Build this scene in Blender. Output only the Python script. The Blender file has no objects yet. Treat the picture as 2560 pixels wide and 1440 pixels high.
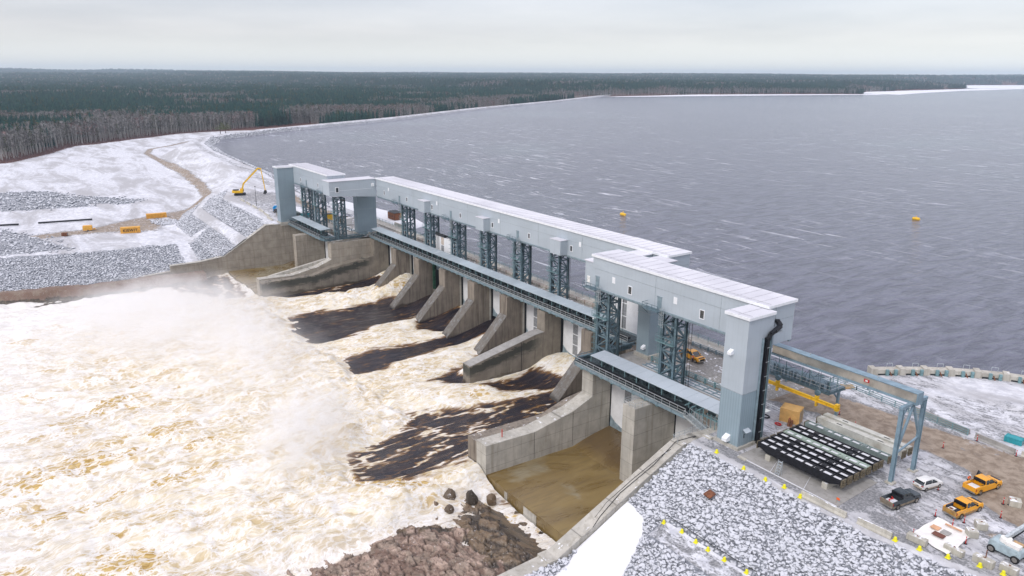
import bpy, math, random
import numpy as np
from mathutils import Vector, Matrix
random.seed(7); rng = np.random.default_rng(7)
USE_MIST = True; USE_HAZE = True; HAZE_D = 6.5e-5
SC = bpy.context.scene
COL = SC.collection
PI = math.pi

# ------------------------------------------------------------------ helpers
class MB:
    def __init__(s): s.v = []; s.f = []
    def add(s, vs, fs):
        b = len(s.v); s.v += [tuple(v) for v in vs]; s.f += [tuple(b + i for i in f) for f in fs]; return s
    def box(s, x0, x1, y0, y1, z0, z1):
        return s.add([(x0,y0,z0),(x1,y0,z0),(x1,y1,z0),(x0,y1,z0),(x0,y0,z1),(x1,y0,z1),(x1,y1,z1),(x0,y1,z1)],
              [(0,3,2,1),(4,5,6,7),(0,1,5,4),(1,2,6,5),(2,3,7,6),(3,0,4,7)])
    def bar(s, p, q, w=.15, h=None):
        h = h or w; p = Vector(p); q = Vector(q); d = (q-p)
        if d.length < 1e-6: return s
        d.normalize(); up = Vector((0,0,1)) if abs(d.z) < .95 else Vector((0,1,0))
        a = d.cross(up).normalized()*w/2; b = a.cross(d).normalized()*h/2
        return s.add([p-a-b,p+a-b,p+a+b,p-a+b,q-a-b,q+a-b,q+a+b,q-a+b],
              [(0,3,2,1),(4,5,6,7),(0,1,5,4),(1,2,6,5),(2,3,7,6),(3,0,4,7)])
    def line(s, pts, w=.1, h=None):
        for a, b in zip(pts[:-1], pts[1:]): s.bar(a, b, w, h)
        return s
    def tube(s, p, q, r, r2=None, n=10, cap=True):
        r2 = r if r2 is None else r2; p = Vector(p); q = Vector(q); d = (q-p).normalized()
        up = Vector((0,0,1)) if abs(d.z) < .95 else Vector((0,1,0))
        a = d.cross(up).normalized(); b = a.cross(d).normalized(); vs = []
        for c, rr in ((p, r), (q, r2)):
            for i in range(n):
                t = 2*PI*i/n; vs.append(c + a*math.cos(t)*rr + b*math.sin(t)*rr)
        fs = [(i,(i+1)%n,n+(i+1)%n,n+i) for i in range(n)]
        if cap: fs += [tuple(range(n))[::-1], tuple(range(n,2*n))]
        return s.add(vs, fs)
    def prism(s, prof, axis, a, b):
        """closed 2-d profile extruded along axis from a to b. axis 'x': prof=(y,z); 'y': (x,z); 'z': (x,y)"""
        n = len(prof); mk = {'x': lambda p,t:(t,p[0],p[1]), 'y': lambda p,t:(p[0],t,p[1]), 'z': lambda p,t:(p[0],p[1],t)}[axis]
        vs = [mk(p,a) for p in prof] + [mk(p,b) for p in prof]
        return s.add(vs, [(i,(i+1)%n,n+(i+1)%n,n+i) for i in range(n)] + [tuple(range(n))[::-1], tuple(range(n,2*n))])
    def quad(s, *p): return s.add(p, [tuple(range(len(p)))])
    def build(s, name, m=None, parent=None, world=True, smooth=False, bevel=0, weld=False):
        me = bpy.data.meshes.new(name); vs = s.v
        if parent is not None and world:
            L = ROOTLOC(parent); vs = [(v[0]-L[0],v[1]-L[1],v[2]-L[2]) for v in vs]
        me.from_pydata(vs, [], s.f); 
        import bmesh
        bm = bmesh.new(); bm.from_mesh(me)
        if weld: bmesh.ops.remove_doubles(bm, verts=bm.verts, dist=1e-4)
        bmesh.ops.recalc_face_normals(bm, faces=bm.faces)
        bm.to_mesh(me); bm.free(); me.update()
        if smooth:
            me.polygons.foreach_set('use_smooth', [True]*len(me.polygons))
        o = bpy.data.objects.new(name, me); COL.objects.link(o)
        if m: me.materials.append(m)
        if parent is not None: o.parent = parent
        if bevel:
            md = o.modifiers.new('bevel','BEVEL'); md.width = bevel; md.segments = 2; md.limit_method = 'ANGLE'
        return o
def ROOTLOC(o):
    v = Vector((0,0,0))
    while o is not None: v += o.location; o = o.parent
    return v
def tag(o, label=None, cat=None, group=None, kind=None):
    if label: o['label'] = label
    if cat: o['category'] = cat
    if group: o['group'] = group
    if kind: o['kind'] = kind
    return o
def thing(name, label, cat, loc=(0,0,0), rz=0, group=None):
    o = bpy.data.objects.new(name, None); COL.objects.link(o); o.location = loc; o.rotation_euler = (0,0,rz)
    o.empty_display_size = .5
    return tag(o, label, cat, group)
KIDS = {}
def dup(root, loc=None, rz=None, label=None, group=None):
    def cp(o, par):
        c = o.copy(); COL.objects.link(c)
        if par: c.parent = par
        for ch in [x for x in ALLKIDS(o)]: cp(ch, c)
        return c
    r = cp(root, None)
    if loc is not None: r.location = loc
    if rz is not None: r.rotation_euler = (0,0,rz)
    if label: r['label'] = label
    if group: r['group'] = group
    return r
def ALLKIDS(o): return list(o.children)

# ------------------------------------------------------------------ noise (numpy)
def _h(ix, iy, seed):
    n = (ix.astype(np.int64)*374761393 + iy.astype(np.int64)*668265263 + seed*1442695041) & 0xffffffff
    n = ((n ^ (n >> 13)) * 1274126177) & 0xffffffff
    n = (n ^ (n >> 16)) & 0xffffffff
    return n / 4294967295.0
def gnoise(x, y, seed=0):
    ix = np.floor(x); iy = np.floor(y); fx = x-ix; fy = y-iy
    u = fx*fx*fx*(fx*(fx*6-15)+10); v = fy*fy*fy*(fy*(fy*6-15)+10)
    def g(dx, dy):
        a = _h(ix+dx, iy+dy, seed)*2*PI
        return np.cos(a)*(fx-dx) + np.sin(a)*(fy-dy)
    return ((g(0,0)*(1-u)+g(1,0)*u)*(1-v) + (g(0,1)*(1-u)+g(1,1)*u)*v)*1.5
def fbm(x, y, o=4, seed=0, gain=.5, ridged=False):
    t = 0; a = 1; s = 0
    for i in range(o):
        n = gnoise(x, y, seed+i*17)
        if ridged: n = 1-2*np.abs(n)
        t = t + n*a; s += a; a *= gain; x = x*2.03+11.3; y = y*2.03+5.7
    return t/s
def cells(u, v, seed=0):
    iu = np.floor(u); iv = np.floor(v); f1 = np.full(u.shape, 9.); f2 = np.full(u.shape, 9.); idn = np.zeros(u.shape); cx = np.zeros(u.shape); cy = np.zeros(u.shape)
    for a in (-1,0,1):
        for b in (-1,0,1):
            jx = iu+a+_h(iu+a, iv+b, seed)*.9+.05; jy = iv+b+_h(iu+a, iv+b, seed+5)*.9+.05; d = np.hypot(u-jx, v-jy); h = _h(iu+a, iv+b, seed+9)
            m = d < f1; f2 = np.where(m, f1, np.minimum(f2, d)); idn = np.where(m, h, idn); cx = np.where(m, u-jx, cx); cy = np.where(m, v-jy, cy); f1 = np.where(m, d, f1)
    return f1, f2, idn, cx, cy
def sstep(a, b, x):
    t = np.clip((x-a)/(b-a), 0, 1); return t*t*(3-2*t)
def pdist(px, py, poly, closed=False):
    """distance to polyline and signed side (positive on the left of its direction)"""
    best = np.full(np.shape(px), 1e12); side = np.zeros(np.shape(px)); P = list(poly)
    if closed: P = P+[P[0]]
    for (ax,ay),(bx,by) in zip(P[:-1],P[1:]):
        dx = bx-ax; dy = by-ay; L2 = dx*dx+dy*dy
        t = np.clip(((px-ax)*dx+(py-ay)*dy)/L2, 0, 1)
        qx = px-(ax+t*dx); qy = py-(ay+t*dy); d2 = qx*qx+qy*qy
        c = dx*(py-ay)-dy*(px-ax)
        m = d2 < best; best = np.where(m, d2, best); side = np.where(m, c, side)
    return np.sqrt(best)*np.where(side >= 0, 1, -1)
def inpoly(px, py, poly):
    r = np.zeros(np.shape(px), bool); n = len(poly); j = n-1
    for i in range(n):
        xi, yi = poly[i]; xj, yj = poly[j]
        c = ((yi > py) != (yj > py)) & (px < (xj-xi)*(py-yi)/((yj-yi) if yj != yi else 1e-9)+xi)
        r ^= c; j = i
    return r
def polymask(px, py, poly, soft=2.0):
    d = np.abs(pdist(px, py, poly, True)); ins = inpoly(px, py, poly)
    return sstep(-soft, soft, np.where(ins, d, -d))
def grid_mesh(name, xs, ys, zf, m, attrs=None, keep=None):
    X, Y = np.meshgrid(xs, ys); Z = zf(X, Y); nx = len(xs); ny = len(ys)
    co = np.stack([X, Y, Z], -1).reshape(-1, 3)
    i = np.arange(nx*ny).reshape(ny, nx)
    q = np.stack([i[:-1,:-1], i[:-1,1:], i[1:,1:], i[1:,:-1]], -1).reshape(-1, 4)
    if keep is not None:
        cx = (X[:-1,:-1]+X[1:,1:])/2; cy = (Y[:-1,:-1]+Y[1:,1:])/2
        q = q[keep(cx, cy).reshape(-1)]
    me = bpy.data.meshes.new(name); me.vertices.add(len(co)); me.vertices.foreach_set('co', co.ravel())
    me.loops.add(len(q)*4); me.loops.foreach_set('vertex_index', q.ravel())
    me.polygons.add(len(q)); me.polygons.foreach_set('loop_start', np.arange(0, len(q)*4, 4)); me.polygons.foreach_set('loop_total', np.full(len(q), 4))
    me.update(calc_edges=True); me.polygons.foreach_set('use_smooth', [True]*len(q))
    if attrs:
        A = attrs(X, Y, Z)
        for k, a in A.items():
            at = me.color_attributes.new(k, 'FLOAT_COLOR', 'POINT'); c = np.zeros((nx*ny, 4)); c[:, 3] = 1
            for j in range(min(4, len(a))): c[:, j] = np.clip(a[j].reshape(-1), 0, 1)
            at.data.foreach_set('color', c.ravel())
    me.materials.append(m); o = bpy.data.objects.new(name, me); COL.objects.link(o); return o

# ------------------------------------------------------------------ materials
class NT:
    def __init__(s, name):
        s.m = bpy.data.materials.new(name); s.m.use_nodes = True; s.t = s.m.node_tree; s.t.nodes.clear()
        s.out = s.n('ShaderNodeOutputMaterial')
    def n(s, ty, **k):
        x = s.t.nodes.new(ty)
        for a, b in k.items(): setattr(x, a, b)
        return x
    def l(s, a, b): s.t.links.new(a, b)
    def put(s, sock, v):
        if hasattr(v, 'is_output') or isinstance(v, bpy.types.NodeSocket): s.l(v, sock)
        elif v is not None:
            if isinstance(v, tuple) and len(v) == 3 and sock.type == 'RGBA': v = v+(1,)
            sock.default_value = v
    def coord(s, kind='Object', scale=(1,1,1), rot=(0,0,0)):
        c = s.n('ShaderNodeTexCoord'); m = s.n('ShaderNodeMapping'); s.l(c.outputs[kind], m.inputs[0])
        m.inputs['Scale'].default_value = scale; m.inputs['Rotation'].default_value = rot; return m.outputs[0]
    def geo(s, scale=(1,1,1), rot=(0,0,0)):
        c = s.n('ShaderNodeNewGeometry'); m = s.n('ShaderNodeMapping'); s.l(c.outputs['Position'], m.inputs[0])
        m.inputs['Scale'].default_value = scale; m.inputs['Rotation'].default_value = rot; return m.outputs[0]
    def noise(s, v, scale=1, detail=4, rough=.5, dist=0, col=False):
        x = s.n('ShaderNodeTexNoise'); s.put(x.inputs['Vector'], v); x.inputs['Scale'].default_value = scale
        x.inputs['Detail'].default_value = detail; x.inputs['Roughness'].default_value = rough; x.inputs['Distortion'].default_value = dist
        return x.outputs['Color' if col else 'Fac']
    def vor(s, v, scale=1, feature='F1', out='Distance', rnd=1):
        x = s.n('ShaderNodeTexVoronoi', feature=feature); s.put(x.inputs['Vector'], v); x.inputs['Scale'].default_value = scale
        x.inputs['Randomness'].default_value = rnd; return x.outputs[out]
    def ramp(s, f, a, b, c0=0, c1=1):
        x = s.n('ShaderNodeMapRange', interpolation_type='SMOOTHSTEP'); s.put(x.inputs[0], f)
        for i, v in ((1,a),(2,b),(3,c0),(4,c1)): s.put(x.inputs[i], v)
        return x.outputs[0]
    def math(s, op, a, b=None, c=None):
        x = s.n('ShaderNodeMath', operation=op); s.put(x.inputs[0], a)
        if b is not None: s.put(x.inputs[1], b)
        if c is not None: s.put(x.inputs[2], c)
        return x.outputs[0]
    def vmath(s, op, a, b):
        x = s.n('ShaderNodeVectorMath', operation=op); s.put(x.inputs[0], a); s.put(x.inputs[1], b); return x.outputs[0]
    def mix(s, f, a, b, mode='MIX'):
        x = s.n('ShaderNodeMix', data_type='RGBA', blend_type=mode); s.put(x.inputs[0], f); s.put(x.inputs[6], a); s.put(x.inputs[7], b); return x.outputs[2]
    def attr(s, name):
        x = s.n('ShaderNodeAttribute', attribute_name=name); c = s.n('ShaderNodeSeparateColor'); s.l(x.outputs['Color'], c.inputs[0])
        return c.outputs[0], c.outputs[1], c.outputs[2]
    def xyz(s, v):
        c = s.n('ShaderNodeSeparateXYZ'); s.l(v, c.inputs[0]); return c.outputs
    def bump(s, h, strength=.5, dist=.1, nrm=None):
        x = s.n('ShaderNodeBump'); s.put(x.inputs['Height'], h); x.inputs['Strength'].default_value = strength; x.inputs['Distance'].default_value = dist
        if nrm: s.l(nrm, x.inputs['Normal'])
        return x.outputs[0]
    def bsdf(s, col, rough=.6, metal=0, spec=.5, nrm=None, **k):
        b = s.n('ShaderNodeBsdfPrincipled'); s.put(b.inputs['Base Color'], col); s.put(b.inputs['Roughness'], rough); s.put(b.inputs['Metallic'], metal)
        b.inputs['Specular IOR Level'].default_value = spec
        if nrm: s.l(nrm, b.inputs['Normal'])
        for a, v in k.items(): s.put(b.inputs[a.replace('_',' ')], v)
        s.l(b.outputs[0], s.out.inputs['Surface']); return b
def mat(name, col, rough=.6, metal=0, var=.12, scale=1.5, bump=.0, spec=.4, dirt=None, dirt_amt=.5):
    t = NT(name); v = t.coord(); n = t.noise(v, scale, 5, .6)
    c2 = tuple(max(0, c*(1-var*2)) for c in col); c1 = tuple(min(1, c*(1+var)) for c in col)
    c = t.mix(t.ramp(n, .3, .7), c2, c1)
    if dirt:
        n2 = t.noise(v, scale*.7, 6, .65); c = t.mix(t.ramp(n2, .62-dirt_amt*.3, .75), c, dirt)
    nr = t.bump(t.noise(v, scale*8, 3), .4, bump) if bump else None
    t.bsdf(c, rough, metal, spec, nr); return t.m
M = {}
# ------------------------------------------------------------------ material library
def m_concrete(name, base, stain, joints=3.1, stain_amt=.5, snow=0.0, wet=None):
    t = NT(name); p = t.geo(); x, y, z = t.xyz(p)
    n = t.noise(p, .35, 6, .6); c = t.mix(t.ramp(n, .3, .7), tuple(b*.82 for b in base), tuple(min(1,b*1.1) for b in base))
    st = t.noise(t.geo((1.1,1.1,.07)), 1.0, 6, .75)
    c = t.mix(t.math('MULTIPLY', t.ramp(st, .46, .66), stain_amt), c, stain)
    fine = t.noise(p, 3.0, 5, .7); c = t.mix(t.ramp(fine, .55, .8, 0, .35), c, tuple(b*.6 for b in base))
    hgt = None
    if joints:
        f = t.math('PINGPONG', t.math('ADD', z, .35), joints/2)
        j = t.ramp(f, 0.0, .07, 1, 0); c = t.mix(t.math('MULTIPLY', j, .75), c, tuple(b*.3 for b in base))
    if wet is not None:   # soaked zone near the water, ragged upper edge
        e = t.math('ADD', z, t.math('MULTIPLY', t.noise(t.geo((.25,.25,.6)), 1.0, 4), 3.0))
        c = t.mix(t.ramp(e, wet[0]+1.2, wet[0]+2.2, .85, 0), c, wet[1])
    if snow:
        g = t.n('ShaderNodeNewGeometry'); nz = t.xyz(g.outputs['Normal'])[2]
        sm = t.math('MULTIPLY', t.ramp(nz, .7, .95), t.ramp(t.noise(p, .9, 5, .7), .62-snow*.3, .7-snow*.2))
        c = t.mix(sm, c, (.8,.82,.86))
    nr = t.bump(t.noise(p, 6, 4), .35, .06)
    t.bsdf(c, .8, 0, .3, nr); return t.m
M['conc_new'] = m_concrete('light_concrete', (.46,.44,.39), (.25,.225,.175), 3.1, .55, .06)
M['conc_old'] = m_concrete('weathered_concrete', (.25,.215,.175), (.085,.07,.055), 0, .75, .1, wet=(-16.0,(.055,.04,.03)))
def m_stain():
    t = NT('black_stained_concrete'); p = t.geo(); x,y,z = t.xyz(p); n = t.noise(p, .35, 6, .6); st = t.noise(t.geo((1.1,1.1,.09)), 1.0, 5, .7)
    c = t.mix(t.ramp(n, .3, .7), (.19,.165,.135), (.27,.24,.195)); c = t.mix(t.ramp(st, .5, .72, 0, .7), c, (.10,.085,.065))
    mr = t.n('ShaderNodeMapRange'); t.put(mr.inputs[0], y)
    for i, v in ((1,91),(2,114.6),(3,-11.3),(4,-7.2)): mr.inputs[i].default_value = v
    d = t.math('SUBTRACT', mr.outputs[0], z); d = t.math('ADD', d, t.math('MULTIPLY', t.math('SUBTRACT', t.noise(t.geo((.35,.35,.9)), 1, 6, .7, .5), .5), 4.5))
    k = t.math('MULTIPLY', t.ramp(d, .0, .4), t.ramp(d, 1.8, 3.6, 1, 0)); k = t.math('MULTIPLY', k, t.ramp(y, 110, 115, 1, 0))
    c = t.mix(t.math('MULTIPLY', k, .85), c, (.035,.04,.035)); e = t.math('ADD', z, t.math('MULTIPLY', t.noise(t.geo((.25,.25,.6)), 1.0, 4), 3.0)); c = t.mix(t.ramp(e, -14.8, -13.8, .85, 0), c, (.06,.045,.03))
    t.bsdf(c, .75, 0, .3, t.bump(t.noise(p, 6, 4), .35, .06)); return t.m
M['conc_stain'] = m_stain()
def m_frost(name, a, b):
    t = NT(name); n = t.noise(t.geo((1.4,.5,1)), 1.2, 6, .7, .8); c = t.mix(t.ramp(n, .38, .62), a, b); t.bsdf(c, .6, 0, .4, t.bump(n, .4, .1)); return t.m
M['frost'] = m_frost('bright_frosted_foam', (.50,.50,.58), (.84,.85,.90)); M['frost_grey'] = m_frost('grey_frost', (.28,.27,.26), (.46,.46,.46))
M['conc_mist'] = m_concrete('damp_concrete', (.36,.325,.27), (.21,.17,.13), 3.1, .5, .1)
M['conc_nose'] = m_concrete('icy_worn_concrete', (.15,.135,.115), (.27,.28,.29), 0, .6, .15, wet=(-16.5,(.04,.035,.03)))
M['conc_deck'] = m_concrete('deck_concrete', (.34,.33,.31), (.22,.21,.19), 0, .6, .0)
M['block'] = m_concrete('cast_block_concrete', (.48,.46,.40), (.30,.28,.22), 0, .5, .45)
def m_floor():
    t = NT('wet_stained_concrete'); p = t.geo(); x,y,z = t.xyz(p)
    n = t.noise(t.geo((.12,.05,.1)), 1, 6, .6, 1.0); c = t.mix(t.ramp(n, .35, .65), (.15,.098,.030), (.235,.165,.06))
    n2 = t.noise(p, .09, 4, .5, .6); c = t.mix(t.ramp(n2, .56, .68, 0, .7), c, (.27,.24,.165))
    n3 = t.noise(t.geo((1.2,.1,.3)), 1, 4, .6); c = t.mix(t.ramp(n3, .5, .75, 0, .5), c, (.08,.05,.025))
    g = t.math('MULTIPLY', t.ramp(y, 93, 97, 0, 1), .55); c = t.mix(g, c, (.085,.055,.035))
    t.bsdf(c, t.ramp(n, .3, .7, .18, .5), 0, .5, t.bump(t.noise(p, .8, 4), .25, .05)); return t.m
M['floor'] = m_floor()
def m_clad(name, base, corr=False):
    t = NT(name); p = t.geo(); n = t.noise(t.geo((.1,.1,.25)), 1, 3, .5)
    c = t.mix(t.ramp(n, .35, .65), tuple(b*.95 for b in base), tuple(min(1,b*1.03) for b in base))
    x,y,z = t.xyz(p); s = t.math('ADD', x, y)
    f = t.math('PINGPONG', s, .26 if corr else .5)
    nr = None if corr else t.bump(t.ramp(f, 0, .05), .15, .02)
    if not corr:
        c = t.mix(t.ramp(f, 0, .07, .22, 0), c, tuple(b*.7 for b in base)); stn = t.noise(t.geo((.9,.9,.05)), 1, 5, .7); c = t.mix(t.ramp(stn, .52, .75, 0, .28), c, tuple(b*.72 for b in base))
    if corr: c = t.mix(t.ramp(f, .02, .14, .30, 0), c, tuple(b*.55 for b in base))  # shade of the rib grooves painted as dark stripes, no relief
    t.bsdf(c, .42, .15, .5, nr); return t.m
M['clad'] = m_clad('pale_blue_grey_cladding', (.44,.50,.545))
M['clad_low'] = m_clad('ribbed_teal_grey_cladding', (.29,.38,.43), True)
M['clad_dark'] = m_clad('slate_grey_cladding', (.26,.335,.38))
M['joint'] = mat('cladding_joint', (.36,.41,.44), .5, .2)
M['trim'] = mat('white_fascia', (.80,.82,.84), .5, 0, .04)
def m_roof(name, base):
    t = NT(name); p = t.geo(); n = t.noise(p, .6, 6, .7)
    top = tuple(min(.72, b*1.22) for b in base); c = t.mix(t.ramp(t.noise(p, .06, 3), .4, .65), base, top); c = t.mix(t.ramp(n, .58, .72, 0, .6), c, (.70,.71,.74)); n2 = t.noise(t.geo((.8,.15,1)), 1, 4)
    c = t.mix(t.ramp(n2, .55, .8, 0, .4), c, tuple(b*.8 for b in base)); t.bsdf(c, .6, 0, .4); return t.m
M['roof'] = m_roof('frosted_metal_roof', (.56,.56,.60)); M['canopy'] = m_roof('galvanised_canopy', (.36,.42,.455))
M['canopy_snow'] = m_roof('snow_dusted_canopy', (.40,.45,.49))
M['steel'] = mat('grey_green_painted_steel', (.13,.20,.235), .45, .3, .15, 1.2, dirt=(.05,.085,.10), dirt_amt=.5)
M['seam'] = mat('roof_seam', (.50,.50,.53), .6); M['unit'] = mat('teal_grey_machinery', (.09,.13,.14), .5, .2, .5, 1.2)
M['steel_lt'] = mat('pale_painted_steel', (.25,.33,.37), .45, .3, .1, 1.2)
M['steel_gantry'] = mat('blue_grey_gantry_steel', (.22,.32,.385), .45, .2, .1, .8)
M['galv'] = mat('galvanised_steel', (.52,.57,.59), .4, .5, .15, 4)
M['rail'] = mat('teal_handrail_steel', (.20,.33,.35), .5, .3, .1, 2)
M['black'] = mat('black_steel', (.012,.013,.018), .45, .2, .3, 2)
M['dark'] = mat('dark_void_steel', (.03,.035,.04), .7, 0, .3, 2)
M['grate'] = mat('dark_grating', (.075,.10,.11), .6, .2, .35, 3)
M['alum'] = mat('bare_aluminium_side', (.50,.47,.41), .3, .6, .14, .5)
M['gate'] = mat('white_gate_skin', (.78,.79,.80), .45, 0, .04, .6, dirt=(.62,.60,.55), dirt_amt=.2)
M['gate_rib'] = mat('grey_gate_rib', (.27,.28,.29), .6, 0, .15, 2)
M['gate_rib_l'] = mat('tan_gate_rib', (.55,.47,.40), .6, 0, .1, 2)
M['gate_lip'] = mat('grey_gate_lip', (.30,.38,.42), .5, .2, .15, 1)
M['green'] = mat('dark_green_slot', (.02,.09,.05), .5, 0, .3, 1)
M['yellow'] = mat('yellow_machine_paint', (.80,.48,.02), .4, 0, .08, .8, dirt=(.25,.15,.04), dirt_amt=.25)
M['yellow_pale'] = mat('lemon_yellow_plastic', (.80,.74,.02), .5, 0, .05, 2)
M['amber_paint'] = mat('amber_truck_paint', (.80,.36,.012), .28, 0, .04, .8, spec=.6)
M['amber_mud'] = mat('mud_splashed_amber', (.45,.25,.06), .7, 0, .2, 2.2, dirt=(.22,.15,.09), dirt_amt=.9)
M['grey_paint'] = mat('slate_truck_paint', (.06,.075,.085), .25, .4, .08, .8, spec=.6)
M['grey_mud'] = mat('mud_splashed_grey', (.17,.15,.12), .7, 0, .2, 2.2, dirt=(.26,.20,.13), dirt_amt=1)
M['white_paint'] = mat('white_car_paint', (.74,.74,.72), .3, 0, .05, .8, spec=.6)
M['white_mud'] = mat('mud_splashed_white', (.42,.36,.29), .7, 0, .2, 2.2, dirt=(.26,.20,.13), dirt_amt=.8)
M['glass'] = mat('dark_glass', (.02,.028,.033), .08, 0, .1, 1, spec=.8)
M['tyre'] = mat('rubber', (.018,.018,.019), .8, 0, .3, 5); M['rim'] = mat('alloy_rim', (.33,.31,.28), .4, .6)
M['red'] = mat('red_paint', (.52,.02,.015), .4, 0, .1, 2); M['orange'] = mat('safety_orange', (.85,.13,.02), .6, 0, .1, 3)
M['reflex'] = mat('reflective_white', (.8,.8,.76), .5); M['lamp_red'] = mat('tail_lamp', (.38,.01,.01), .2); M['lamp_white'] = mat('head_lamp', (.75,.75,.7), .15)
M['skin'] = mat('skin', (.45,.26,.18), .6); M['navy'] = mat('navy_cloth', (.03,.035,.06), .9, 0, .2, 6); M['hat'] = mat('white_hard_hat', (.8,.8,.78), .35)
M['blue'] = mat('blue_machine_paint', (.01,.27,.60), .4, 0, .1, 1)
M['teal'] = mat('teal_sheet', (.03,.30,.34), .6, 0, .1, 1)
M['tan'] = mat('tan_container_paint', (.66,.40,.14), .55, 0, .08, .8, dirt=(.40,.22,.09), dirt_amt=.35)
M['orange_box'] = mat('yellow_container_paint', (.76,.40,.06), .55, 0, .08, .6, dirt=(.42,.20,.04), dirt_amt=.3)
M['rust'] = mat('rust', (.20,.075,.035), .8, 0, .25, 2); M['wood'] = mat('pale_timber', (.50,.33,.17), .7, 0, .2, 3)
M['stop_grey'] = mat('grey_green_stoplog', (.20,.25,.24), .6, 0, .15, .8); M['stop_lime'] = mat('pale_green_stoplog', (.34,.42,.36), .6, 0, .12, .8)
M['stop_conc'] = mat('pale_grey_stoplog', (.56,.56,.51), .75, 0, .12, .6, dirt=(.38,.36,.30), dirt_amt=.5)
M['seal'] = mat('brass_end_plate', (.17,.14,.09), .6, .2, .2, 3)
M['tarp'] = mat('white_tarpaulin', (.82,.80,.76), .6, 0, .05, 1.5, bump=.1)
M['boom_paint'] = mat('pale_blue_lift_paint', (.37,.46,.49), .45, 0, .1, 1.5)
M['snow'] = mat('fresh_snow', (.66,.67,.70), .85, 0, .03, .8, bump=.12)
M['brown_panel'] = mat('red_brown_panel', (.15,.055,.035), .7); M['peach'] = mat('peach_panel', (.62,.35,.2), .7)

def m_ground(name, near=True):
    # vertex masks: R snow amount, G brown mud road, B grey gravel ; MASK2 R: riprap grey, G: red brush/forest floor, B: brown bedrock
    t = NT(name); p = t.geo(); s, mud, grav = t.attr('mask'); rip, brush, rock = t.attr('mask2')
    S = 1.0 if near else .28
    n1 = t.noise(p, .55*S, 8, .68, .4); n2 = t.noise(p, 2.6*S, 6, .7); n3 = t.noise(t.geo((.5,.9,.5),(0,0,.5)), .9*S, 6, .7, .8)
    stone = t.vor(p, 2.2*S, 'F1', 'Color'); sv = t.xyz(stone)[0]; edge = t.vor(p, 1.25*S, 'DISTANCE_TO_EDGE')
    c = t.mix(t.ramp(n2, .35, .7), (.16,.165,.175), (.34,.34,.345))                                   # gravel
    mudc = t.mix(t.ramp(n1, .35, .65), (.20,.155,.115), (.34,.28,.22)); mudc = t.mix(t.ramp(n2, .5, .8, 0, .4), mudc, (.38,.33,.27))
    c = t.mix(t.ramp(t.math('ADD', mud, t.math('MULTIPLY', t.math('SUBTRACT', n3, .5), .9)), .42, .58), c, mudc)
    ripc = t.mix(t.ramp(sv, .2, .8), (.17,.18,.20), (.34,.36,.39)); ripc = t.mix(t.ramp(edge, .0, .12, .7, 0), ripc, (.12,.13,.15))
    c = t.mix(t.ramp(rip, .4, .6), c, ripc)
    br = t.mix(t.ramp(n2, .4, .6), (.045,.022,.015), (.16,.06,.045)); c = t.mix(t.ramp(brush, .35, .65), c, br)
    rkn = t.noise(t.geo((.25,.25,1.6)), 1, 6, .7, .5); rk = t.mix(t.ramp(rkn, .35, .65), (.10,.07,.05), (.33,.23,.16))
    c = t.mix(t.ramp(rock, .4, .6), c, rk)
    # snow lies where the mask says, broken up by noise; on stones it sits on their tops
    sn = t.math('ADD', s, t.math('ADD', t.math('MULTIPLY', t.math('SUBTRACT', n3, .5), 1.5), t.math('MULTIPLY', t.math('SUBTRACT', n2, .5), .7)))
    sn = t.ramp(sn, .38, .66); rs = t.math('MULTIPLY', t.ramp(edge, .1, .25), t.ramp(t.math('ADD', sv, s), .6, 1.1))
    sn = t.mix(t.ramp(rip, .4, .6), sn, rs)
    snc = t.mix(t.ramp(n1, .34, .66), (.50,.51,.55), (.72,.73,.76)); snc = t.mix(t.ramp(n2, .55, .8, 0, .4), snc, (.42,.43,.46)); wash = t.noise(t.geo((.02,.07,.1),(0,0,.15)), 1, 7, .68, .6); snc = t.mix(t.ramp(wash, .42, .62, 0, .85), snc, (.37,.365,.37))
    snc = t.mix(grav, snc, (.82,.83,.86)); c = t.mix(sn, c, snc)
    h = t.math('ADD', t.math('MULTIPLY', n2, .5), t.math('MULTIPLY', t.math('MULTIPLY', rip, edge), 2.0))
    t.bsdf(c, .85, 0, .25, t.bump(h, .6, .25/S)); return t.m
M['ground'] = m_ground('snowy_gravel_ground'); M['ground_far'] = m_ground('snowy_far_ground', False)
def m_rockinst(name, dark, snowamt):
    t = NT(name); p = t.coord(); g = t.n('ShaderNodeNewGeometry'); nz = t.xyz(g.outputs['Normal'])[2]
    oi = t.n('ShaderNodeObjectInfo'); r = oi.outputs['Random']
    c = t.mix(r, dark, tuple(d*1.9 for d in dark)); c = t.mix(t.ramp(t.noise(p, 4, 4), .4, .7, 0, .5), c, (.34,.345,.36))
    sm = t.ramp(t.math('ADD', nz, t.math('ADD', t.math('MULTIPLY', t.math('SUBTRACT', t.noise(p, 3.5, 4, .7), .5), 1.1), t.math('MULTIPLY', r, .3))), snowamt, snowamt+.3)
    c = t.mix(t.math('MULTIPLY', sm, .88), c, (.62,.635,.67)); t.bsdf(c, .8, 0, .3, t.bump(t.noise(p, 9, 4), .4, .05)); return t.m
M['rock'] = m_rockinst('snow_dusted_riprap', (.17,.18,.20), .52)
M['rock_far'] = m_rockinst('dark_riprap', (.10,.115,.135), .60)
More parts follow.
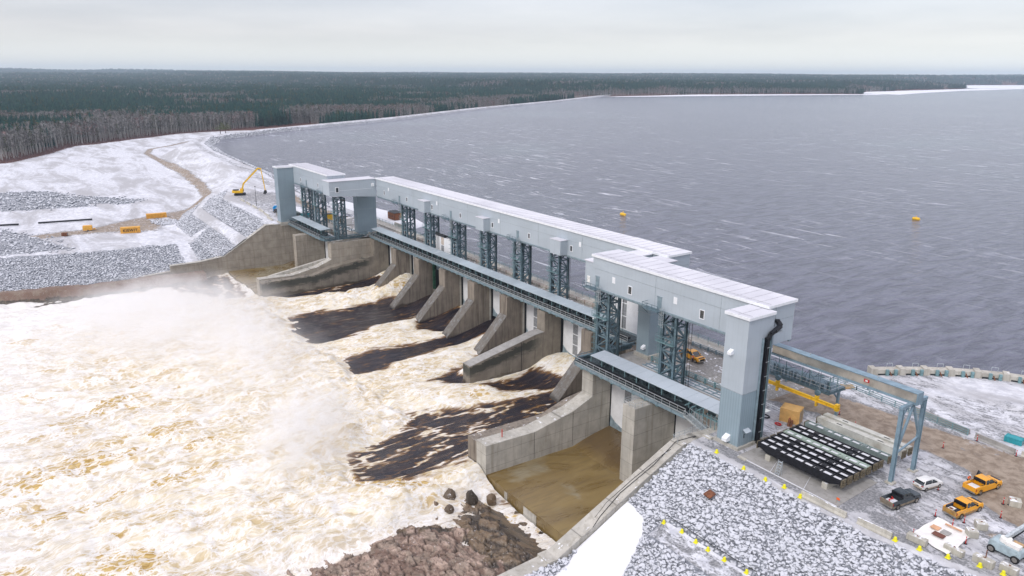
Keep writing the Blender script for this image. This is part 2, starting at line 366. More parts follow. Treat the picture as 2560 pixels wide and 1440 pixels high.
def m_rockbrown():
    t = NT('broken_reddish_blocks'); oi = t.n('ShaderNodeObjectInfo'); r = oi.outputs['Random']; y = t.xyz(t.geo())[1]; n = t.noise(t.geo(), 2.2, 6, .7, .6)
    c = t.mix(r, (.20,.135,.10), (.42,.32,.255)); c = t.mix(t.ramp(n, .4, .65), tuple(x*.6 for x in (.2,.13,.1)), c)
    wet = t.ramp(t.math('ADD', y, t.math('MULTIPLY', n, 6)), 57, 62); c = t.mix(wet, c, t.mix(r, (.035,.025,.016), (.16,.11,.065)))
    c = t.mix(t.ramp(t.noise(t.geo(), 1.4, 7, .75, 1), .60, .66), c, (.66,.66,.67)); t.bsdf(c, .5, 0, .5, t.bump(n, .6, .15)); return t.m
M['rock_brown'] = m_rockbrown()
def m_bed():
    t = NT('wet_bedrock'); p = t.geo(); r, g_, b = t.attr('mask')
    n = t.noise(t.geo((.7,2.0,1),(0,0,.35)), 1.4, 8, .70, .6); n2 = t.noise(p, .30, 4, .6, .5)
    pink = t.mix(t.ramp(g_, .15, .85), (.17,.105,.075), (.45,.335,.265)); pink = t.mix(t.ramp(n, .42, .66, 0, .8), pink, (.15,.10,.075)); pink = t.mix(t.ramp(n2, .45, .62, 0, .65), pink, (.23,.185,.14))
    dk = t.mix(t.ramp(g_, .2, .8), (.028,.020,.013), (.15,.10,.055)); dk = t.mix(t.ramp(n, .45, .7, 0, .6), dk, (.24,.18,.11))
    c = t.mix(t.ramp(t.math('ADD', r, t.math('MULTIPLY', t.math('SUBTRACT', n2, .5), .7)), .4, .6), pink, dk)
    c = t.mix(t.math('MULTIPLY', b, .8), c, (.03,.02,.014))
    sp = t.noise(t.geo((1,1.8,1),(0,0,.35)), 1.9, 8, .78, 1.5); c = t.mix(t.ramp(sp, .60, .65), c, (.74,.73,.74))
    t.bsdf(c, t.ramp(r, 0, 1, .7, .3), 0, .5, t.bump(n, .6, .2)); return t.m
M['bedrock'] = m_bed()
def m_rapids():
    t = NT('tannin_stained_white_water'); p = t.geo(); foam, amber, white = t.attr('mask'); hollow, sheet, _ = t.attr('mask2')
    fa = t.n('ShaderNodeAttribute', attribute_name='flow').outputs['Vector']      # metres across / along the current
    def fl(sx, sy):
        m = t.n('ShaderNodeMapping'); t.l(fa, m.inputs[0]); m.inputs['Scale'].default_value = (sx, sy, 1); return m.outputs[0]
    wv = t.vmath('ADD', fl(.20,.105), t.vmath('MULTIPLY', t.noise(p, .35, 5, .62, 0, True), (1.5,1.5,0)))
    wv2 = t.vmath('ADD', fl(.95,.45), t.vmath('MULTIPLY', t.noise(p, 1.1, 4, .6, 0, True), (1.0,1.0,0)))
    e1 = t.vor(wv, 1.0, 'DISTANCE_TO_EDGE'); e2 = t.vor(wv2, 1.0, 'DISTANCE_TO_EDGE'); c1 = t.xyz(t.vor(wv, 1.0, 'F1', 'Color'))[0]
    n = t.noise(fl(.55,.13), 1.0, 8, .64, .7); nf = t.noise(fl(2.2,.50), 1.0, 6, .68, .8); nb = t.noise(fl(.11,.045), 1.0, 5, .6, .8)
    lace = t.math('MAXIMUM', t.ramp(e1, .015, .10, 1, 0), t.ramp(e2, .02, .16, .7, 0))
    cream = t.mix(t.ramp(t.math('ADD', n, t.math('MULTIPLY', t.math('SUBTRACT', nb, .5), .6)), .34, .64), (.54,.41,.20), (.80,.715,.53)); cream = t.mix(t.math('MULTIPLY', white, .78), cream, (.76,.75,.74)); cream = t.mix(t.ramp(nf, .52, .68, 0, .6), cream, (.82,.785,.69))
    cream = t.mix(t.math('MULTIPLY', hollow, .50), cream, (.52,.38,.17))  # troughs tinted amber: thinner foam there, plus shading painted in for depth
    am = t.mix(t.ramp(nf, .32, .68), (.37,.22,.045), (.68,.50,.20))
    ak = t.math('MULTIPLY', t.ramp(t.math('ADD', amber, t.math('ADD', t.math('MULTIPLY', t.math('SUBTRACT', nb, .5), 1.7), t.math('MULTIPLY', t.math('SUBTRACT', c1, .5), .75))), .40, .78), t.math('SUBTRACT', 1.0, t.math('MULTIPLY', lace, .9)))
    col = t.mix(ak, cream, am); col = t.mix(t.math('MULTIPLY', lace, t.ramp(nf, .25, .6, .25, .9)), col, (.88,.87,.845))
    dark = t.mix(t.ramp(t.noise(fl(.8,.10), 1.0, 6, .65, .5), .42, .70), (.012,.010,.018), (.050,.030,.022))
    nz = t.noise(fl(1.0,.11), 1.0, 8, .66, .6)
    ff = t.math('ADD', foam, t.math('MULTIPLY', t.math('SUBTRACT', nz, .5), .85))
    fm = t.ramp(ff, .38, .62); tr = t.ramp(ff, .22, .46); dark = t.mix(tr, dark, (.20,.10,.028)); col = t.mix(fm, dark, col)
    hgt = t.math('ADD', t.math('MULTIPLY', n, 1.5), t.math('ADD', t.math('MULTIPLY', nf, .55), t.math('MULTIPLY', e2, -.3)))
    nr = t.bump(hgt, .8, .55); b = t.bsdf(col, t.mix(fm, (.12,.12,.12), (.7,.7,.7)), 0, .5, nr); return t.m
M['rapids'] = m_rapids()
def m_lake():
    t = NT('windblown_lake'); p = t.geo((1,1,1),(0,0,.0))
    w1 = t.noise(t.geo((.30,.085,1),(0,0,-.62)), 1, 5, .6, .5); w2 = t.noise(t.geo((1.0,.35,1),(0,0,-.55)), 1, 4, .6, .3); w3 = t.noise(t.geo((.05,.018,1),(0,0,-.62)), 1, 4)
    h = t.math('ADD', t.math('MULTIPLY', w1, 1.5), t.math('MULTIPLY', w2, .5))
    str_ = t.noise(t.geo((.040,.26,1),(0,0,.14)), 1, 6, .72, 1.2); patch = t.noise(p, .0045, 4, .5, .6); y = t.xyz(p)[1]
    x = t.xyz(p)[0]
    sm = t.math('MULTIPLY', t.math('MULTIPLY', t.ramp(str_, .565, .63), t.ramp(x, -60, -220, .25, 1)), t.math('MULTIPLY', t.ramp(patch, .36, .56, .25, 1), t.ramp(w3, .36, .56, .3, 1)))
    c = t.mix(t.ramp(w1, .38, .62), (.046,.047,.074), (.098,.100,.142)); c = t.mix(t.ramp(patch, .5, .75, 0, .5), c, (.10,.135,.155))
    c = t.mix(t.math('MULTIPLY', sm, .85), c, (.60,.61,.66))
    t.bsdf(c, .18, 0, .6, t.bump(h, .50, .9)); return t.m
M['lake'] = m_lake()
M['ice'] = m_concrete('white_shelf_ice', (.78,.79,.83), (.6,.62,.68), 0, .4)
M['bark_dark'] = mat('dark_bark', (.06,.045,.04), .9, 0, .2, 2); M['bark_birch'] = mat('white_birch_bark', (.44,.43,.41), .8, 0, .1, 1, dirt=(.10,.09,.09), dirt_amt=.3)
def m_leaf(name, a, b):
    t = NT(name); oi = t.n('ShaderNodeObjectInfo'); n = t.noise(t.geo(), .35, 3)
    c = t.mix(oi.outputs['Random'], a, b); c = t.mix(t.ramp(n, .35, .65, 0, .45), c, tuple(x*.5 for x in a)); t.bsdf(c, .9, 0, .15); return t.m
M['spruce'] = m_leaf('spruce_needles', (.008,.050,.048), (.034,.098,.074)); M['pine'] = m_leaf('olive_pine_needles', (.055,.075,.035), (.10,.11,.05))
M['twig'] = m_leaf('bare_grey_twigs', (.15,.15,.145), (.25,.235,.23)); M['twig_red'] = m_leaf('bare_reddish_twigs', (.20,.12,.12), (.28,.19,.185))
# ------------------------------------------------------------------ camera, light, sky
cam = bpy.data.cameras.new('camera'); co = bpy.data.objects.new('camera', cam); COL.objects.link(co)
F, PITCH, ROLL, YAW = 1865.13/2560, .27985963, .00476285, 2.53570096
fw = Vector((math.cos(PITCH)*math.cos(YAW), math.cos(PITCH)*math.sin(YAW), -math.sin(PITCH)))
rt = Vector((math.sin(YAW), -math.cos(YAW), 0)); up = rt.cross(fw)
rt2 = math.cos(ROLL)*rt + math.sin(ROLL)*up; up2 = -math.sin(ROLL)*rt + math.cos(ROLL)*up
co.matrix_world = Matrix(((rt2.x,up2.x,-fw.x,0),(rt2.y,up2.y,-fw.y,0),(rt2.z,up2.z,-fw.z,60),(0,0,0,1)))
cam.sensor_width = 36; cam.lens = 36*F; cam.clip_start = 1; cam.clip_end = 60000; SC.camera = co

SUN_EL, SUN_AZ = math.radians(42), math.radians(-75)       # azimuth measured from +X towards +Y
w = bpy.data.worlds.new('World'); SC.world = w; w.use_nodes = True; nt = w.node_tree; nt.nodes.clear()
def wn(ty, **k):
    x = nt.nodes.new(ty)
    for a, b in k.items(): setattr(x, a, b)
    return x
out = wn('ShaderNodeOutputWorld'); sky = wn('ShaderNodeTexSky', sky_type='NISHITA', sun_disc=False, sun_elevation=SUN_EL)
sky.sun_rotation = PI/2 - SUN_AZ
b1 = wn('ShaderNodeBackground'); nt.links.new(sky.outputs[0], b1.inputs[0]); b1.inputs[1].default_value = .05
tc = wn('ShaderNodeTexCoord'); sp = wn('ShaderNodeSeparateXYZ'); nt.links.new(tc.outputs['Generated'], sp.inputs[0])
# overcast deck: brighter strip near the horizon, soft banding above
dv = wn('ShaderNodeMath', operation='ADD'); nt.links.new(sp.outputs[2], dv.inputs[0]); dv.inputs[1].default_value = .10
pr = wn('ShaderNodeVectorMath', operation='SCALE'); nt.links.new(tc.outputs['Generated'], pr.inputs[0])
iv = wn('ShaderNodeMath', operation='DIVIDE'); iv.inputs[0].default_value = 1; mx = wn('ShaderNodeMath', operation='MAXIMUM'); nt.links.new(dv.outputs[0], mx.inputs[0]); mx.inputs[1].default_value = .06
nt.links.new(mx.outputs[0], iv.inputs[1]); nt.links.new(iv.outputs[0], pr.inputs['Scale'])
mp = wn('ShaderNodeMapping'); nt.links.new(pr.outputs[0], mp.inputs[0]); mp.inputs['Scale'].default_value = (.55,.55,0)
ns = wn('ShaderNodeTexNoise'); nt.links.new(mp.outputs[0], ns.inputs['Vector']); ns.inputs['Scale'].default_value = 1.0; ns.inputs['Detail'].default_value = 5; ns.inputs['Roughness'].default_value = .5
cr = wn('ShaderNodeValToRGB'); nt.links.new(ns.outputs['Fac'], cr.inputs[0])
cr.color_ramp.elements[0].position = .36; cr.color_ramp.elements[0].color = (.50,.48,.535,1); cr.color_ramp.elements[1].position = .68; cr.color_ramp.elements[1].color = (.65,.615,.655,1)
hr = wn('ShaderNodeMapRange', interpolation_type='SMOOTHSTEP'); nt.links.new(sp.outputs[2], hr.inputs[0]); hr.inputs[1].default_value = .012; hr.inputs[2].default_value = .055; hr.inputs[3].default_value = 1; hr.inputs[4].default_value = 0
hm = wn('ShaderNodeMix', data_type='RGBA'); nt.links.new(hr.outputs[0], hm.inputs[0]); nt.links.new(cr.outputs[0], hm.inputs[6]); hm.inputs[7].default_value = (.72,.735,.76,1)
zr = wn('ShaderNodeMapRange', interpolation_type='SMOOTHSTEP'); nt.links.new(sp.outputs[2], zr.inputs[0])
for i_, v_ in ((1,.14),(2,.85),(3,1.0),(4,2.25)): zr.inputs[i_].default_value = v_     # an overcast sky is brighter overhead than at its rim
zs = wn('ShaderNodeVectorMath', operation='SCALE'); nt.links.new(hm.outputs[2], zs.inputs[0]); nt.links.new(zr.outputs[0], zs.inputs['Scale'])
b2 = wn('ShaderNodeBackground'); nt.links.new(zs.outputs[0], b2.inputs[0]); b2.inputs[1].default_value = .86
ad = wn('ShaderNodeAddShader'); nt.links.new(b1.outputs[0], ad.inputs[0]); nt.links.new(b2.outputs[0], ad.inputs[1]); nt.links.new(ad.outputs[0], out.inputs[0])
sl = bpy.data.lights.new('sun', 'SUN'); sl.energy = 1.4; sl.angle = math.radians(14); sl.color = (1,.965,.92)
so = bpy.data.objects.new('sun', sl); COL.objects.link(so)
sd = Vector((math.cos(SUN_EL)*math.cos(SUN_AZ), math.cos(SUN_EL)*math.sin(SUN_AZ), math.sin(SUN_EL)))
so.rotation_euler = sd.to_track_quat('Z', 'Y').to_euler(); so.location = (0,0,300)
SC.view_settings.view_transform = 'Standard'; SC.view_settings.look = 'None'; SC.view_settings.gamma = 1; SC.view_settings.exposure = 0.08

# ------------------------------------------------------------------ terrain
SHORE = [(-300,131),(-345,133),(-420,139),(-474,146),(-549,150),(-628,154),(-700,163),(-763,184),(-834,266),(-966,477),(-1162,734),(-1406,1108),(-1672,1477)]
CREST = [(-200,91),(-300,91),(-384,92),(-430,108),(-480,124),(-549,131),(-628,135),(-712,144),(-782,170),(-853,258),(-985,468),(-1181,724),(-1425,1098),(-1690,1467)]
TAIL = [(-420,-260),(-345,-120),(-306,-5),(-298,23),(-297,49),(-296,66)]
FAR_SHORE = [(-1672,1477),(-1699,1911),(-1600,2250),(-1479,2505),(-1560,2600),(-1900,2700),(-1687,2883),(-1790,3500),(-1871,4135),(-2700,4600),(-2463,6145),(-1500,9000),(3000,14000)]
ROAD2 = [(-436,93),(-451,99),(-501,107),(-577,113),(-681,116),(-756,117),(-800,128),(-850,165),(-920,215),(-1000,330)]
FOREST_EDGE = [(-700,-160),(-735,-20),(-740,5),(-805,37),(-880,63),(-890,80),(-928,119),(-985,172),(-1010,219),(-1060,330),(-1167,470),(-1330,760),(-1500,1000),(-1790,1467),(-2000,1800)]
def land_z(X, Y):
    ds = pdist(X, Y, SHORE)            # + = land (left of the shoreline direction)
    dc = pdist(X, Y, CREST); dt = pdist(X, Y, TAIL)
    return ds, dc, dt
def left_z(X, Y):
    ds, dc, dt = land_z(X, Y)
    lake = np.clip(-3 + ds*.42, -9, 0)                     # reservoir side of the dike
    # downstream face with a bench near the abutment
    down = -np.clip(dc, 0, 200)*.50
    down = down + 1.4*np.exp(-((dc-13)/3.0)**2)*sstep(-470,-420,X)
    up = -18.8 + sstep(0, 2.2, dt)*3.6 + np.clip(dt-3, 0, 44)*.085
    base = -12 + fbm(X/60, Y/60, 3, 3)*.8
    hillm = polymask(X, Y, [(-579,2),(-640,-60),(-740,-40),(-800,12),(-835,49),(-830,77),(-745,100),(-680,92),(-600,66)], 26)
    base = base + hillm*(13.5+fbm(X/25, Y/25, 4, 9)*2.0)
    base = base + polymask(X, Y, [(-560,-10),(-545,30),(-492,52),(-462,43),(-470,-4)], 10)*(1.5+np.abs(fbm(X/5, Y/5, 4, 5))*3.4)
    base = base + polymask(X, Y, [(-520,40),(-478,70),(-462,60),(-480,35)], 8)*(.7+np.abs(fbm(X/4, Y/4, 3, 8))*2)
    base = base + polymask(X, Y, [(-440,-40),(-428,-4),(-384,14),(-352,26),(-358,-30)], 9)*(.8+np.abs(fbm(X/4, Y/4, 4, 6))*2.6)
    base = base + 3.2*np.exp(-(((X+398)/9)**2+((Y-14)/6)**2)) + 1.6*np.exp(-(((X+391)/7)**2+((Y-38)/4)**2)) + 1.8*np.exp(-(((X+396)/6)**2+((Y-66)/4)**2))
    lip = np.minimum(up, base)
    z = np.maximum(lip, np.where(dc > 0, down, 0))
    z = np.where((dc > 0) & (dt < 14), np.minimum(z, np.maximum(up, down)), z)
    z = np.where(dc <= 0, np.minimum(0, lake), z)
    z = np.where(ds < 6, np.minimum(z, lake), z)
    z = z + fbm(X/3.5, Y/3.5, 3, 12)*.16*np.where((dc<0)&(ds>8), .3, 1)
    return np.where(dt < 0, -19.5, z)
FOREST = 0
def left_attrs(X, Y, Z):
    ds, dc, dt = land_z(X, Y)
    road1 = np.exp(-(np.abs(ds-13)/3.2)**4)*.0 + sstep(6.5, 8.5, ds)*sstep(1.5, -1.5, dc)
    trk = np.abs(np.abs(ds-13.2)-1.3)
    r2 = np.abs(pdist(X, Y, ROAD2)); road2 = sstep(4.5, 2.5, r2)
    work = polymask(X, Y, [(-395,-40),(-395,-2),(-403,34),(-420,55),(-433,80),(-447,95),(-440,100),(-402,83),(-394,67),(-378,60),(-386,28),(-382,10),(-386,-3),(-392,-60)], 5)
    plat = polymask(X, Y, [(-304,97),(-350,98),(-384,97),(-400,112),(-380,124),(-304,124)], 4)
    mud = work*.62 + plat*.38 + road2*.62 + road1*.45*sstep(2.2,.6,trk)
    faces = (dc > 1)*(Z > -11.2)*sstep(-428, -410, X)
    bench = np.exp(-((dc-13)/2.6)**4); path = sstep(4, 2, np.abs(pdist(X, Y, [(-352,72),(-347,63),(-309,60)])))
    ripl = sstep(3, 7, dt)*sstep(50, 44, dt + fbm(X/9, Y/9, 3, 2)*5)*(Z < -11.3)*(Y < 80)
    rip = np.clip(faces*(1-bench) + ripl, 0, 1)*(1-path)
    lakeface = sstep(7.5, 6, ds)*(ds > -6)
    rip = np.maximum(rip, lakeface*.9)
    rip = np.maximum(rip, polymask(X, Y, [(-556,-6),(-545,26),(-492,47),(-466,40),(-474,-1)], 5)*.75)
    rip = np.maximum(rip, polymask(X, Y, [(-513,42),(-476,70),(-463,58),(-480,40)], 4)*.7)
    rip = np.maximum(rip, polymask(X, Y, [(-436,-30),(-426,-2),(-384,14),(-354,24),(-358,-20)], 5)*.75)
    rock = sstep(6.5, 3.5, dt + fbm(X/7,Y/7,3,4)*2)*(dt > -1)
    fe = pdist(X, Y, FOREST_EDGE); brush = sstep(-16, -4, fe)*(ds > 30)
    snow = np.full(X.shape, .98) - work*.62 - plat*.28 - road2*.62 - road1*.22 - road1*.25*sstep(1.6,.6,trk) - brush*.8 - rock*.9
    snow = snow - .28*polymask(X, Y, [(-600,20),(-760,0),(-830,60),(-700,90),(-620,66)], 20)*(.5+.5*fbm(X/22, Y/9, 4, 15))
    snow = np.where(rip > .5, .50 + .22*fbm(X/14, Y/14, 3, 77) - .16*ripl, snow)
    return {'mask': (snow, mud, snow*0), 'mask2': (rip, brush, rock)}
GX0, GX1, GY0, GY1 = -1000., -292., -160., 460.
def ng_keep(cx, cy): return ~((cx > -304.2) & (cy > 30) & (cy < 131.5)) 
xs = np.concatenate([np.arange(GX0, -480, 3.0), np.arange(-480, GX1+.1, 1.6)]); ys = np.concatenate([np.arange(GY0, 175, 1.8), np.arange(175, GY1, 4.0)])
g1 = grid_mesh('left_bank_terrain', xs, ys, left_z, M['ground'], left_attrs, ng_keep); tag(g1, 'snow covered left bank with embankment, work yard and spoil heaps', 'terrain', kind='structure')

def far_z(X, Y):
    ds = pdist(X, Y, SHORE); dc = pdist(X, Y, CREST)
    R = np.hypot(X, Y)
    fs = pdist(X, Y, FAR_SHORE)
    hill = 26*sstep(3500, 9000, R) + 60*np.exp(-((X+14500)/3800)**2-((Y+1200)/4200)**2) + 30*fbm(X/3000, Y/3000, 3, 21)*sstep(4000, 9000, R) + 7*sstep(1200,2500,R)
    z = -12.6 + fbm(X/300, Y/300, 3, 22)*2.5 + hill
    land = np.where((Y > 1477) | (X < -2600), np.clip(fs*.06-3.2, -9, 7)+hill*sstep(0,400,fs), 0)
    north = sstep(1350, 1700, Y)
    z = z*(1-north) + np.maximum(land, -9)*north
    z = np.where((Y < 1480) & (dc < 30), np.minimum(z, -13), z)
    z = np.where((Y >= 1480) & (fs < 0), -9, z)
    z = np.where((Y < 1480) & (ds < 0), -9, z)
    return z
def far_attrs(X, Y, Z):
    return {'mask': (np.where(Z > -2, .05, .05)+sstep(0,1,3-np.abs(Z+2.6))*.0, X*0, X*0), 'mask2': (X*0, X*0+.9, X*0)}
fx = np.concatenate([-np.geomspace(15500, 1000, 90)[:-1], np.arange(-1000, -290, 22.0)])
fy = np.concatenate([-np.geomspace(160, 9000, 30)[::-1], np.arange(-120, 1500, 22.0), np.geomspace(1500, 19000, 90)])
def far_keep(cx, cy): return ~((cx > -985) & (cx < 400) & (cy > -150) & (cy < 445)) & ~((cx > -950) & (cy < 1470) & (cy > 0) & (pdist(cx, cy, SHORE) < -60))
g2 = grid_mesh('forest_ground', np.concatenate([fx, np.geomspace(1,12000,24)-290]), fy, far_z, M['ground_far'], far_attrs, far_keep); tag(g2, 'flat boreal forest floor reaching the horizon', 'terrain', kind='structure')

# the dike running away to the far shore, as a ribbon with a road on its crest
def dike():
    P = [(-900,372),(-966,477),(-1064,605),(-1162,734),(-1284,920),(-1406,1108),(-1540,1292),(-1672,1477),(-1760,1600)]
    pts = []
    for (a, b) in zip(P[:-1], P[1:]):
        n = 12
        for i in range(n): pts.append((a[0]+(b[0]-a[0])*i/n, a[1]+(b[1]-a[1])*i/n))
    pts = np.array(pts); T = np.gradient(pts, axis=0); T /= np.linalg.norm(T, axis=1)[:,None]; N = np.stack([-T[:,1], T[:,0]], 1)
    D = [(-9,-6.5),(-4,-4.7),(0,-3),(3,-1.7),(7,0),(9,.15),(13,.2),(17,.15),(18.5,0),(28,-5),(42,-12),(46,-14)]
    vs = []; cm = []; c2 = []
    for i in range(len(pts)):
        for d, z in D:
            j = .25*math.sin(i*7.3+d)+.2*math.sin(i*3.1+d*2)
            vs.append((pts[i,0]+N[i,0]*d, pts[i,1]+N[i,1]*d, z+(j if abs(d)<8 and d<7 else 0)))
            lake = d < 7; cm.append((.62 if lake else (.62 if d < 18 else .9), .30 if 8 < d < 18 else 0, 0, 1)); c2.append((1.0 if lake else 0, 0, 0, 1))
    n = len(D); fs = [(i*n+k, (i+1)*n+k, (i+1)*n+k+1, i*n+k+1) for i in range(len(pts)-1) for k in range(n-1)]
    me = bpy.data.meshes.new('dike'); me.from_pydata(vs, [], fs); me.update()
    for nm, c in (('mask', cm), ('mask2', c2)):
        a = me.color_attributes.new(nm, 'FLOAT_COLOR', 'POINT'); a.data.foreach_set('color', np.array(c, float).ravel())
    me.materials.append(M['ground']); o = bpy.data.objects.new('dike', me); COL.objects.link(o)
    tag(o, 'long rockfill dike with a snowy road on its crest, curving to the far shore', 'dike', kind='structure')
dike()

# right bank
RSH = [(-83,112),(-83.5,131.5),(-79,140),(-74.5,149),(-70,155),(-66,160.5),(-61,165.5),(-54,169.5),(-44,172),(-20,174),(60,174)]
def right_z(X, Y):
    z = np.zeros(X.shape) + fbm(X/6, Y/6, 4, 31)*.10
    s = 91 - Y - .35*np.clip(X+42, 0, 60)*.0 + np.clip(X+45,0,40)*.22
    slope = -np.clip(s, 0, 14.2)*.42 - np.clip(s-18.2, 0, 12)*.45 - .12*np.clip(s-14.2, 0, 4)
    flat = sstep(-70.5, -68.0, X)       # the bench starts a little away from the wing wall
    slope2 = -np.clip(s, 0, 27)*.45
    z = z + np.where(s > 0, slope*flat + slope2*(1-flat), 0)
    rs = pdist(X, Y, RSH); z = z + np.where(rs > -1, np.clip(-(rs+1)*.5, -8, 0), 0)
    bump = 1.6*np.exp(-(((X+71.5)/3.2)**2+((Y-136.5)/2.6)**2)); z = z + bump*(1+.3*fbm(X, Y, 3, 44))
    z = z + .9*np.exp(-(((X+49)/5)**2+((Y-151)/3)**2))
    return z
def right_attrs(X, Y, Z):
    s = 91 - Y + np.clip(X+45,0,40)*.22
    road = polymask(X, Y, [(-110,113.5),(-83,114.5),(-72,117.5),(-60,119),(-52,120),(-45,119),(-40,112),(-34,110),(-20,112),(-20,132),(-40,133),(-52,131),(-60,130),(-72,129),(-110,128)], 1.6)
    brown = polymask(X, Y, [(-45,122),(-42,113),(-37,109),(-25,108),(-20,120),(-30,128),(-40,130)], 2)
    wet = polymask(X, Y, [(-48,96),(-45,101),(-40,97),(-39,92),(-45,92)], 1.2)
    grass = polymask(X, Y, [(-38,104),(-33,107),(-28,104),(-31,100)], 1.2)
    snow = .56 + .3*fbm(X/8, Y/4.5, 4, 40) - road*.50 - brown*.3 - wet*.22 - grass*.3
    snow = snow + .35*polymask(X, Y, [(-60,138.5),(-50,128.5),(-30,134),(-30,137),(-50,133)], 1) + .4*polymask(X, Y, [(-78,133),(-62,135),(-66,158),(-50,166),(-20,172),(-20,160),(-48,158),(-60,148),(-66,142)], 2)
    yard = polymask(X, Y, [(-74,90),(-74,104),(-60,92.5)], 1.2); snow = snow - yard*.10
    apron = polymask(X, Y, [(-69,91.8),(-68,100),(-48,101),(-50,92)], .8)
    snow = snow - apron*.30
    slope = sstep(.2, 1.2, s); bench = sstep(14.0, 14.6, s)*sstep(18.6, 18.0, s)*sstep(-69.5, -68.5, X)
    patch = polymask(X, Y, [(-77.5,76.5),(-72.5,75.8),(-68.5,71),(-66.5,66),(-66,58),(-74,58),(-77,66)], .5)
    rip = slope*(1-bench)*(1-patch)
    edge = np.exp(-((s-14.2)/.5)**2)*sstep(-69.5,-68.5,X)
    snow = np.where(slope > .5, .45*(1-bench)+bench*.50, snow); snow = np.maximum(snow, patch*1.8); snow = np.maximum(snow, edge*1.2)
    snow = np.maximum(snow, np.exp(-((s-.2)/.8)**2)*1.0)
    mud = road*.66 + brown*.6 + wet*.4 + grass*.5 + apron*.3
    return {'mask': (snow, mud, patch), 'mask2': (rip, X*0, X*0)}
g3 = grid_mesh('right_bank_terrain', np.arange(-84.5, 45, .5), np.arange(30, 190, .5), right_z, M['ground'], right_attrs,
     lambda cx, cy: ~((cx < -77.2) & (cy < 104)) & ~((cx < -83.0) & (cy < 131)) & ~((cx<-77.2)&(cy<112)))
tag(g3, 'snowy gravel yard, road and riprap slope on the right bank', 'terrain', kind='structure')

# reservoir
def lake():
    # polygon following the shoreline, then spreading north; built in strips so that it never covers the lower land
    S = [(x+(2 if x < -560 else 0), y-2) for x, y in SHORE[1:]]; mb = MB()
    pts = [(-83,131)]+[(-303.7,131)]+[(p[0],p[1],) for p in S]
    far = [(12000,131)]+[(12000,140)]+[(12000, 150+60*i) for i in range(len(S))]
    pts += [(-1699,1911),(-1600,2250),(-1479,2505),(-1900,2700),(-1687,2883),(-1790,3500),(-1871,4135),(-2700,4600),(-2463,6145),(-3000,9000),(-3000,22000)]
    pts = [(x,y,-3) for x,y in pts]+[(12000,22000,-3),(12000,131,-3)]
    mb.add(pts, [tuple(range(len(pts)))])
    o = mb.build('reservoir_water', M['lake']); tag(o, 'wide grey reservoir ruffled by wind', 'water', kind='structure')
lake()
def ice():
    mb = MB(); zi = -2.85
    mb.quad((-1672,1477,zi),(-1640,1500,zi),(-1585,1900,zi),(-1500,2260,zi),(-1410,2500,zi),(-1479,2560,zi),(-1640,2260,zi),(-1730,1920,zi))
    mb.quad((-1560,2600,zi),(-1400,2560,zi),(-1500,2900,zi),(-1640,3500,zi),(-1720,4250,zi),(-1900,4250,zi),(-1800,3500,zi),(-1720,2900,zi))
    mb.quad((-2000,4300,zi),(-1700,4300,zi),(-1900,4700,zi),(-2000,6200,zi),(-1400,9000,zi),(-2500,9000,zi),(-2600,6200,zi),(-2700,4700,zi))
    tag(mb.build('shelf_ice', M['ice']), 'white shelf ice along the far shore', 'ice', kind='structure')
ice()

# ------------------------------------------------------------------ spillway water
DK = {'a':([(-232,112),(-237,125),(-242,134),(-225,134),(-226,118),(-229,113)],0),
 'b':[(-231,69),(-232,77),(-230,89),(-231,106),(-227,117),(-225,128),(-208,128),(-208,106),(-207,100),(-206,92),(-202,81),(-201,69),(-211,68),(-220,68)],
 'c':[(-185,70),(-186,82),(-186,95),(-188,107),(-187,126),(-174,126),(-178,105),(-177,92),(-175,81),(-172,76),(-173,69)],
 'd':[(-159,84),(-166,102),(-170,108),(-160,94),(-151,93),(-153,89)],
 'e':[(-146,70),(-142,78),(-139,92),(-136,106),(-133,126),(-117,126),(-119,106),(-124,91),(-122,77),(-119,66),(-119,58),(-123,50),(-134,50),(-139,59),(-139,67)],
 'f':[(-149,93),(-150,111),(-143,113),(-137,112),(-136,106),(-142,98)],
 'g':[(-262,72),(-259,81),(-257,92),(-257,105),(-258,115),(-243,115),(-245,104),(-249,92),(-253,78)],
 'h':[(-205,104),(-205,120),(-189,120),(-190,106),(-197,101)],
 'i':[(-168,104),(-168,120),(-154,120),(-155,106)]}
FRONT = [(-262,73),(-232,70),(-211,68.5),(-202,69),(-185,71),(-174,70),(-159,71),(-150,70),(-142,69),(-138,64),(-136,56),(-133,50),(-127,48),(-122,50),(-117,58),(-113,66),(-111,72)]
def rap_masks(X, Y):
    wx = X + fbm(X/5, Y/11, 4, 61)*2.0; wy = Y + fbm(X/5, Y/9, 4, 62)*3.5
    dk = np.zeros(X.shape)
    for k, p in DK.items():
        p = p[0] if isinstance(p, tuple) else p
        dk = np.maximum(dk, polymask(wx, wy, p, 3.6))
    up = pdist(X+fbm(X/7,Y/7,4,63)*3, Y+fbm(X/7,Y/7,4,64)*6, FRONT)            # >0 upstream (left of direction +x)
    return dk, up
SHALLOW = [(-111.5,66),(-109,58),(-108,48),(-108,38),(-110,25),(-60,10),(-60,80),(-113,80)]
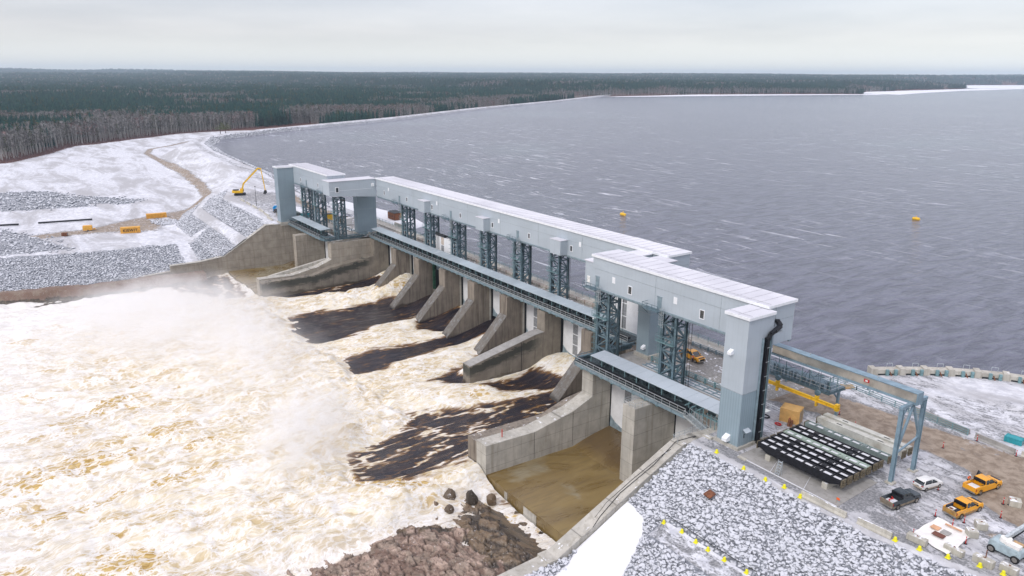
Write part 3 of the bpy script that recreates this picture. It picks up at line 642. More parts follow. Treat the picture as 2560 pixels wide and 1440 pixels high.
def rap_z(X, Y):
    dk, up = rap_masks(X, Y); down = np.clip(-up, 0, 400)
    foam = 1-dk
    ogee = sstep(103, 122, Y)*3.3
    z = -17.05 + ogee*np.where(dk > .5, 1, .8)
    z = np.where(up < 0, -17.05 - 1.25*sstep(6, 55, down), z)
    jump = np.where(up < 0, (1.3+.9*fbm(X/10,Y/10,3,65))*np.exp(-down/14), 0)*sstep(0, 5, down)*sstep(-262,-235,X)
    boil = fbm(X/8, Y/14, 5, 71, .55, True)*.8 + fbm(X/3.0, Y/5.2, 4, 72, .55)*.6 + fbm(X/1.1, Y/1.7, 3, 73)*.2
    big = fbm(X/26, Y/17, 3, 75, .5, True)*1.15
    amp = np.where(up < 0, 1.25*np.exp(-down/120)+.25, .45)
    z = z + jump + foam*(boil*amp + .25) + np.where(up < 0, big*sstep(0,8,down)*np.exp(-down/120), 0)
    z = z + np.where(up > 0, foam*(.55+.7*np.clip(fbm(X/5, Y/8, 3, 79)+.3,0,1)), 0) + dk*(fbm(X/1.6, Y/8, 3, 80)*.14)
    # the shore side is calmer and lower; so is the pocket among the boulders by the apron
    ts = pdist(X, Y, TAIL); z = z - .95*sstep(-34, -6, ts)
    sh = polymask(X, Y, SHALLOW, 3.5); z = z*(1-sh) + sh*(-18.4 - 1.0*sstep(-112,-100,X)*sstep(56,66,Y) + boil*.35 + .25*fbm(X/1.5,Y/1.5,3,84))
    lw = polymask(X, Y, [(-300,71),(-262,71),(-262,60),(-285,52),(-300,52)], 5); z = z*(1-lw)+lw*(-18.6+boil*.2)
    z = z + .9*np.exp(-(((X+113)/2.2)**2+((Y-67)/3.5)**2))*(1+.5*fbm(X,Y,3,81))
    b2 = polymask(X, Y, [(-243.5,121),(-238,121),(-231,104),(-236,88),(-250,88)], 3); z = z + b2*(sstep(96,121,Y)*3.2+.5+.9*fbm(X/2.2,Y/3,4,83))
    for cx, cy, r, h in ((-186,80,4,1.0),(-150,84,5,.8),(-207,88,4,.9)): z = z + h*np.exp(-(((X-cx)/r)**2+((Y-cy)/(r*2))**2))
    return z
def rap_attrs(X, Y, Z):
    dk, up = rap_masks(X, Y); down = np.clip(-up, 0, 400)
    foam = np.clip(1-dk, 0, 1); foam = np.where(up > 0, foam*.86, foam)
    st = polymask(X, Y, DK['e'], 3); vein = np.exp(-(fbm(X/5.5, Y/17, 4, 90)/.085)**2) + .7*np.exp(-(fbm(X/2.3, Y/9, 4, 93)/.07)**2)
    foam = foam + dk*.44*vein*np.where(st > .5, 1.0, .55) + dk*st*.06
    foam = np.where(up > 0, foam, 1)
    amb = .20 + .36*fbm(X/17, Y/26, 3, 91) + .40*np.where(up < 0, sstep(10, 50, down), 0)*sstep(-235,-165,X)*sstep(-30,10,Y+fbm(X/20,Y/20,2,97)*15)
    am2 = polymask(X, Y, [(-127,47),(-124,53),(-121,67),(-122,77),(-116,76),(-113,62),(-113,56),(-116,51),(-118,48)], 3)
    amb = amb + am2*.55; foam = foam - am2*.30*(.6+fbm(X/2, Y/4, 4, 92))
    amb = amb + .45*polymask(X, Y, [(-237,126),(-226,126),(-228,113),(-240,96),(-244,98)], 1.5) + .4*polymask(X, Y, [(-182,127),(-178,127),(-182,112),(-186,104)], 1.2) + .35*polymask(X, Y, [(-132,118),(-121,118),(-124,92),(-133,88)], 1.5)*dk
    white = np.where(up < 0, sstep(25, 90, down)*.55 + .10, .05)+.22*fbm(X/26, Y/34, 3, 95) + sstep(-245,-290,X)*.55 + .3*sstep(20,-30,Y)
    sh = polymask(X, Y, SHALLOW, 4); white = white + sh*.55; foam = foam - sh*.34*(1+fbm(X/3,Y/3,3,98)); amb = amb - sh*.12
    lw = polymask(X, Y, [(-303,71),(-262,71),(-262,62),(-280,50),(-303,46)], 4); foam = foam - lw*.62*(.8+fbm(X/6,Y/3,3,99)*1.2)
    tsh = sstep(-30, -4, pdist(X, Y, TAIL)); foam = foam - tsh*.22
    boil = fbm(X/8, Y/14, 4, 71, .55, True) + .7*fbm(X/3.0, Y/5.2, 3, 72, .55)
    hollow = sstep(.05, -.55, boil)*np.where(up < 0, 1, .6)
    return {'mask': (foam, amb, white), 'mask2': (hollow, dk, X*0)}
xs = np.concatenate([np.arange(-470,-330,1.5), np.arange(-330,-190,.6), np.arange(-190,-85,.36)]); ys = np.concatenate([np.arange(-150,-40,1.6), np.arange(-40,122.4,.42)])
def rap_keep(cx, cy):
    return ~((cx > -119) & (cy > 71.4)) & ~((cx < -257) & (cy > 71.4)) & (pdist(cx, cy, TAIL) < 9) 
r1 = grid_mesh('tailrace_water', xs, ys, rap_z, M['rapids'], rap_attrs, rap_keep); 
def flow_attr(o):
    me = o.data; n = len(me.vertices); c = np.zeros(n*3); me.vertices.foreach_get('co', c); c = c.reshape(-1,3); X = c[:,0]; Y = c[:,1]
    dn = np.clip(70-Y, 0, 300)
    u = X + .16*dn*sstep(-120,-300,X)*1.0 + 5.5*fbm(X/26, Y/34, 3, 111)*sstep(0,25,dn) + 2.6*fbm(X/9, Y/13, 3, 112)*sstep(-8,12,dn) + .8*fbm(X/4,Y/8,2,113)
    v = Y + 5*fbm(X/26, Y/34, 3, 114)*sstep(0,25,dn) + 2.2*fbm(X/9, Y/13, 3, 115)*sstep(-8,12,dn)
    at = me.attributes.new('flow','FLOAT_VECTOR','POINT'); at.data.foreach_set('vector', np.stack([u, v, u*0],1).ravel())
flow_attr(r1); tag(r1, 'boiling cream and amber tailwater with dark sheets below the open gates', 'water', kind='structure')

# bedrock shelf below the right apron
SHELF = [(-106,71.2),(-104.5,69),(-102.5,66),(-101,62.5),(-101,59),(-104,55.5),(-106,49),(-105,44),(-104,38),(-103,30),(-60,18),(-66,58),(-79,62),(-82,71.2)]
def bed_cells(X, Y):
    wx = X+fbm(X/6,Y/6,3,120)*1.6; wy = Y+fbm(X/6,Y/6,3,121)*1.6; u = (wx*.93+wy*.37); v = (wy*.93-wx*.37)
    return cells(u/3.6, v/1.5, 122), cells(u/1.3, v/.7, 131)
def bed_z(X, Y):
    ins = inpoly(X, Y, SHELF); d = np.abs(pdist(X, Y, SHELF, True)); d = np.where(ins, d, -d)
    (f1,f2,h,cx,cy), (g1,g2,k,ex,ey) = bed_cells(X, Y); st = np.floor((fbm(X/10, Y/6, 2, 101)+.9)*3)/3
    z = -19.7 + sstep(-1, 2.0, d)*1.2 + st*.8 + h*.85 + cx*(h-.5)*.9 + cy*.35 - .45*sstep(.10,.02,f2-f1)
    z = z + k*.28 + ey*(k-.5)*.5 - .18*sstep(.12,.03,g2-g1) + fbm(X/.9, Y/.9, 2, 102)*.06
    z = z + sstep(60,50,Y)*sstep(0,8,d)*1.3
    z = np.where(Y > 64, np.minimum(z, -17.7-1.6*sstep(64,69,Y)), z)
    return np.minimum(z, -15.2)
def bed_attrs(X, Y, Z):
    wet = sstep(57, 60, Y+fbm(X/5, Y/5, 3, 103)*5) + sstep(-99,-104, X + fbm(X/4,Y/4,3,104)*5)*sstep(44,54,Y)
    (f1,f2,h,cx,cy), (g1,g2,k,ex,ey) = bed_cells(X, Y); crack = np.maximum(sstep(.10,.02,f2-f1), .6*sstep(.12,.03,g2-g1))
    return {'mask': (np.clip(wet,0,1), h*.65+k*.35, crack)}
b_ = grid_mesh('bedrock_shelf', np.arange(-116,-60,.2), np.arange(24,71.3,.2), bed_z, M['bedrock'], bed_attrs); tag(b_, 'wet brown and pink bedrock shelf below the apron', 'rock', kind='structure')
# ground sheet below everything near the camera
mb = MB(); mb.quad((-600,-2000,-20.5),(2000,-2000,-20.5),(2000,35,-20.5),(-76,35,-20.5),(-76,71,-20.5),(-600,71,-20.5)); tag(mb.build('river_bed', M['bedrock']), 'brown river bed under the tailwater', 'river bed', kind='structure')
# ================================================================== THE DAM
def seams(mb, x0, x1, y, z, step, axis='x'): pass
def windows(root, spots, y, w=.75, h=1.35):
    for x, z in spots:
        fr = MB(); fr.box(x-w/2-.14,x+w/2+.14,y-.10,y-.003,z-h/2-.14,z-h/2); fr.box(x-w/2-.14,x+w/2+.14,y-.10,y-.003,z+h/2,z+h/2+.14)
        fr.box(x-w/2-.14,x-w/2,y-.10,y-.003,z-h/2,z+h/2); fr.box(x+w/2,x+w/2+.14,y-.10,y-.003,z-h/2,z+h/2)
        f = fr.build('window', M['trim'], root); MB().box(x-w/2,x+w/2,y-.05,y-.003,z-h/2,z+h/2).build('pane', M['glass'], f)
def door_perch(root, x, y, z, ladder=True):
    """service door with a small railed platform and caged ladder at the foot of the gallery wall"""
    d = MB(); d.box(x,x+1.1,y-.07,y-.003,z,z+2.5); d.box(x-.1,x+1.2,y-.16,y-.003,z+2.5,z+2.62); d.build('door', M['steel_lt'], root)
    p = MB(); p.box(x-2.6,x+1.5,y-1.5,y-.003,z-.15,z); yy = y-1.48
    for xx in (x-2.6,x-1.3,x,x+1.5): p.bar((xx,yy,z),(xx,yy,z+1.1),.07)
    for zz in (.55,1.1): p.bar((x-2.6,yy,z+zz),(x+1.5,yy,z+zz),.07); p.bar((x-2.6,yy,z+zz),(x-2.6,y,z+zz),.07)
    p.bar((x-2.4,y-1.4,z-.15),(x-2.4,y-.1,z-1.3),.1); p.bar((x+1.3,y-1.4,z-.15),(x+1.3,y-.1,z-1.3),.1); p.build('service_platform', M['steel'], root)
    if ladder:
        l = MB(); lx = x+2.0; ly = y-.55
        for s in (-.25,.25): l.bar((lx+s,ly,z-3.2),(lx+s,ly,z+1.1),.06)
        for k in range(12): l.bar((lx-.25,ly,z-3.1+k*.35),(lx+.25,ly,z-3.1+k*.35),.04)
        for k in range(4):
            zz = z-2.4+k*1.0; l.line([(lx-.38,ly,zz),(lx-.3,ly-.6,zz),(lx+.3,ly-.6,zz),(lx+.38,ly,zz)],.05)
        for s in (-.3,0,.3): l.bar((lx+s,ly-.6,z-2.6),(lx+s,ly-.6,z+.9),.04)
        l.build('caged_ladder', M['galv'], root)
def roofpart(root, x0, x1, y0, y1, z, step=2.2, along='x', ov=.25):
    r = MB(); r.box(x0-ov,x1+ov,y0-ov,y1+ov,z-.02,z+.16)
    f = MB(); f.box(x0-ov-.03,x1+ov+.03,y0-ov-.06,y0-ov-.002,z-.28,z+.20); f.box(x0-ov-.03,x1+ov+.03,y1+ov+.002,y1+ov+.06,z-.28,z+.20)
    f.box(x0-ov-.06,x0-ov-.002,y0-ov,y1+ov,z-.28,z+.20); f.box(x1+ov+.002,x1+ov+.06,y0-ov,y1+ov,z-.28,z+.20)
    ro = r.build('roof', M['roof'], root); f.build('roof_edge_trim', M['trim'], ro)
    s = MB(); n = int((x1-x0)/step)
    for i in range(1, n): 
        x = x0+(x1-x0)*i/n; s.box(x-.03,x+.03,y0-ov+.05,y1+ov-.05,z+.162,z+.21)
    s.bar((x0,y0+.6,z+.34),(x1,y0+.6,z+.34),.06)
    s.build('standing_seam', M['seam'], ro)
def gallery(name, label, x0, x1, y0, y1, z0, z1, cols):
    g = thing(name, label, 'hoist gallery', ((x0+x1)/2, (y0+y1)/2, z0))
    MB().box(x0,x1,y0,y1,z0,z1).build('cladding_wall', M['clad'], g)
    roofpart(g, x0, x1, y0, y1, z1)
    j = MB(); zs = z0+(z1-z0)*.60
    j.box(x0,x1,y0-.03,y0-.002,zs,zs+.07); j.box(x1+.002,x1+.03,y0,y1,zs,zs+.07); j.box(x0-.03,x0-.002,y0,y1,zs,zs+.07)
    for x in cols: j.box(x-.04,x+.04,y0-.028,y0-.003,z0,z1)
    j.box(x1+.003,x1+.028,y0+2,y0+2.08,z0,z1)
    j.build('panel_joint', M['joint'], g)
    u = MB(); u.box(x0+.1,x1-.1,y0+.1,y0+.5,z0-.38,z0-.002); u.box(x0+.1,x1-.1,y1-.5,y1-.1,z0-.38,z0-.002); u.box(x0-.04,x1+.04,y0-.10,y0-.004,z0-.12,z0+.18)
    for i in range(int((x1-x0)/3)): u.box(x0+1.5+i*3,x0+1.7+i*3,y0+.5,y1-.5,z0-.34,z0-.002)
    u.build('floor_beam', M['steel_lt'], g)
    return g
PC = [-113.7,-132.5,-152.0,-169.2,-186.9,-204.8,-222.6,-240.2]          # main pier centres right to left
LY0, LY1, LZ0, LZ1 = 117.3, 124.2, 15.3, 22.1
LG = gallery('long_hoist_gallery', 'longest pale grey hoist gallery running over the main row of spillway gates', -258.9,-110,LY0,LY1,LZ0,LZ1, [-248+18.2*k for k in range(8)])
windows(LG, [(-252.3+18.22*k, 17.5) for k in range(7)], LY0)
for x in (-240.5,-204.2,-167.2): door_perch(LG, x, LY0, LZ0+.1)
for x in (-249,-213,-176.5,-140): MB().box(x,x+.8,LY0-.06,LY0-.003,LZ0+3.3,LZ0+4.5).build('vent_panel', M['trim'], LG)
for x in (-221.3,-185.1,-148.9):
    b = MB().box(x,x+4.3,LY0-2.3,LY0-.004,LZ0+.3,LZ0+4.0).build('hoist_box', M['clad'], LG)
    MB().box(x-.12,x+4.42,LY0-2.42,LY0-.005,LZ0+4.003,LZ0+4.13).build('hoist_box_roof', M['roof'], b)
RG = gallery('near_hoist_gallery', 'near pale grey hoist gallery with ribbed white roof joined to the front stair tower', -115.6,-71.8,100.9,108,16.5,23.5, [-97.3,-81.5])
windows(RG, [(-104.2,18.5),(-85.5,18.5)], 100.9, .9, 1.5)
for x in (-114.6,-96.6): door_perch(RG, x, 100.9, 16.6)
for x in (-109.5,-92.5): MB().box(x,x+.9,100.84,100.897,18.8,20.1).build('vent_panel', M['trim'], RG)
FG = gallery('far_hoist_gallery', 'short far hoist gallery joined to the farthest stair tower', -307.6,-266.2,101,107.8,16.4,23.5, [-296,-281])
windows(FG, [(-295.2,18.6),(-276.2,18.7)], 101)
for x in (-289.5,-271.5): door_perch(FG, x, 101, 16.5)
# link corridors
lk = thing('link_corridor', 'pale grey link corridor between the far and the long hoist galleries', 'corridor', (-262.5,108,15.4))
MB().prism([(98.9,16.8),(98.9,21.9),(117.28,21.9),(117.28,15.2),(106,16.2)], 'x', -265.8,-259.3).build('cladding_wall', M['clad'], lk)
MB().box(-266.0,-259.1,98.7,117.28,21.905,22.1).build('roof', M['roof'], lk)
MB().box(-259.298,-259.26,98.9,117.2,18.5,18.58).build('panel_joint', M['trim'], lk)
fr = MB(); fr.box(-259.29,-259.2,101.2,102.5,17.9,19.9); f = fr.build('window', M['trim'], lk); MB().box(-259.195,-259.16,101.4,102.3,18.1,19.7).build('pane', M['glass'], f)
MB().box(-259.29,-258.8,115.4,116.3,19.2,20.4).build('wall_lamp', M['trim'], lk)
lk2 = thing('link_corridor', 'pale grey link corridors behind the near gallery, their white roofs split by a slot', 'corridor', (-114,112,15.4))
MB().box(-118.9,-114.6,101.6,117.28,15.2,21.6).build('cladding_wall', M['clad'], lk2); MB().box(-119.05,-114.45,101.4,117.28,21.605,21.8).build('roof', M['roof'], lk2)
MB().box(-112.2,-107.3,108.02,117.28,16,21.6).build('cladding_wall', M['clad'], lk2); MB().box(-112.35,-107.1,108.02,117.28,21.605,21.8).build('roof', M['roof'], lk2)
MB().box(-107.29,-107.2,113,113.08,16,21.6).build('panel_joint', M['joint'], lk2)
MB().box(-118.1,-117.2,101.5,101.59,17.0,18.4).build('wall_lamp', M['reflex'], lk2)

# stair towers
def tower(label, x0, x1, y0, y1, zt, split, mats, near=False):
    t = thing('stair_tower', label, 'tower', ((x0+x1)/2,(y0+y1)/2,0))
    MB().box(x0,x1,y0,y1,split,zt).build('upper_cladding', M[mats[0]], t)
    MB().box(x0+.04,x1-.04,y0+.04,y1-.04,.55,split).build('lower_cladding', M[mats[1]], t)
    b = MB(); b.box(x0-.35,x1+.35,y0-.35,y1+.2,-.9,.55); b.build('concrete_base', M['conc_new'], t)
    MB().box(x0-.03,x1+.03,y0-.03,y1,split-.05,split+.05).build('cladding_joint', M['joint'], t)
    return t
NT_ = tower('tall pale stair tower with a ribbed lower half, nearest the camera', -74.95,-70.5,94.5,100.85,22.96,9.95,('clad','clad_low'), True)
roofpart(NT_, -74.95,-70.5,94.5,100.6,22.96,1.5)
def hood(root, x, y, z, dx, dy, s=.9):
    m = MB()
    if dy: m.prism([(y,z+s),(y+dy*s,z+s*.45),(y+dy*s,z-.1),(y,z-.1)], 'x', x, x+s)
    else: m.prism([(x,z+s),(x+dx*s,z+s*.45),(x+dx*s,z-.1),(x,z-.1)], 'y', y, y+s)
    m.build('vent_hood', M['trim'], root)
hood(NT_, -73.7, 94.497, 16.3, 0, -1, .75); hood(NT_, -73.1, 94.53, 1.15, 0, -1, 1.0)
d = MB().box(-70.535,-70.45,95.6,96.9,.56,2.9).build('door', M['clad_dark'], NT_); MB().box(-70.447,-70.42,95.75,95.95,1.9,2.6).build('door_glass', M['glass'], d)
m = MB(); m.add([(-70.5,95.5,3.5),(-69.8,95.5,3.1),(-69.8,96.9,3.1),(-70.5,96.9,3.5),(-70.5,95.5,3.4),(-69.8,95.5,3.0),(-69.8,96.9,3.0),(-70.5,96.9,3.4)],[(0,1,2,3),(7,6,5,4),(0,4,5,1),(1,5,6,2),(2,6,7,3)]); m.build('door_canopy', M['clad'], NT_)
for (yy, w_, mm, nm) in ((98.2,.10,'steel_lt','conduit'),(98.75,.5,'black','cable_trunk'),(99.35,.22,'steel_lt','conduit'),(99.75,.22,'rail','conduit'),(100.2,.25,'steel_lt','conduit')):
    MB().box(-70.49,-70.1,yy,yy+w_,.9 if mm!='black' else .3,19.0).build(nm, M[mm], NT_)
c = MB(); c.line([(-70.0,99.0,.3),(-70.0,99.0,18.6),(-70.0,99.6,19.6),(-70.0,100.6,19.9)],.55,.55); c.line([(-70,100.6,19.9),(-70.3,102.4,20.4),(-71.5,103.0,20.9)],.7,.55); c.line([(-70,99,1.2),(-69.6,99.3,.5),(-68.8,99.9,.25)],.5); c.build('cable_bundle', M['black'], NT_)
for k in range(7): MB().bar((-69.65,98.6,2.5+k*2.5),(-69.65,99.4,2.5+k*2.5),.07).build('cable_clip', M['galv'], NT_)
br = MB(); br.line([(-70.8,100.9,19.2),(-70.1,102.6,19.5),(-71.7,103.6,19.9)],.3,.12); br.build('cable_bracket', M['galv'], NT_)
MB().box(-68.9,-67.4,92.6,93.2,.0,.22).build('entrance_slab', M['block'], NT_)
FT = tower('farthest slate grey stair tower, beyond the far gallery', -308.0,-303.6,94.3,101,23.0,9.95,('clad_dark','clad_dark'))
roofpart(FT, -308.0,-303.6,94.3,101,23.0,1.5)
MT1 = tower('slate grey stair tower between the near and long galleries, behind the lattice tower', -112.8,-109,111.9,117.2,15.28,10,('clad_dark','clad_dark'))
hood(MT1, -110.6, 111.9, 2.0, 0, -1, .8)
MT2 = tower('slate grey stair tower under the far end of the long gallery', -269.3,-265.6,112,119.8,16,9.8,('clad_dark','clad_dark'))

# lattice towers
def lattice(label, xc, y0, y1, zt, z0=0, ladder=True, hw=1.7):
    t = thing('lattice_tower', label, 'lattice tower', (xc,(y0+y1)/2,z0), group='lattice towers carrying the hoist galleries')
    for sx in (-1,1):
        for y in (y0,y1):
            l = MB(); x = xc+sx*hw
            l.box(x-.27,x+.27,y-.26,y-.16,z0,zt); l.box(x-.27,x+.27,y+.16,y+.26,z0,zt); l.box(x-.07,x+.07,y-.16,y+.16,z0,zt)
            l.build('leg', M['steel'], t)
    b = MB(); n = 6; H = (zt-z0)/n
    for k in range(n+1):
        z = z0+.3+k*H*.98; z = min(z, zt-.15)
        for y in (y0,y1): b.bar((xc-hw,y,z),(xc+hw,y,z),.26,.3)
        for sx in (-1,1): b.bar((xc+sx*hw,y0,z),(xc+sx*hw,y1,z),.26,.3)
        if k < n:
            z2 = min(z+H*.98, zt-.15); s = 1 if k%2 else -1
            for y in (y0,y1): b.bar((xc-s*hw,y,z),(xc+s*hw,y,z2),.24)
            for sx in (-1,1): b.bar((xc+sx*hw,y0 if s>0 else y1,z),(xc+sx*hw,y1 if s>0 else y0,z2),.24)
    b.build('bracing', M['steel'], t)
    p = MB(); z = z0+(zt-z0)*.62; p.box(xc-hw-.9,xc+hw+.3,y0-1.0,y0-.23,z-.12,z)
    for x in (xc-hw-.9,xc,xc+hw+.3): p.bar((x,y0-1,z),(x,y0-1,z+1.1),.06)
    for q in (.55,1.1): p.bar((xc-hw-.9,y0-1,z+q),(xc+hw+.3,y0-1,z+q),.06)
    p.build('platform', M['rail'], t)
    if ladder:
        l = MB(); lx = xc-hw-.55; ly = y0-.3
        for s in (-.22,.22): l.bar((lx+s,ly,z0+.3),(lx+s,ly,zt-.4),.06)
        for k in range(int((zt-z0)/.45)): l.bar((lx-.22,ly,z0+.5+k*.45),(lx+.22,ly,z0+.5+k*.45),.04)
        for k in range(int((zt-z0-3)/1.3)):
            zz = z0+2.4+k*1.3; l.line([(lx-.32,ly,zz),(lx-.3,ly-.6,zz),(lx+.3,ly-.6,zz),(lx+.32,ly,zz)],.05)
        l.build('caged_ladder', M['rail'], t)
    gd = MB(); gd.box(xc-hw-.62,xc-hw-.3,y0+.9,y0+1.3,z0+.0,z0+(zt-z0)*.52); gd.build('gate_guide', M['dark'], t)
    r = MB()
    for q, xx in enumerate((xc+hw+1.2,xc+hw+1.9,xc+hw+2.6)): r.bar((xx,y0+1.6,z0+1.2),(xx,y0+1.6,zt-.4),.07)
    r.box(xc+hw+.6,xc+hw+3.0,y0+1.1,y0+2.1,zt-.75,zt-.39)
    for q in range(4): r.tube((xc-hw-2.6+q*.45,y0+.6,zt-.55-q*.12),(xc-hw-2.3+q*.45,y0+1.6,zt-.6-q*.12),.28,n=7)
    r.build('hoist_rope_sheave', M['dark'], t)
    return t
ordn = ['first','second','third','fourth','fifth','sixth','seventh']
for i, xc in enumerate(PC[1:]):
    k = 6-i
    lattice('%s lattice tower from the left in the row under the longest gallery' % ordn[k], xc-.0, 119.3,122.3, LZ0-.42)
lattice('lattice tower at the left end of the near gallery, beside the walkway corner', -113.6,102.5,105.4,16.05)
lattice('lattice tower under the middle of the near gallery, in front of the amber pickup', -94.6,102.5,105.4,16.05)
lattice('leftmost lattice tower under the far gallery', -297.5,102.5,105.4,15.95)
lattice('middle lattice tower under the far gallery', -283.0,102.5,105.4,15.95)
lattice('lattice tower at the right end of the far gallery, before the link corridor', -263.0,102.3,105.2,15.5)

# ------------------------------------------------------------------ piers, dividers, walls
def pier(label, xc, w=3.8, Y=0, sill=-14.0, style='conc_old'):
    x0, x1 = xc-w/2, xc+w/2; t = thing('spillway_pier', label, 'concrete pier', (xc,118,-18), group='piers of the main spillway')
    MB().prism([(114.2,-1),(114.2,-6.6),(104.8,-16.3),(103.6,-18.6),(131,-18.6),(131,-1.0)], 'x', x0, x1).build('pier_body', M['conc_old'], t)
    MB().add([(x0+.05,114.17,-6.52),(x1-.05,114.17,-6.52),(x1-.05,104.72,-16.27),(x0+.05,104.72,-16.27),(x1-.05,103.5,-18.6),(x0+.05,103.5,-18.6)],[(0,1,2,3),(3,2,4,5)]).build('worn_nose_face', M['conc_nose'], t)
    g = MB(); g.box(x1+.002,x1+.05,120.35,121.9,-14.2,-1); g.build('gate_slot', M['black'], t)
    g = MB(); g.box(x0-.05,x0-.002,120.35,121.9,-14.2,-1); g.build('gate_slot', M['black'], t)
    g = MB(); g.box(x1+.003,x1+.07,119.7,120.3,-14.2,-1); g.build('steel_corner', M['conc_new'], t)
    return t
names = ['pier with a rounded icy nose, right of the long mid-channel wall','', 'pier whose worn nose runs down beside the long mid-channel wall','pier left of the second dark sheet of water','pier right of the first open bay, with a broad pale nose','pier left of the first open bay','leftmost free pier, with a crust of ice down its nose']
for i, xc in enumerate(PC[1:]):
    if i == 1: continue
    pier(names[i], xc)
# long dividing wall on pier -152
t = thing('divider_wall', 'long weathered wall running far downstream from the pier in mid channel', 'concrete wall', (-152,100,-18))
MB().prism([(114.8,-1),(114.8,-6.6),(112,-6.8),(91.3,-11.3),(91.3,-18.6),(131,-18.6),(131,-1)], 'x', -153.7,-150.3).build('wall_body', M['conc_stain'], t)
MB().add([(-153.65,111.98,-6.72),(-150.35,111.98,-6.72),(-150.35,91.35,-11.22),(-153.65,91.35,-11.22),(-153.65,114.75,-6.52),(-150.35,114.75,-6.52)],[(0,1,2,3),(4,5,1,0)]).build('wall_coping', M['conc_deck'], t)
for xx in (-150.25,-153.75): MB().box(min(xx,xx+.05*(1 if xx>-152 else -1)),max(xx,xx+.05*(1 if xx>-152 else -1)),120.35,121.9,-14.2,-1).build('gate_slot', M['black'], t)
MB().box(-150.295,-150.27,107.2,107.35,-18,-8).build('wall_joint', M['black'], t)
# right and left dividers (side channel / main channel)
def divider(label, sgn, xi, xo, mainw, mats):
    t = thing('divider_wall', label, 'concrete wall', (xi,90,-18))
    a, b = min(xi,xo), max(xi,xo)
    MB().prism([(98.8,-1),(98.8,-7),(93.5,-9.1),(83.4,-11.05),(71.5,-10.75),(71.5,-18.8),(112,-18.8),(112,-1)], 'x', a, b).build('side_wall', M[mats[0]], t)
    c, d = (a-mainw, a-.003) if sgn > 0 else (b+.003, b+mainw)
    MB().prism([(114.6,-1),(114.6,-7.2),(97,-9.3),(90,-11.4),(71.5,-11.2),(71.5,-18.8),(131,-18.8),(131,-1)], 'x', c, d).build('channel_wall', M[mats[1]], t)
    k = MB(); k.add([(a+.02,98.78,-6.97),(b-.02,98.78,-6.97),(b-.02,93.5,-9.06),(a+.02,93.5,-9.06),(b-.02,83.4,-11.0),(a+.02,83.4,-11.0),(b-.02,71.52,-10.7),(a+.02,71.52,-10.7)],[(0,1,2,3),(3,2,4,5),(5,4,6,7)]); k.build('wall_coping', M['conc_new'], t)
    xf = (b+.003, b+.05) if sgn > 0 else (a-.05, a-.003)
    MB().box(xf[0],xf[1],104,105.4,-16.2,-1).build('gate_slot', M['black'], t)
    xm = (c-.05,c-.002) if sgn > 0 else (d+.002,d+.05)
    MB().box(xm[0],xm[1],120.35,121.9,-14.2,-1).build('gate_slot', M['black'], t)
    # narrow upper block joining both lines
    MB().box(a,b,112.002,131,-18.8,-1.0).build('upper_block', M[mats[0]], t)
    return t
DR = divider('pale new concrete wall dividing the rapids from the drained apron at right', 1, -112.0,-115.5, 3.3, ('conc_new','conc_old'))
MB().box(-113.6,-113.45,76.3,76.45,-10.7,-9.0).build('marker_post', M['red'], DR)
j = MB()
for yy in (83.4,93.6): j.box(-111.998,-111.975,yy,yy+.06,-17,-11 if yy<90 else -9.2)
j.build('wall_joint', M['dark'], DR)
DL = divider('far divider wall with a black stained flank below the far gallery', -1, -260.9,-264.3, 3.2, ('conc_mist','conc_stain'))
# side channel middle piers
def mid_pier(label, xc, y0, cage):
    t = thing('side_pier', label, 'concrete pier', (xc,100,-17))
    MB().box(xc-1.65,xc+1.65,y0,112,-17.6,-1.0).build('pier_body', M['conc_new' if cage else 'conc_mist'], t)
    MB().box(xc+1.653,xc+1.70,104,105.4,-16.2,-1).build('gate_slot', M['black'], t); MB().box(xc-1.70,xc-1.653,104,105.4,-16.2,-1).build('gate_slot', M['black'], t)
    if cage:
        r = MB(); z = -1.0
        for (x,y) in ((xc-1.55,y0+.1),(xc,y0+.1),(xc+1.55,y0+.1),(xc-1.55,y0+2),(xc-1.55,y0+3.8),(xc+1.55,y0+2),(xc+1.55,y0+3.8)): r.bar((x,y,z),(x,y,z+1.1),.06)
        for q in (.55,1.1): r.line([(xc-1.55,y0+3.8,z+q),(xc-1.55,y0+.1,z+q),(xc+1.55,y0+.1,z+q),(xc+1.55,y0+3.8,z+q)],.05)
        r.build('guard_rail', M['galv'], t)
    return t
mid_pier('square new concrete pier standing in the drained side channel', -94.65, 92.9, True)
mid_pier('damp square pier in the far side channel', -283.4, 92.6, False)
# strut wall seen in the far channel
t = thing('wing_wall', 'sloping pale strut wall in the far side channel', 'concrete wall', (-264.4,90,-12))
MB().prism([(98,-7.3),(98,-8.6),(76,-12),(76,-11)], 'x', -265.6,-264.32).build('strut', M['conc_new'], t)
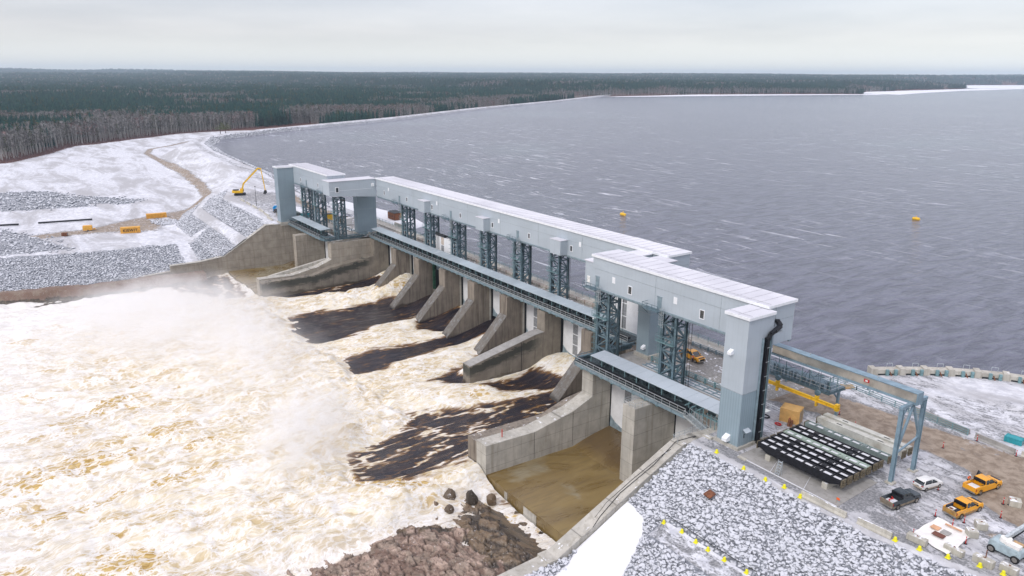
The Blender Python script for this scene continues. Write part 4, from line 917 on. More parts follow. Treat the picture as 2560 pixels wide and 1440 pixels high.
# right wing wall
def wing(label, x0, x1, ends, m_):
    t = thing('wing_wall', label, 'concrete wall', ((x0+x1)/2,75,-15))
    MB().prism(ends, 'x', x0, x1).build('wall_body', M[m_], t)
    top = [p for p in ends if p[1] > -18]; mb = MB()
    for a, b in zip(top[:-1], top[1:]):
        mb.add([(x0-.12,a[0],a[1]+.003),(x1+.12,a[0],a[1]+.003),(x1+.12,b[0],b[1]+.003),(x0-.12,b[0],b[1]+.003),(x0-.12,a[0],a[1]+.22),(x1+.12,a[0],a[1]+.22),(x1+.12,b[0],b[1]+.22),(x0-.12,b[0],b[1]+.22)],[(0,1,2,3),(4,5,6,7),(0,4,5,1),(1,5,6,2),(2,6,7,3),(3,7,4,0)])
    mb.build('wall_coping', M['conc_new'], t); return t
RW = wing('long sloping concrete wing wall between the drained apron and the riprap slope', -79.6,-77.2,[(112,-1),(97.5,-1),(93.4,-.6),(89,-.35),(86.5,-1.4),(61.5,-12.2),(52.5,-12.6),(40,-13.2),(40,-20),(112,-20)], 'conc_new')
MB().box(-79.9,-77.0,60.4,62.2,-12.3,-11.7).build('wall_coping_step', M['conc_new'], RW)
h = MB(); h.line([(-78.2,93,-.2),(-78.5,88.5,-.05),(-78.0,83,-2.5),(-78.4,76,-5.6),(-77.6,71,-7.8),(-76.9,69,-8.6)],.08); h.line([(-78.0,93,-.2),(-78.2,86,-1.1),(-78.8,79,-4.3),(-78.9,73.5,-6.8),(-78.2,70.5,-8.1)],.06); h.build('drooping_cable', M['black'], RW)
r = MB(); 
for yy in (88.8,90.2,91.6,93.0,94.4,95.8): r.bar((-79.4,yy,-.3),(-79.4,yy,.8),.06)
for q in (.25,.8): r.line([(-79.4,88.8,q-.0),(-79.4,95.8,q)],.05)
r.line([(-78.2,88.6,.8),(-79.4,88.6,.8)],.05); r.bar((-78.2,88.6,-.3),(-78.2,88.6,.8),.06); r.build('guard_rail', M['galv'], RW)
MB().box(-77.19,-75.4,93.6,94.4,-1.4,.35).build('kerb_block', M['block'], RW)
LW = wing('far pale wing wall stepping down towards the misty tailwater', -305.5,-303.6,[(131,-1),(99,-.6),(88,-.1),(70.5,-10.8),(61,-11.9),(50.3,-12.0),(50.3,-20),(131,-20)], 'conc_mist')
LW2 = wing('low damp end wall at the foot of the far wing wall', -305.2,-303.9,[(50.2,-14.2),(40,-14.8),(40,-20),(50.2,-20)], 'conc_mist')
# aprons
def apron(label, x0, x1):
    t = thing('apron_slab', label, 'apron slab', ((x0+x1)/2,90,-17.2))
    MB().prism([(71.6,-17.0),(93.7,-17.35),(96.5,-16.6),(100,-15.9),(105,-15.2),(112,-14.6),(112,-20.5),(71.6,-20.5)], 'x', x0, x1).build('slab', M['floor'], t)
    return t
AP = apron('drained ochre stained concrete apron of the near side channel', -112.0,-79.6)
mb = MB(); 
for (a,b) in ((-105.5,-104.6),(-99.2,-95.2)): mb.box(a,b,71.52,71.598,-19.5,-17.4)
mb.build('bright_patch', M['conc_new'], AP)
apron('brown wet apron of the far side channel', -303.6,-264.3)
t = thing('spillway_sill', 'weathered concrete sill under the main gates', 'concrete sill', (-190,118,-17))
MB().prism([(96,-18.5),(104,-17.6),(110,-16.5),(116,-15.0),(119,-14.2),(122.5,-14.0),(131,-15),(131,-20),(96,-20)], 'x', -257.6,-118.9).build('sill_body', M['conc_old'], t)
for a, b, nm in ((-188.5+3.4,-173.5,0),(-203.0,-188.7,1),(-149.8,-134.4,2),(-167.4,-153.9,3),(-257.4,-242.2,4)): pass
def icesheet(x0,x1,x2,x3,y1,lab,m_):
    sn = MB(); L = []; Rr_ = []; r_ = random.Random(int(x0)); n = 12
    for i in range(n+1):
        q = i/n; y = 119.4-(119.4-y1)*q; z = np.interp(y,[104,110,116,119,122.5],[-17.6,-16.5,-15.0,-14.2,-14.0])+.12
        L.append((x0+(x3-x0)*q+r_.uniform(-.4,.4), y, z)); Rr_.append((x1+(x2-x1)*q+r_.uniform(-.3,.3), y, z))
    L.append(((x3+x2)/2-1.2,y1-1.3,L[-1][2]-.45)); Rr_.append(((x3+x2)/2+1.0,y1-1.5,L[-1][2]))
    sn.add(L+Rr_, [(i,i+1,len(L)+i+1,len(L)+i) for i in range(len(L)-1)]); o = sn.build('ice_sheet', M[m_], t, smooth=True); tag(o, lab)
icesheet(-146.6,-138.4,-136.0,-144.0,106.5,'bright white ice sheet','frost'); icesheet(-201.0,-195.0,-191.5,-198.0,107.5,'grey white ice sheet','frost_grey'); icesheet(-253.5,-249.5,-246.5,-251.5,109,'thin grey ice sheet','frost_grey')
# infill behind closed gates and deck
dk = thing('deck_bridge', 'concrete deck bridge carrying the service road over all the gates', 'bridge', (-190,120,-1))
MB().box(-303.6,-79.6,122.9,131,-1.2,-.25).build('deck_slab', M['conc_deck'], dk)
MB().box(-114.6,-84.4,107.6,122.898,-1.2,-.25).build('deck_slab', M['conc_deck'], dk)
MB().box(-303.6,-264.4,107.6,122.898,-1.2,-.25).build('deck_slab', M['conc_deck'], dk)
MB().box(-303.6,-83.4,126.6,131,-.248,.45).build('upstream_kerb', M['conc_new'], dk)
def m_decktop():
    t = NT('wet_road_concrete_with_snow'); p = t.geo(); x,y,z = t.xyz(p); n = t.noise(p, .5, 7, .7, .8); n2 = t.noise(p, 2, 5)
    c = t.mix(t.ramp(n2, .35, .65), (.19,.18,.165), (.30,.285,.26)); l = t.math('PINGPONG', t.math('ADD', y, 0), 1.35); c = t.mix(t.ramp(l, 0, .05, .7, 0), c, (.07,.07,.07))
    sm = t.ramp(t.math('ADD', n, t.math('MULTIPLY', t.ramp(y, 113, 118), -.02)), .54, .58); c = t.mix(sm, c, (.80,.81,.84)); t.bsdf(c, .5, 0, .4); return t.m
M['decktop'] = m_decktop()
mb = MB(); mb.box(-109,-80,111.9,126.6,-.248,.02); mb.box(-303.6,-262,111.9,126.6,-.248,.02); mb.box(-262,-109,124.6,126.598,-.248,.02); tag(mb.build('road', M['decktop']), 'wet concrete road with snow patches across the dam', 'road', kind='structure')
def railing(name, label, pts, h=1.1, step=2.0, m_='rail', w=.07, rails=3, group=None, z=0, post_w=None, cat='railing'):
    t = thing(name, label, cat, (pts[0][0],pts[0][1],z), group=group); p = MB(); r = MB()
    for a, b in zip(pts[:-1], pts[1:]):
        A = Vector((*a[:2], a[2] if len(a)>2 else z)); B = Vector((*b[:2], b[2] if len(b)>2 else z)); L = (B-A).length; n = max(1, int(L/step))
        for i in range(n+1):
            q = A+(B-A)*i/n; p.bar(q, q+Vector((0,0,h)), post_w or w)
        for k in range(rails): zz = h*(1-k*.33); r.bar(A+Vector((0,0,zz)), B+Vector((0,0,zz)), w*.8)
    p.build('posts', M[m_], t); r.build('rails', M[m_], t); return t
railing('guard_rail', 'teal road guard rail between the road and the hoists of the near gallery', [(-107.5,111.6),(-80,111.6)], 1.1, 2.4, 'rail', .14, 3, post_w=.35, cat='guard rail')
railing('guard_rail', 'grey road guard rail on the reservoir side, beside the amber pickup', [(-109,126.2),(-84,126.2)], 1.0, 2.2, 'steel_lt', .16, 3, post_w=.3, cat='guard rail')
railing('handrail', 'long teal handrail along the reservoir edge of the deck', [(-303,129.8,.45),(-83.6,129.8,.45)], 1.2, 3.0, 'rail', .09, 3, cat='handrail')
railing('handrail', 'teal handrail along the far side of the service road past the gantry', [(-83,133.2),(-73,133.3),(-51.5,132.0)], 1.2, 2.4, 'rail', .13, 4, cat='handrail')
railing('handrail', 'rusty tube rail behind the lattice towers of the longest gallery', [(-258,126.4),(-110,126.4)], 1.1, 3.4, 'rust', .08, 2, cat='handrail')
railing('guard_rail', 'grey guard rail on the far platform behind the lattice towers', [(-302,112.5),(-271,112.5)], 1.0, 2.4, 'steel_lt', .14, 3, post_w=.3, cat='guard rail')
# grated trench with snow beside the near guard rail
t = thing('pipe_trench', 'long snow filled pipe tray beside the near guard rail', 'pipe tray', (-95,109.5,0))
mb = MB(); mb.box(-107,-78,108.3,110.6,-.24,-.1); mb.build('snow_fill', M['snow'], t)
mb = MB()
for yy in (108.3,109.4,110.6): mb.bar((-107,yy,.15),(-78,yy,.15),.18)
for k in range(13): mb.bar((-106.5+k*2.3,108.3,.1),(-106.5+k*2.3,110.6,.1),.14)
mb.build('pipes', M['steel_lt'], t)

# ------------------------------------------------------------------ gates
def gate(label, x0, x1, y, zb, zt, side=False, strip=.27, rib='gate_rib', group='white spillway gates'):
    t = thing('spillway_gate', label, 'spillway gate', ((x0+x1)/2,y,zb), group=group); W = x1-x0
    MB().box(x0,x1,y,y+.6,zb+.9,zt).build('skin_plate', M['gate'], t)
    MB().prism([(x0+.0,zb+.9),(x0+.0,zb+2.6),(x0+W*.10,zb+1.5),(x0+W*.22,zb+.95)], 'y', y-.05,y-.002).build('corner_plate', M['gate_lip'], t)
    MB().box(x0,x1,y-.12,y+.6,zb,zb+.898).build('gate_lip', M['gate_lip'], t)
    sx = x0+W*strip; sw = W*.13; n = max(2, int((zt-zb-1.2)/2.7)); hh = (zt-zb-1.2)/n
    for k in range(n):
        z0_ = zb+1.1+k*hh; top = k == n-1
        MB().box(sx,sx+sw,y-.04,y-.003,z0_+.15,z0_+hh-.15).build('rib_bay', M['gate_rib_l' if (top and rib=='gate_rib_l') else 'gate_rib'], t)
    v = MB()
    for xx in (x0+W*.33, x0+W*.86): v.box(xx-.03,xx+.03,y-.03,y-.002,zb+.9,zt)
    v.build('seam', M['joint'], t)
    return t
edges = [-118.9]+[None]*0
def bayx(i): # bay i counted from the right: between PC[i] and PC[i+1]
    r = PC[i]-1.95 if i else -118.85; l = PC[i+1]+1.95 if i < 7 else -257.65
    return l, r
L_, R_ = bayx(0); gate('raised white gate hanging behind the near lattice tower', L_+.1,R_-.1,121,-1.0,13.2, rib='gate_rib_l')
for i, lab in ((1,'closed white gate right of the long mid-channel wall'),(2,'closed white gate left of the long mid-channel wall'),(3,'white gate over the second dark sheet of water'),(4,'closed white gate between the two broad noses'),(6,'narrow white gate above the foaming second bay from the left'),(7,'leftmost white gate of the main row, mostly hidden')):
    L_, R_ = bayx(i); zb = {3:-12.4, 6:-11.6}.get(i, -13.9); gate(lab, L_+.1,R_-.1,121,zb,-.9)
L_, R_ = bayx(5); gate('raised white gate standing above the walkway left of centre', L_+.1,R_-.1,121,-5.2,7.0, rib='gate_rib_l')
mb = MB()
for k in range(16): mb.bar((L_+.5+k*.9,120.9,7.0),(L_+.5+k*.9,120.9,7.9),.12)
mb.bar((L_+.3,120.9,7.9),(R_-.3,120.9,7.9),.15); mb.bar((L_+.3,121.5,7.5),(R_-.3,121.5,7.5),.4); mb.tube((-220,121,7.4),(-214,121,7.4),.5,n=8); o = mb.build('gate_lifting_gear', M['dark']); tag(o,'dark lifting gear on top of the raised left gate','lifting gear')
gate('left white gate of the drained side channel', -111.9,-96.4,104.3,-15.3,-.9, group='white side gates'); gate('right white gate of the drained side channel, behind the stairs', -92.9,-79.7,104.3,-15.2,-.9, group='white side gates', strip=.5, rib='gate_rib_l')
gate('right white gate of the far side channel', -281.6,-264.4,104.3,-15.3,-.9, group='white side gates'); gate('left white gate of the far side channel', -303.5,-285.2,104.3,-15.3,-.9, group='white side gates')
# dark backing wall in open bays
t = thing('guide_column', 'dark green steel guide column inside the first open bay', 'guide column', (-206.8,120,-10)); MB().box(-220.6,-219.9,119.4,120.2,-12,-1).build('side_frame', M['green'], t)

# ------------------------------------------------------------------ covered walkways
def walkway(label, x0, x1, yo, cf, cb, left_wrap=None, right_wrap=None, canopy=(None,None), cz=2.75, snow=False):
    t = thing('covered_walkway', label, 'walkway', ((x0+x1)/2,yo,0)); c0, c1 = canopy
    d = MB(); d.box(x0,x1,yo,cb,.22,.36); d.build('deck_grating', M['grate'], t)
    g = MB(); g.box(x0,x1,yo+.12,yo+.3,-.42,.215); g.box(x0,x1,yo+.0,yo+.45,-.50,-.425)
    n = int((x1-x0)/3.2)
    for i in range(n+1): x = x0+.1+(x1-x0-.2)*i/n; g.box(x-.07,x+.07,yo+.0,yo+.115,-.42,.21); g.bar((x,yo+.3,-.3),(x,yo+3.2,-1.1),.2)
    g.box(x0,x1,cb-.3,cb,-.95,.215); g.build('girder', M['steel_lt'], t)
    u = MB(); u.box(x0,x1,yo+.5,yo+.9,-.85,-.5); [u.box(x0+1.2+q*3.2,x0+1.9+q*3.2,yo+.46,yo+.95,-1.05,-.3) for q in range(int((x1-x0)/3.2)-1)]; u.build('pipe_run', M['rail'], t)
    tr = MB(); tr.box(x0+.2,x1-.2,yo+.35,yo+1.15,.9,1.32); tr.build('cable_tray', M['black'], t)
    r = MB(); n = int((x1-x0)/1.9)
    for i in range(n+1): x = x0+(x1-x0)*i/n; r.bar((x,yo,.3),(x,yo,1.5),.07)
    r.bar((x0,yo,1.5),(x1,yo,1.5),.10); r.bar((x0,yo,.95),(x1,yo,.95),.06); r.box(x0,x1,yo-.02,yo+.01,.3,.5); r.build('handrail', M['galv'], t)
    p = MB(); n = int((c1-c0)/3.4)
    for i in range(n+1): x = c0+.15+(c1-c0-.3)*i/n; p.bar((x,cf+.15,.36),(x,cf+.15,cz-.1),.13); p.bar((x,cb-.2,.36),(x,cb-.2,cz+.1),.13); p.bar((x,cf+.15,cz-.35),(x,cb-.2,cz-.2),.12)
    p.bar((c0,cf+.15,cz-.12),(c1,cf+.15,cz-.12),.14); p.build('canopy_posts', M['rail'], t)
    e = MB(); k = 0; rr = random.Random(int(-x0))
    x = c0+.8
    while x < c1-1.5:
        w_ = rr.uniform(.5,1.6); e.box(x,x+w_,cb-1.8,cb-.9,.37,rr.uniform(1.2,2.2)); 
        if rr.random() < .5: e.tube((x+.1,cf+1.6,.9),(x+w_+1,cf+1.6,rr.uniform(.7,1.2)),.16,n=7)
        x += w_+rr.uniform(.4,1.8)
    e.build('hydraulic_units', M['unit'], t)
    c = MB(); c.add([(c0,cf,cz),(c1,cf,cz),(c1,cb,cz+.28),(c0,cb,cz+.28),(c0,cf,cz-.1),(c1,cf,cz-.1),(c1,cb,cz+.18),(c0,cb,cz+.18)],[(0,1,2,3),(7,6,5,4),(0,4,5,1),(1,5,6,2),(2,6,7,3),(3,7,4,0)])
    co_ = c.build('canopy', M['canopy_snow' if snow else 'canopy'], t)
    s = MB(); n = int((c1-c0)/2.6)
    for i in range(1, n):
        x = c0+(c1-c0)*i/n; s.add([(x-.015,cf+.02,cz+.002),(x+.015,cf+.02,cz+.002),(x+.015,cb-.02,cz+.282),(x-.015,cb-.02,cz+.282),(x-.015,cf+.02,cz+.03),(x+.015,cf+.02,cz+.03),(x+.015,cb-.02,cz+.31),(x-.015,cb-.02,cz+.31)],[(4,5,6,7),(0,4,7,3),(1,2,6,5)])
    s.build('canopy_seams', M['canopy'], co_)
    for wrap in (left_wrap, right_wrap):
        if wrap:
            k = MB(); k.line([(*q,1.5) for q in wrap],.1); k.line([(*q,.95) for q in wrap],.06); k.line([(*q,.1) for q in wrap],.3,.9)
            k.line([(q[0]+.6,q[1]+.3,1.1) for q in wrap],.7,.35)
            for a, b in zip(wrap[:-1], wrap[1:]):
                m_ = int(math.dist(a,b)/1.8)+1
                for i in range(m_): k.bar((a[0]+(b[0]-a[0])*i/m_,a[1]+(b[1]-a[1])*i/m_,.1),(a[0]+(b[0]-a[0])*i/m_,a[1]+(b[1]-a[1])*i/m_,1.5),.07)
            k.build('corner_walkway', M['steel'], t)
    return t
WR = walkway('near covered walkway with a sheet metal canopy ending at the front tower', -115.8,-84.2,96.9,98.0,102.0, left_wrap=[(-115.8,96.9),(-116.4,97.6),(-116.4,114.0)], canopy=(-112.2,-77.6), snow=True)
WL = walkway('longest covered walkway under a metal canopy over the main piers', -262.5,-118.5,114.7,115.3,119.0, canopy=(-261.4,-127.5), snow=False)
WF = walkway('far covered walkway beside the farthest tower', -303.0,-266.4,96.9,98.0,101.9, right_wrap=[(-266.4,96.9),(-262.6,97.4),(-262.4,113.9)], canopy=(-301.5,-268.5))
t = thing('stairway', 'steel stairway dropping from the near walkway to the wing wall', 'stairs', (-81,96,0))
s = MB()
for yy in (96.5,98.0): s.bar((-84.2,yy,.3),(-80.0,yy,-1.0),.12,.35)
for k in range(14): s.box(-84.1+k*.3,-83.8+k*.3,96.55,97.95,.25-k*.093,.29-k*.093)
s.build('stair_flight', M['galv'], t)
s = MB()
for yy in (96.5,98.0):
    s.bar((-84.2,yy,1.4),(-80.0,yy,.1),.07)
    for k in range(5): s.bar((-84.2+k*1.05,yy,.3-k*.32),(-84.2+k*1.05,yy,1.4-k*.32),.06)
s.build('stair_rail', M['galv'], t)
s = MB()
for k in range(7):
    s.bar((-84+k*.9,98.4,-.9+.0*k),(-84+k*.9,98.4,1.8),.1)
    s.bar((-84,98.4+k*.55,.9-k*.28),(-78.2,98.4+k*.55,.9-k*.28),.12)
for k in range(3): s.bar((-84.4+k*1.4,96.9,2.2),(-84.4+k*1.4,100.9,2.35),.16)
s.build('pipe_rack', M['rail'], t)
# ================================================================== gantry at the right
t = thing('gantry_portal', 'blue grey steel portal frame holding the end of the monorail beam', 'gantry', (-50.5,109,0))
for y in (105.7,112.1):
    l = MB(); l.box(-50.78,-50.22,y-.3,y-.2,.25,12.3); l.box(-50.78,-50.22,y+.2,y+.3,.25,12.3); l.box(-50.56,-50.44,y-.2,y+.2,.25,12.3); lo = l.build('leg', M['steel_gantry'], t)
    MB().box(-51.1,-49.9,y-.6,y+.6,-.3,.25).build('footing', M['block'], lo)
b = MB(); b.box(-50.75,-50.25,105.2,112.6,12.3,12.75); b.build('cross_beam', M['steel_gantry'], t)
b = MB(); b.bar((-50.5,108.9,12.2),(-50.5,106.0,5.6),.32); b.bar((-50.5,108.9,12.2),(-50.5,111.9,6.6),.32); b.bar((-50.5,106,5.0),(-50.5,111.9,6.0),.25); b.bar((-50.5,107.5,12.3),(-50.5,106.1,11),.18); b.bar((-50.5,110.6,12.3),(-50.5,111.8,11),.18); b.build('brace', M['steel_gantry'], t)
t = thing('monorail_beam', 'long deep monorail beam running from the front tower to the portal frame', 'crane beam', (-62,109,13))
MB().box(-75.6,-49.9,108.5,109.5,12.78,14.25).build('web_cladding', M['alum'], t)
m = MB(); m.box(-75.8,-49.7,108.2,109.8,14.253,14.4); m.box(-75.7,-49.8,108.25,109.75,12.45,12.777); m.box(-49.898,-49.7,108.2,109.8,12.45,14.25); m.build('flanges', M['steel_gantry'], t)
m = MB(); m.box(-58.4,-57.5,108.44,108.497,13.3,13.8); o = m.build('red_plate', M['red'], t); MB().box(-58.15,-57.75,108.41,108.437,13.42,13.68).build('plate_mark', M['reflex'], o)
for x in (-68.5,-56.5): MB().tube((x,109,14.4),(x,109,14.75),.12,n=8).build('roof_lug', M['galv'], t)
# hanging caged platform
t = thing('inspection_platform', 'caged steel platform with a white roof hanging beside the monorail beam', 'platform', (-73,117,6))
m = MB(); m.box(-84,-68.0,115.4,120.4,5.75,6.0); 
for x in np.linspace(-84,-68.0,8): m.bar((x,115.4,5.75),(x,120.4,5.55),.2)
m.box(-84,-68.0,115.35,115.55,5.5,5.745); m.build('floor', M['steel'], t)
m = MB(); pts = [(-84,115.4),(-67.9,115.4),(-67.9,120.4)]
for a, b in zip(pts[:-1], pts[1:]):
    n = max(2, int(math.dist(a,b)/1.9))
    for i in range(n+1): q = (a[0]+(b[0]-a[0])*i/n, a[1]+(b[1]-a[1])*i/n); m.bar((*q,6),(*q,7.2),.06)
    for z in (6.55,7.2): m.bar((*a,z),(*b,z),.07)
m.build('railing', M['galv'], t)
m = MB()
for x in (-84,-79,-74,-68.4):
    for y in (115.9,118.3): m.bar((x,y,6),(x,y,9.0),.12)
for x in (-84,-79,-74): m.bar((x,118.3,6.2),(x+5,118.3,8.8),.1)
m.build('posts', M['rail'], t)
MB().add([(-85.5,115.7,8.95),(-68.1,115.7,8.95),(-68.1,118.6,9.2),(-85.5,118.6,9.2),(-85.5,115.7,8.85),(-68.1,115.7,8.85),(-68.1,118.6,9.1),(-85.5,118.6,9.1)],[(0,1,2,3),(7,6,5,4),(0,4,5,1),(1,5,6,2),(2,6,7,3),(3,7,4,0)]).build('roof', M['roof'], t)
m = MB(); rr = random.Random(4)
for k in range(16): x = -83.5+k*.95; m.box(x,x+.35,115.8+rr.random(),116.4+rr.random()*.5,6.02,6.5+rr.random()*.9); m.bar((x,117,6.2+rr.random()*2),(x+.9,117,6.2+rr.random()*2.5),.07)
m.build('stored_gear', M['steel'], t)
m = MB(); m.box(-69.0,-68.6,119.6,120.0,0,5.5); m.bar((-68.8,119.8,3.4),(-71.0,119.8,5.5),.22); m.build('support_column', M['steel_gantry'], t)
# yellow lifting beam
t = thing('lifting_beam', 'long bright yellow lifting beam hanging above the service road', 'lifting beam', (-71,113.2,4))
z = 4.9; y = 112.6
m = MB(); m.box(-79.6,-64.2,y-.2,y+.2,z,z+.1); m.box(-79.6,-64.2,y-.2,y+.2,z+.5,z+.6); m.box(-79.5,-64.3,y-.05,y+.05,z+.1,z+.5)
for x in np.linspace(-79,-64.8,9): m.box(x-.04,x+.04,y-.18,y+.18,z+.1,z+.5)
m.box(-64.9,-64.3,y-.35,y+.35,z-.25,z+.95); m.box(-64.8,-64.4,y-.6,y-.35,z+.1,z+.6); m.build('beam', M['yellow'], t)
for x in (-76.6,-68.5):
    m = MB(); m.box(x-.28,x+.28,y-.3,y+.3,z+.6,z+1.15); m.box(x-.16,x+.16,y-.28,y+.28,z-.8,z); m.build('hook_block', M['yellow'], t)
    m = MB(); m.tube((x,y-.2,z+1.7),(x,y+.2,z+1.7),.5,n=16); m.bar((x-.2,y,z+2.6),(x-.2,y,12.4),.05); m.bar((x+.2,y,z+2.6),(x+.2,y,12.4),.05); m.build('pulley', M['steel'], t)

# ------------------------------------------------------------------ stoplogs
def stoplog(label, y, m_, solid=False, xs=(-67.5,-52.7), top=2.6, h=1.15, w=1.16, dz=0):
    x0, x1 = xs; t = thing('stoplog', label, 'stoplog', ((x0+x1)/2,y,top-h), group='stoplogs stored in a row on plinths')
    n = 22
    def bow(x): s = (x-x0)/(x1-x0); return max(0, 1-((2*s-1)**4))*.0 + (.62 if .12 < s < .88 else .62*min(s,1-s)/.12)
    for k, (ya, yb) in enumerate(((y-w/2,y-w/2+.12),(y+w/2-.12,y+w/2))):
        prof = [(x0,top),(x1,top),(x1,top-h*.55)]+[(x1-(x1-x0)*q, top-h*.55-bow(x1-(x1-x0)*q)*1.15) for q in (.06,.12,.3,.5,.7,.88,.94)]+[(x0,top-h*.55)]
        MB().prism(prof, 'y', ya, yb).build('girder', M[m_], t)
    c = MB(); n = 9
    for i in range(n+1):
        x = x0+.15+(x1-x0-.3)*i/n; c.box(x-.10,x+.10,y-w/2+.121,y+w/2-.121,top-h*.9,top-.03)
    for x in (x0+3.6, x1-4.2): c.box(x-.35,x+.35,y-.35,y+.3,top-.5,top+.04); 
    c.build('cross_ribs', M[m_], t)
    if solid:
        p = MB(); p.box(x0+.05,x1-.05,y-w/2-.03,y+w/2+.03,top+.003,top+.1); p.build('top_plate', M[m_], t)
        s = MB()
        for x in (x0+3.4,x1-4.4): s.box(x,x+1.0,y-.2,y+.05,top+.103,top+.12)
        s.build('lifting_slot', M['dark'], t)
    else:
        s = MB()
        for i in range(n):
            xa = x0+.3+(x1-x0-.3)*i/n; xb = xa+(x1-x0-.3)/n-.2
            s.box(xa,xb,y-w/2+.13,y+w/2-.13,top-.40,top-.20+.03*math.sin(i*2.1))
        s.build('snow', M['snow'], t)
    e = MB(); e.box(x1+.003,x1+.16,y-w/2-.02,y+w/2+.02,top-h*1.05,top+.02); e.box(x0-.16,x0-.003,y-w/2-.02,y+w/2+.02,top-h*1.05,top+.02)
    for k in range(2): e.tube((x1+.16,y,top-.3-k*.45),(x1+.30,y,top-.3-k*.45),.13,n=8)
    e.build('end_plate', M['seal'], t)
    return t
rows = [(96.2,'black','black steel stoplog nearest the riprap, with snow between its ribs'),(97.85,'black','second black stoplog from the riprap'),(99.6,'black','third black stoplog from the riprap'),(101.3,'black','fourth black stoplog, next to the pale green one'),(102.9,'stop_lime','pale green stoplog lying between black ones'),(104.7,'black','black stoplog just behind the pale green one'),(106.25,'black','black stoplog beside the grey green one'),(108.85,'stop_grey','grey green stoplog with snow in its pockets')]
for y, m_, lab in rows: stoplog(lab, y, m_)
stoplog('pale concrete grey solid stoplog, second from the road', 112.4, 'stop_conc', True, (-67.5,-52.4), 2.5)
stoplog('pale concrete grey solid stoplog closest to the road', 114.3, 'stop_conc', True, (-67.6,-52.4), 2.5)
for x, lab in ((-65.4,'concrete plinth under the left ends of the stoplogs'),(-55.2,'concrete plinth under the right ends of the stoplogs')):
    t = thing('plinth', lab, 'concrete plinth', (x,102,0)); MB().box(x-.45,x+.45,95.6,115.0,-.2,1.05).build('plinth_body', M['block'], t, bevel=.03)
t = thing('concrete_pad', 'stained concrete pad with snowy joints below the stoplogs', 'concrete pad', (-61,96,0))
MB().prism([(-69.2,92.9),(-51.2,92.6),(-51.6,104),(-69.4,104)], 'z', -.2, .09).build('pad', M['conc_deck'], t)
m = MB()
for x in (-63.6,-57.6): m.bar((x+.8,92.9,.13),(x-.8,97,.13),.07,.04)
m.bar((-69.1,92.95,.14),(-51.2,92.65,.14),.16,.1); m.build('pad_joint', M['snow'], t)
t = thing('access_steps', 'small galvanised access steps standing in front of the stoplogs', 'steps', (-61.6,92.7,0))
m = MB()
for s in (-.35,.35): m.bar((-61.6+s,92.9,.1),(-61.6+s,93.6,2.5),.07); m.bar((-61.6+s,93.6,.1),(-61.6+s,93.6,2.5),.07)
for k in range(5): m.box(-61.9,-61.3,92.95+k*.13,93.2+k*.13,.35+k*.45,.40+k*.45)
m.build('step_frame', M['galv'], t)

# ------------------------------------------------------------------ containers
def container(name, label, loc, rz, L, W, H, m_, cat='container', text=None):
    t = thing(name, label, cat, loc, rz); b = MB()
    n = int(L/.28)
    prof = []
    b.box(-L/2+.06,L/2-.06,-W/2+.06,W/2-.06,.12,H-.08)
    for i in range(n):
        x = -L/2+.1+(L-.2)*i/n
        b.box(x,x+.14,-W/2,-W/2+.062,.15,H-.1); b.box(x,x+.14,W/2-.062,W/2,.15,H-.1)
    n = int(W/.28)
    for i in range(n):
        y = -W/2+.1+(W-.2)*i/n; b.box(-L/2,-L/2+.062,y,y+.14,.15,H-.1)
    b.build('body', M[m_], t, world=False)
    f = MB()
    for x in (-L/2+.0,L/2-.14):
        for y in (-W/2,W/2-.14): f.box(x-.02,x+.16,y-.02,y+.16,0,H)
    for z in (0.0,H-.15):
        for y in (-W/2-.02,W/2-.1): f.box(-L/2+.16,L/2-.16,y,y+.12,z,z+.14)
        for x in (-L/2-.02,L/2-.1): f.box(x,x+.12,-W/2+.14,W/2-.14,z,z+.14)
    f.box(-L/2+.14,L/2-.14,-W/2+.14,W/2-.14,H-.079,H-.03)
    f.build('frame', M[m_], t, world=False)
    for s in (-1,1):
        d = MB(); a, c = sorted((s*.03, s*(W/2-.16))); d.box(L/2-.058,L/2+.01,a,c,.16,H-.17); do = d.build('door', M[m_], t, world=False)
        h = MB(); 
        for q in (.3,.7): y = s*(W/2)*q; h.bar((L/2+.05,y,.2),(L/2+.05,y,H-.2),.05)
        h.build('lock_bar', M['galv'], do, world=False)
    if text:
        tx = bpy.data.curves.new('t','FONT'); tx.body = text; tx.size = H*.62; tx.align_x = 'CENTER'; tx.align_y = 'CENTER'; tx.extrude = .02; tx.space_character = 1.15; tx.offset = .03
        to = bpy.data.objects.new('t', tx); COL.objects.link(to); dg = bpy.context.evaluated_depsgraph_get(); me = bpy.data.meshes.new_from_object(to.evaluated_get(dg)); bpy.data.objects.remove(to)
        o = bpy.data.objects.new('lettering', me); COL.objects.link(o); me.materials.clear(); me.materials.append(M['black']); o.parent = t
        o.location = (0,-W/2-.03,H*.47); o.rotation_euler = (PI/2,0,0)
    return t
container('storage_container', 'small tan storage container with grey doors beside the front tower', (-72.4,111.6,0), math.radians(20), 3.4, 2.7, 2.6, 'tan')
gd = MB(); gd.box(-71.3,-71.2,113.0,114.0,.25,2.4)
t = thing('gas_bottle', 'dark red gas bottle leaning on the tan container', 'gas bottle', (-71.4,109.2,0)); m = MB(); m.tube((-71.2,109.2,.0),(-71.2,109.4,1.3),.24,n=12); m.tube((-71.2,109.4,1.3),(-71.2,109.43,1.5),.24,.1,n=12); m.tube((-70.75,109.3,.0),(-70.7,109.5,1.25),.2,n=12); m.build('bottles', M['rust'], t, smooth=False)
MB().tube((-71.2,109.43,1.5),(-71.2,109.43,1.65),.07,n=8).build('valve', M['red'], t)
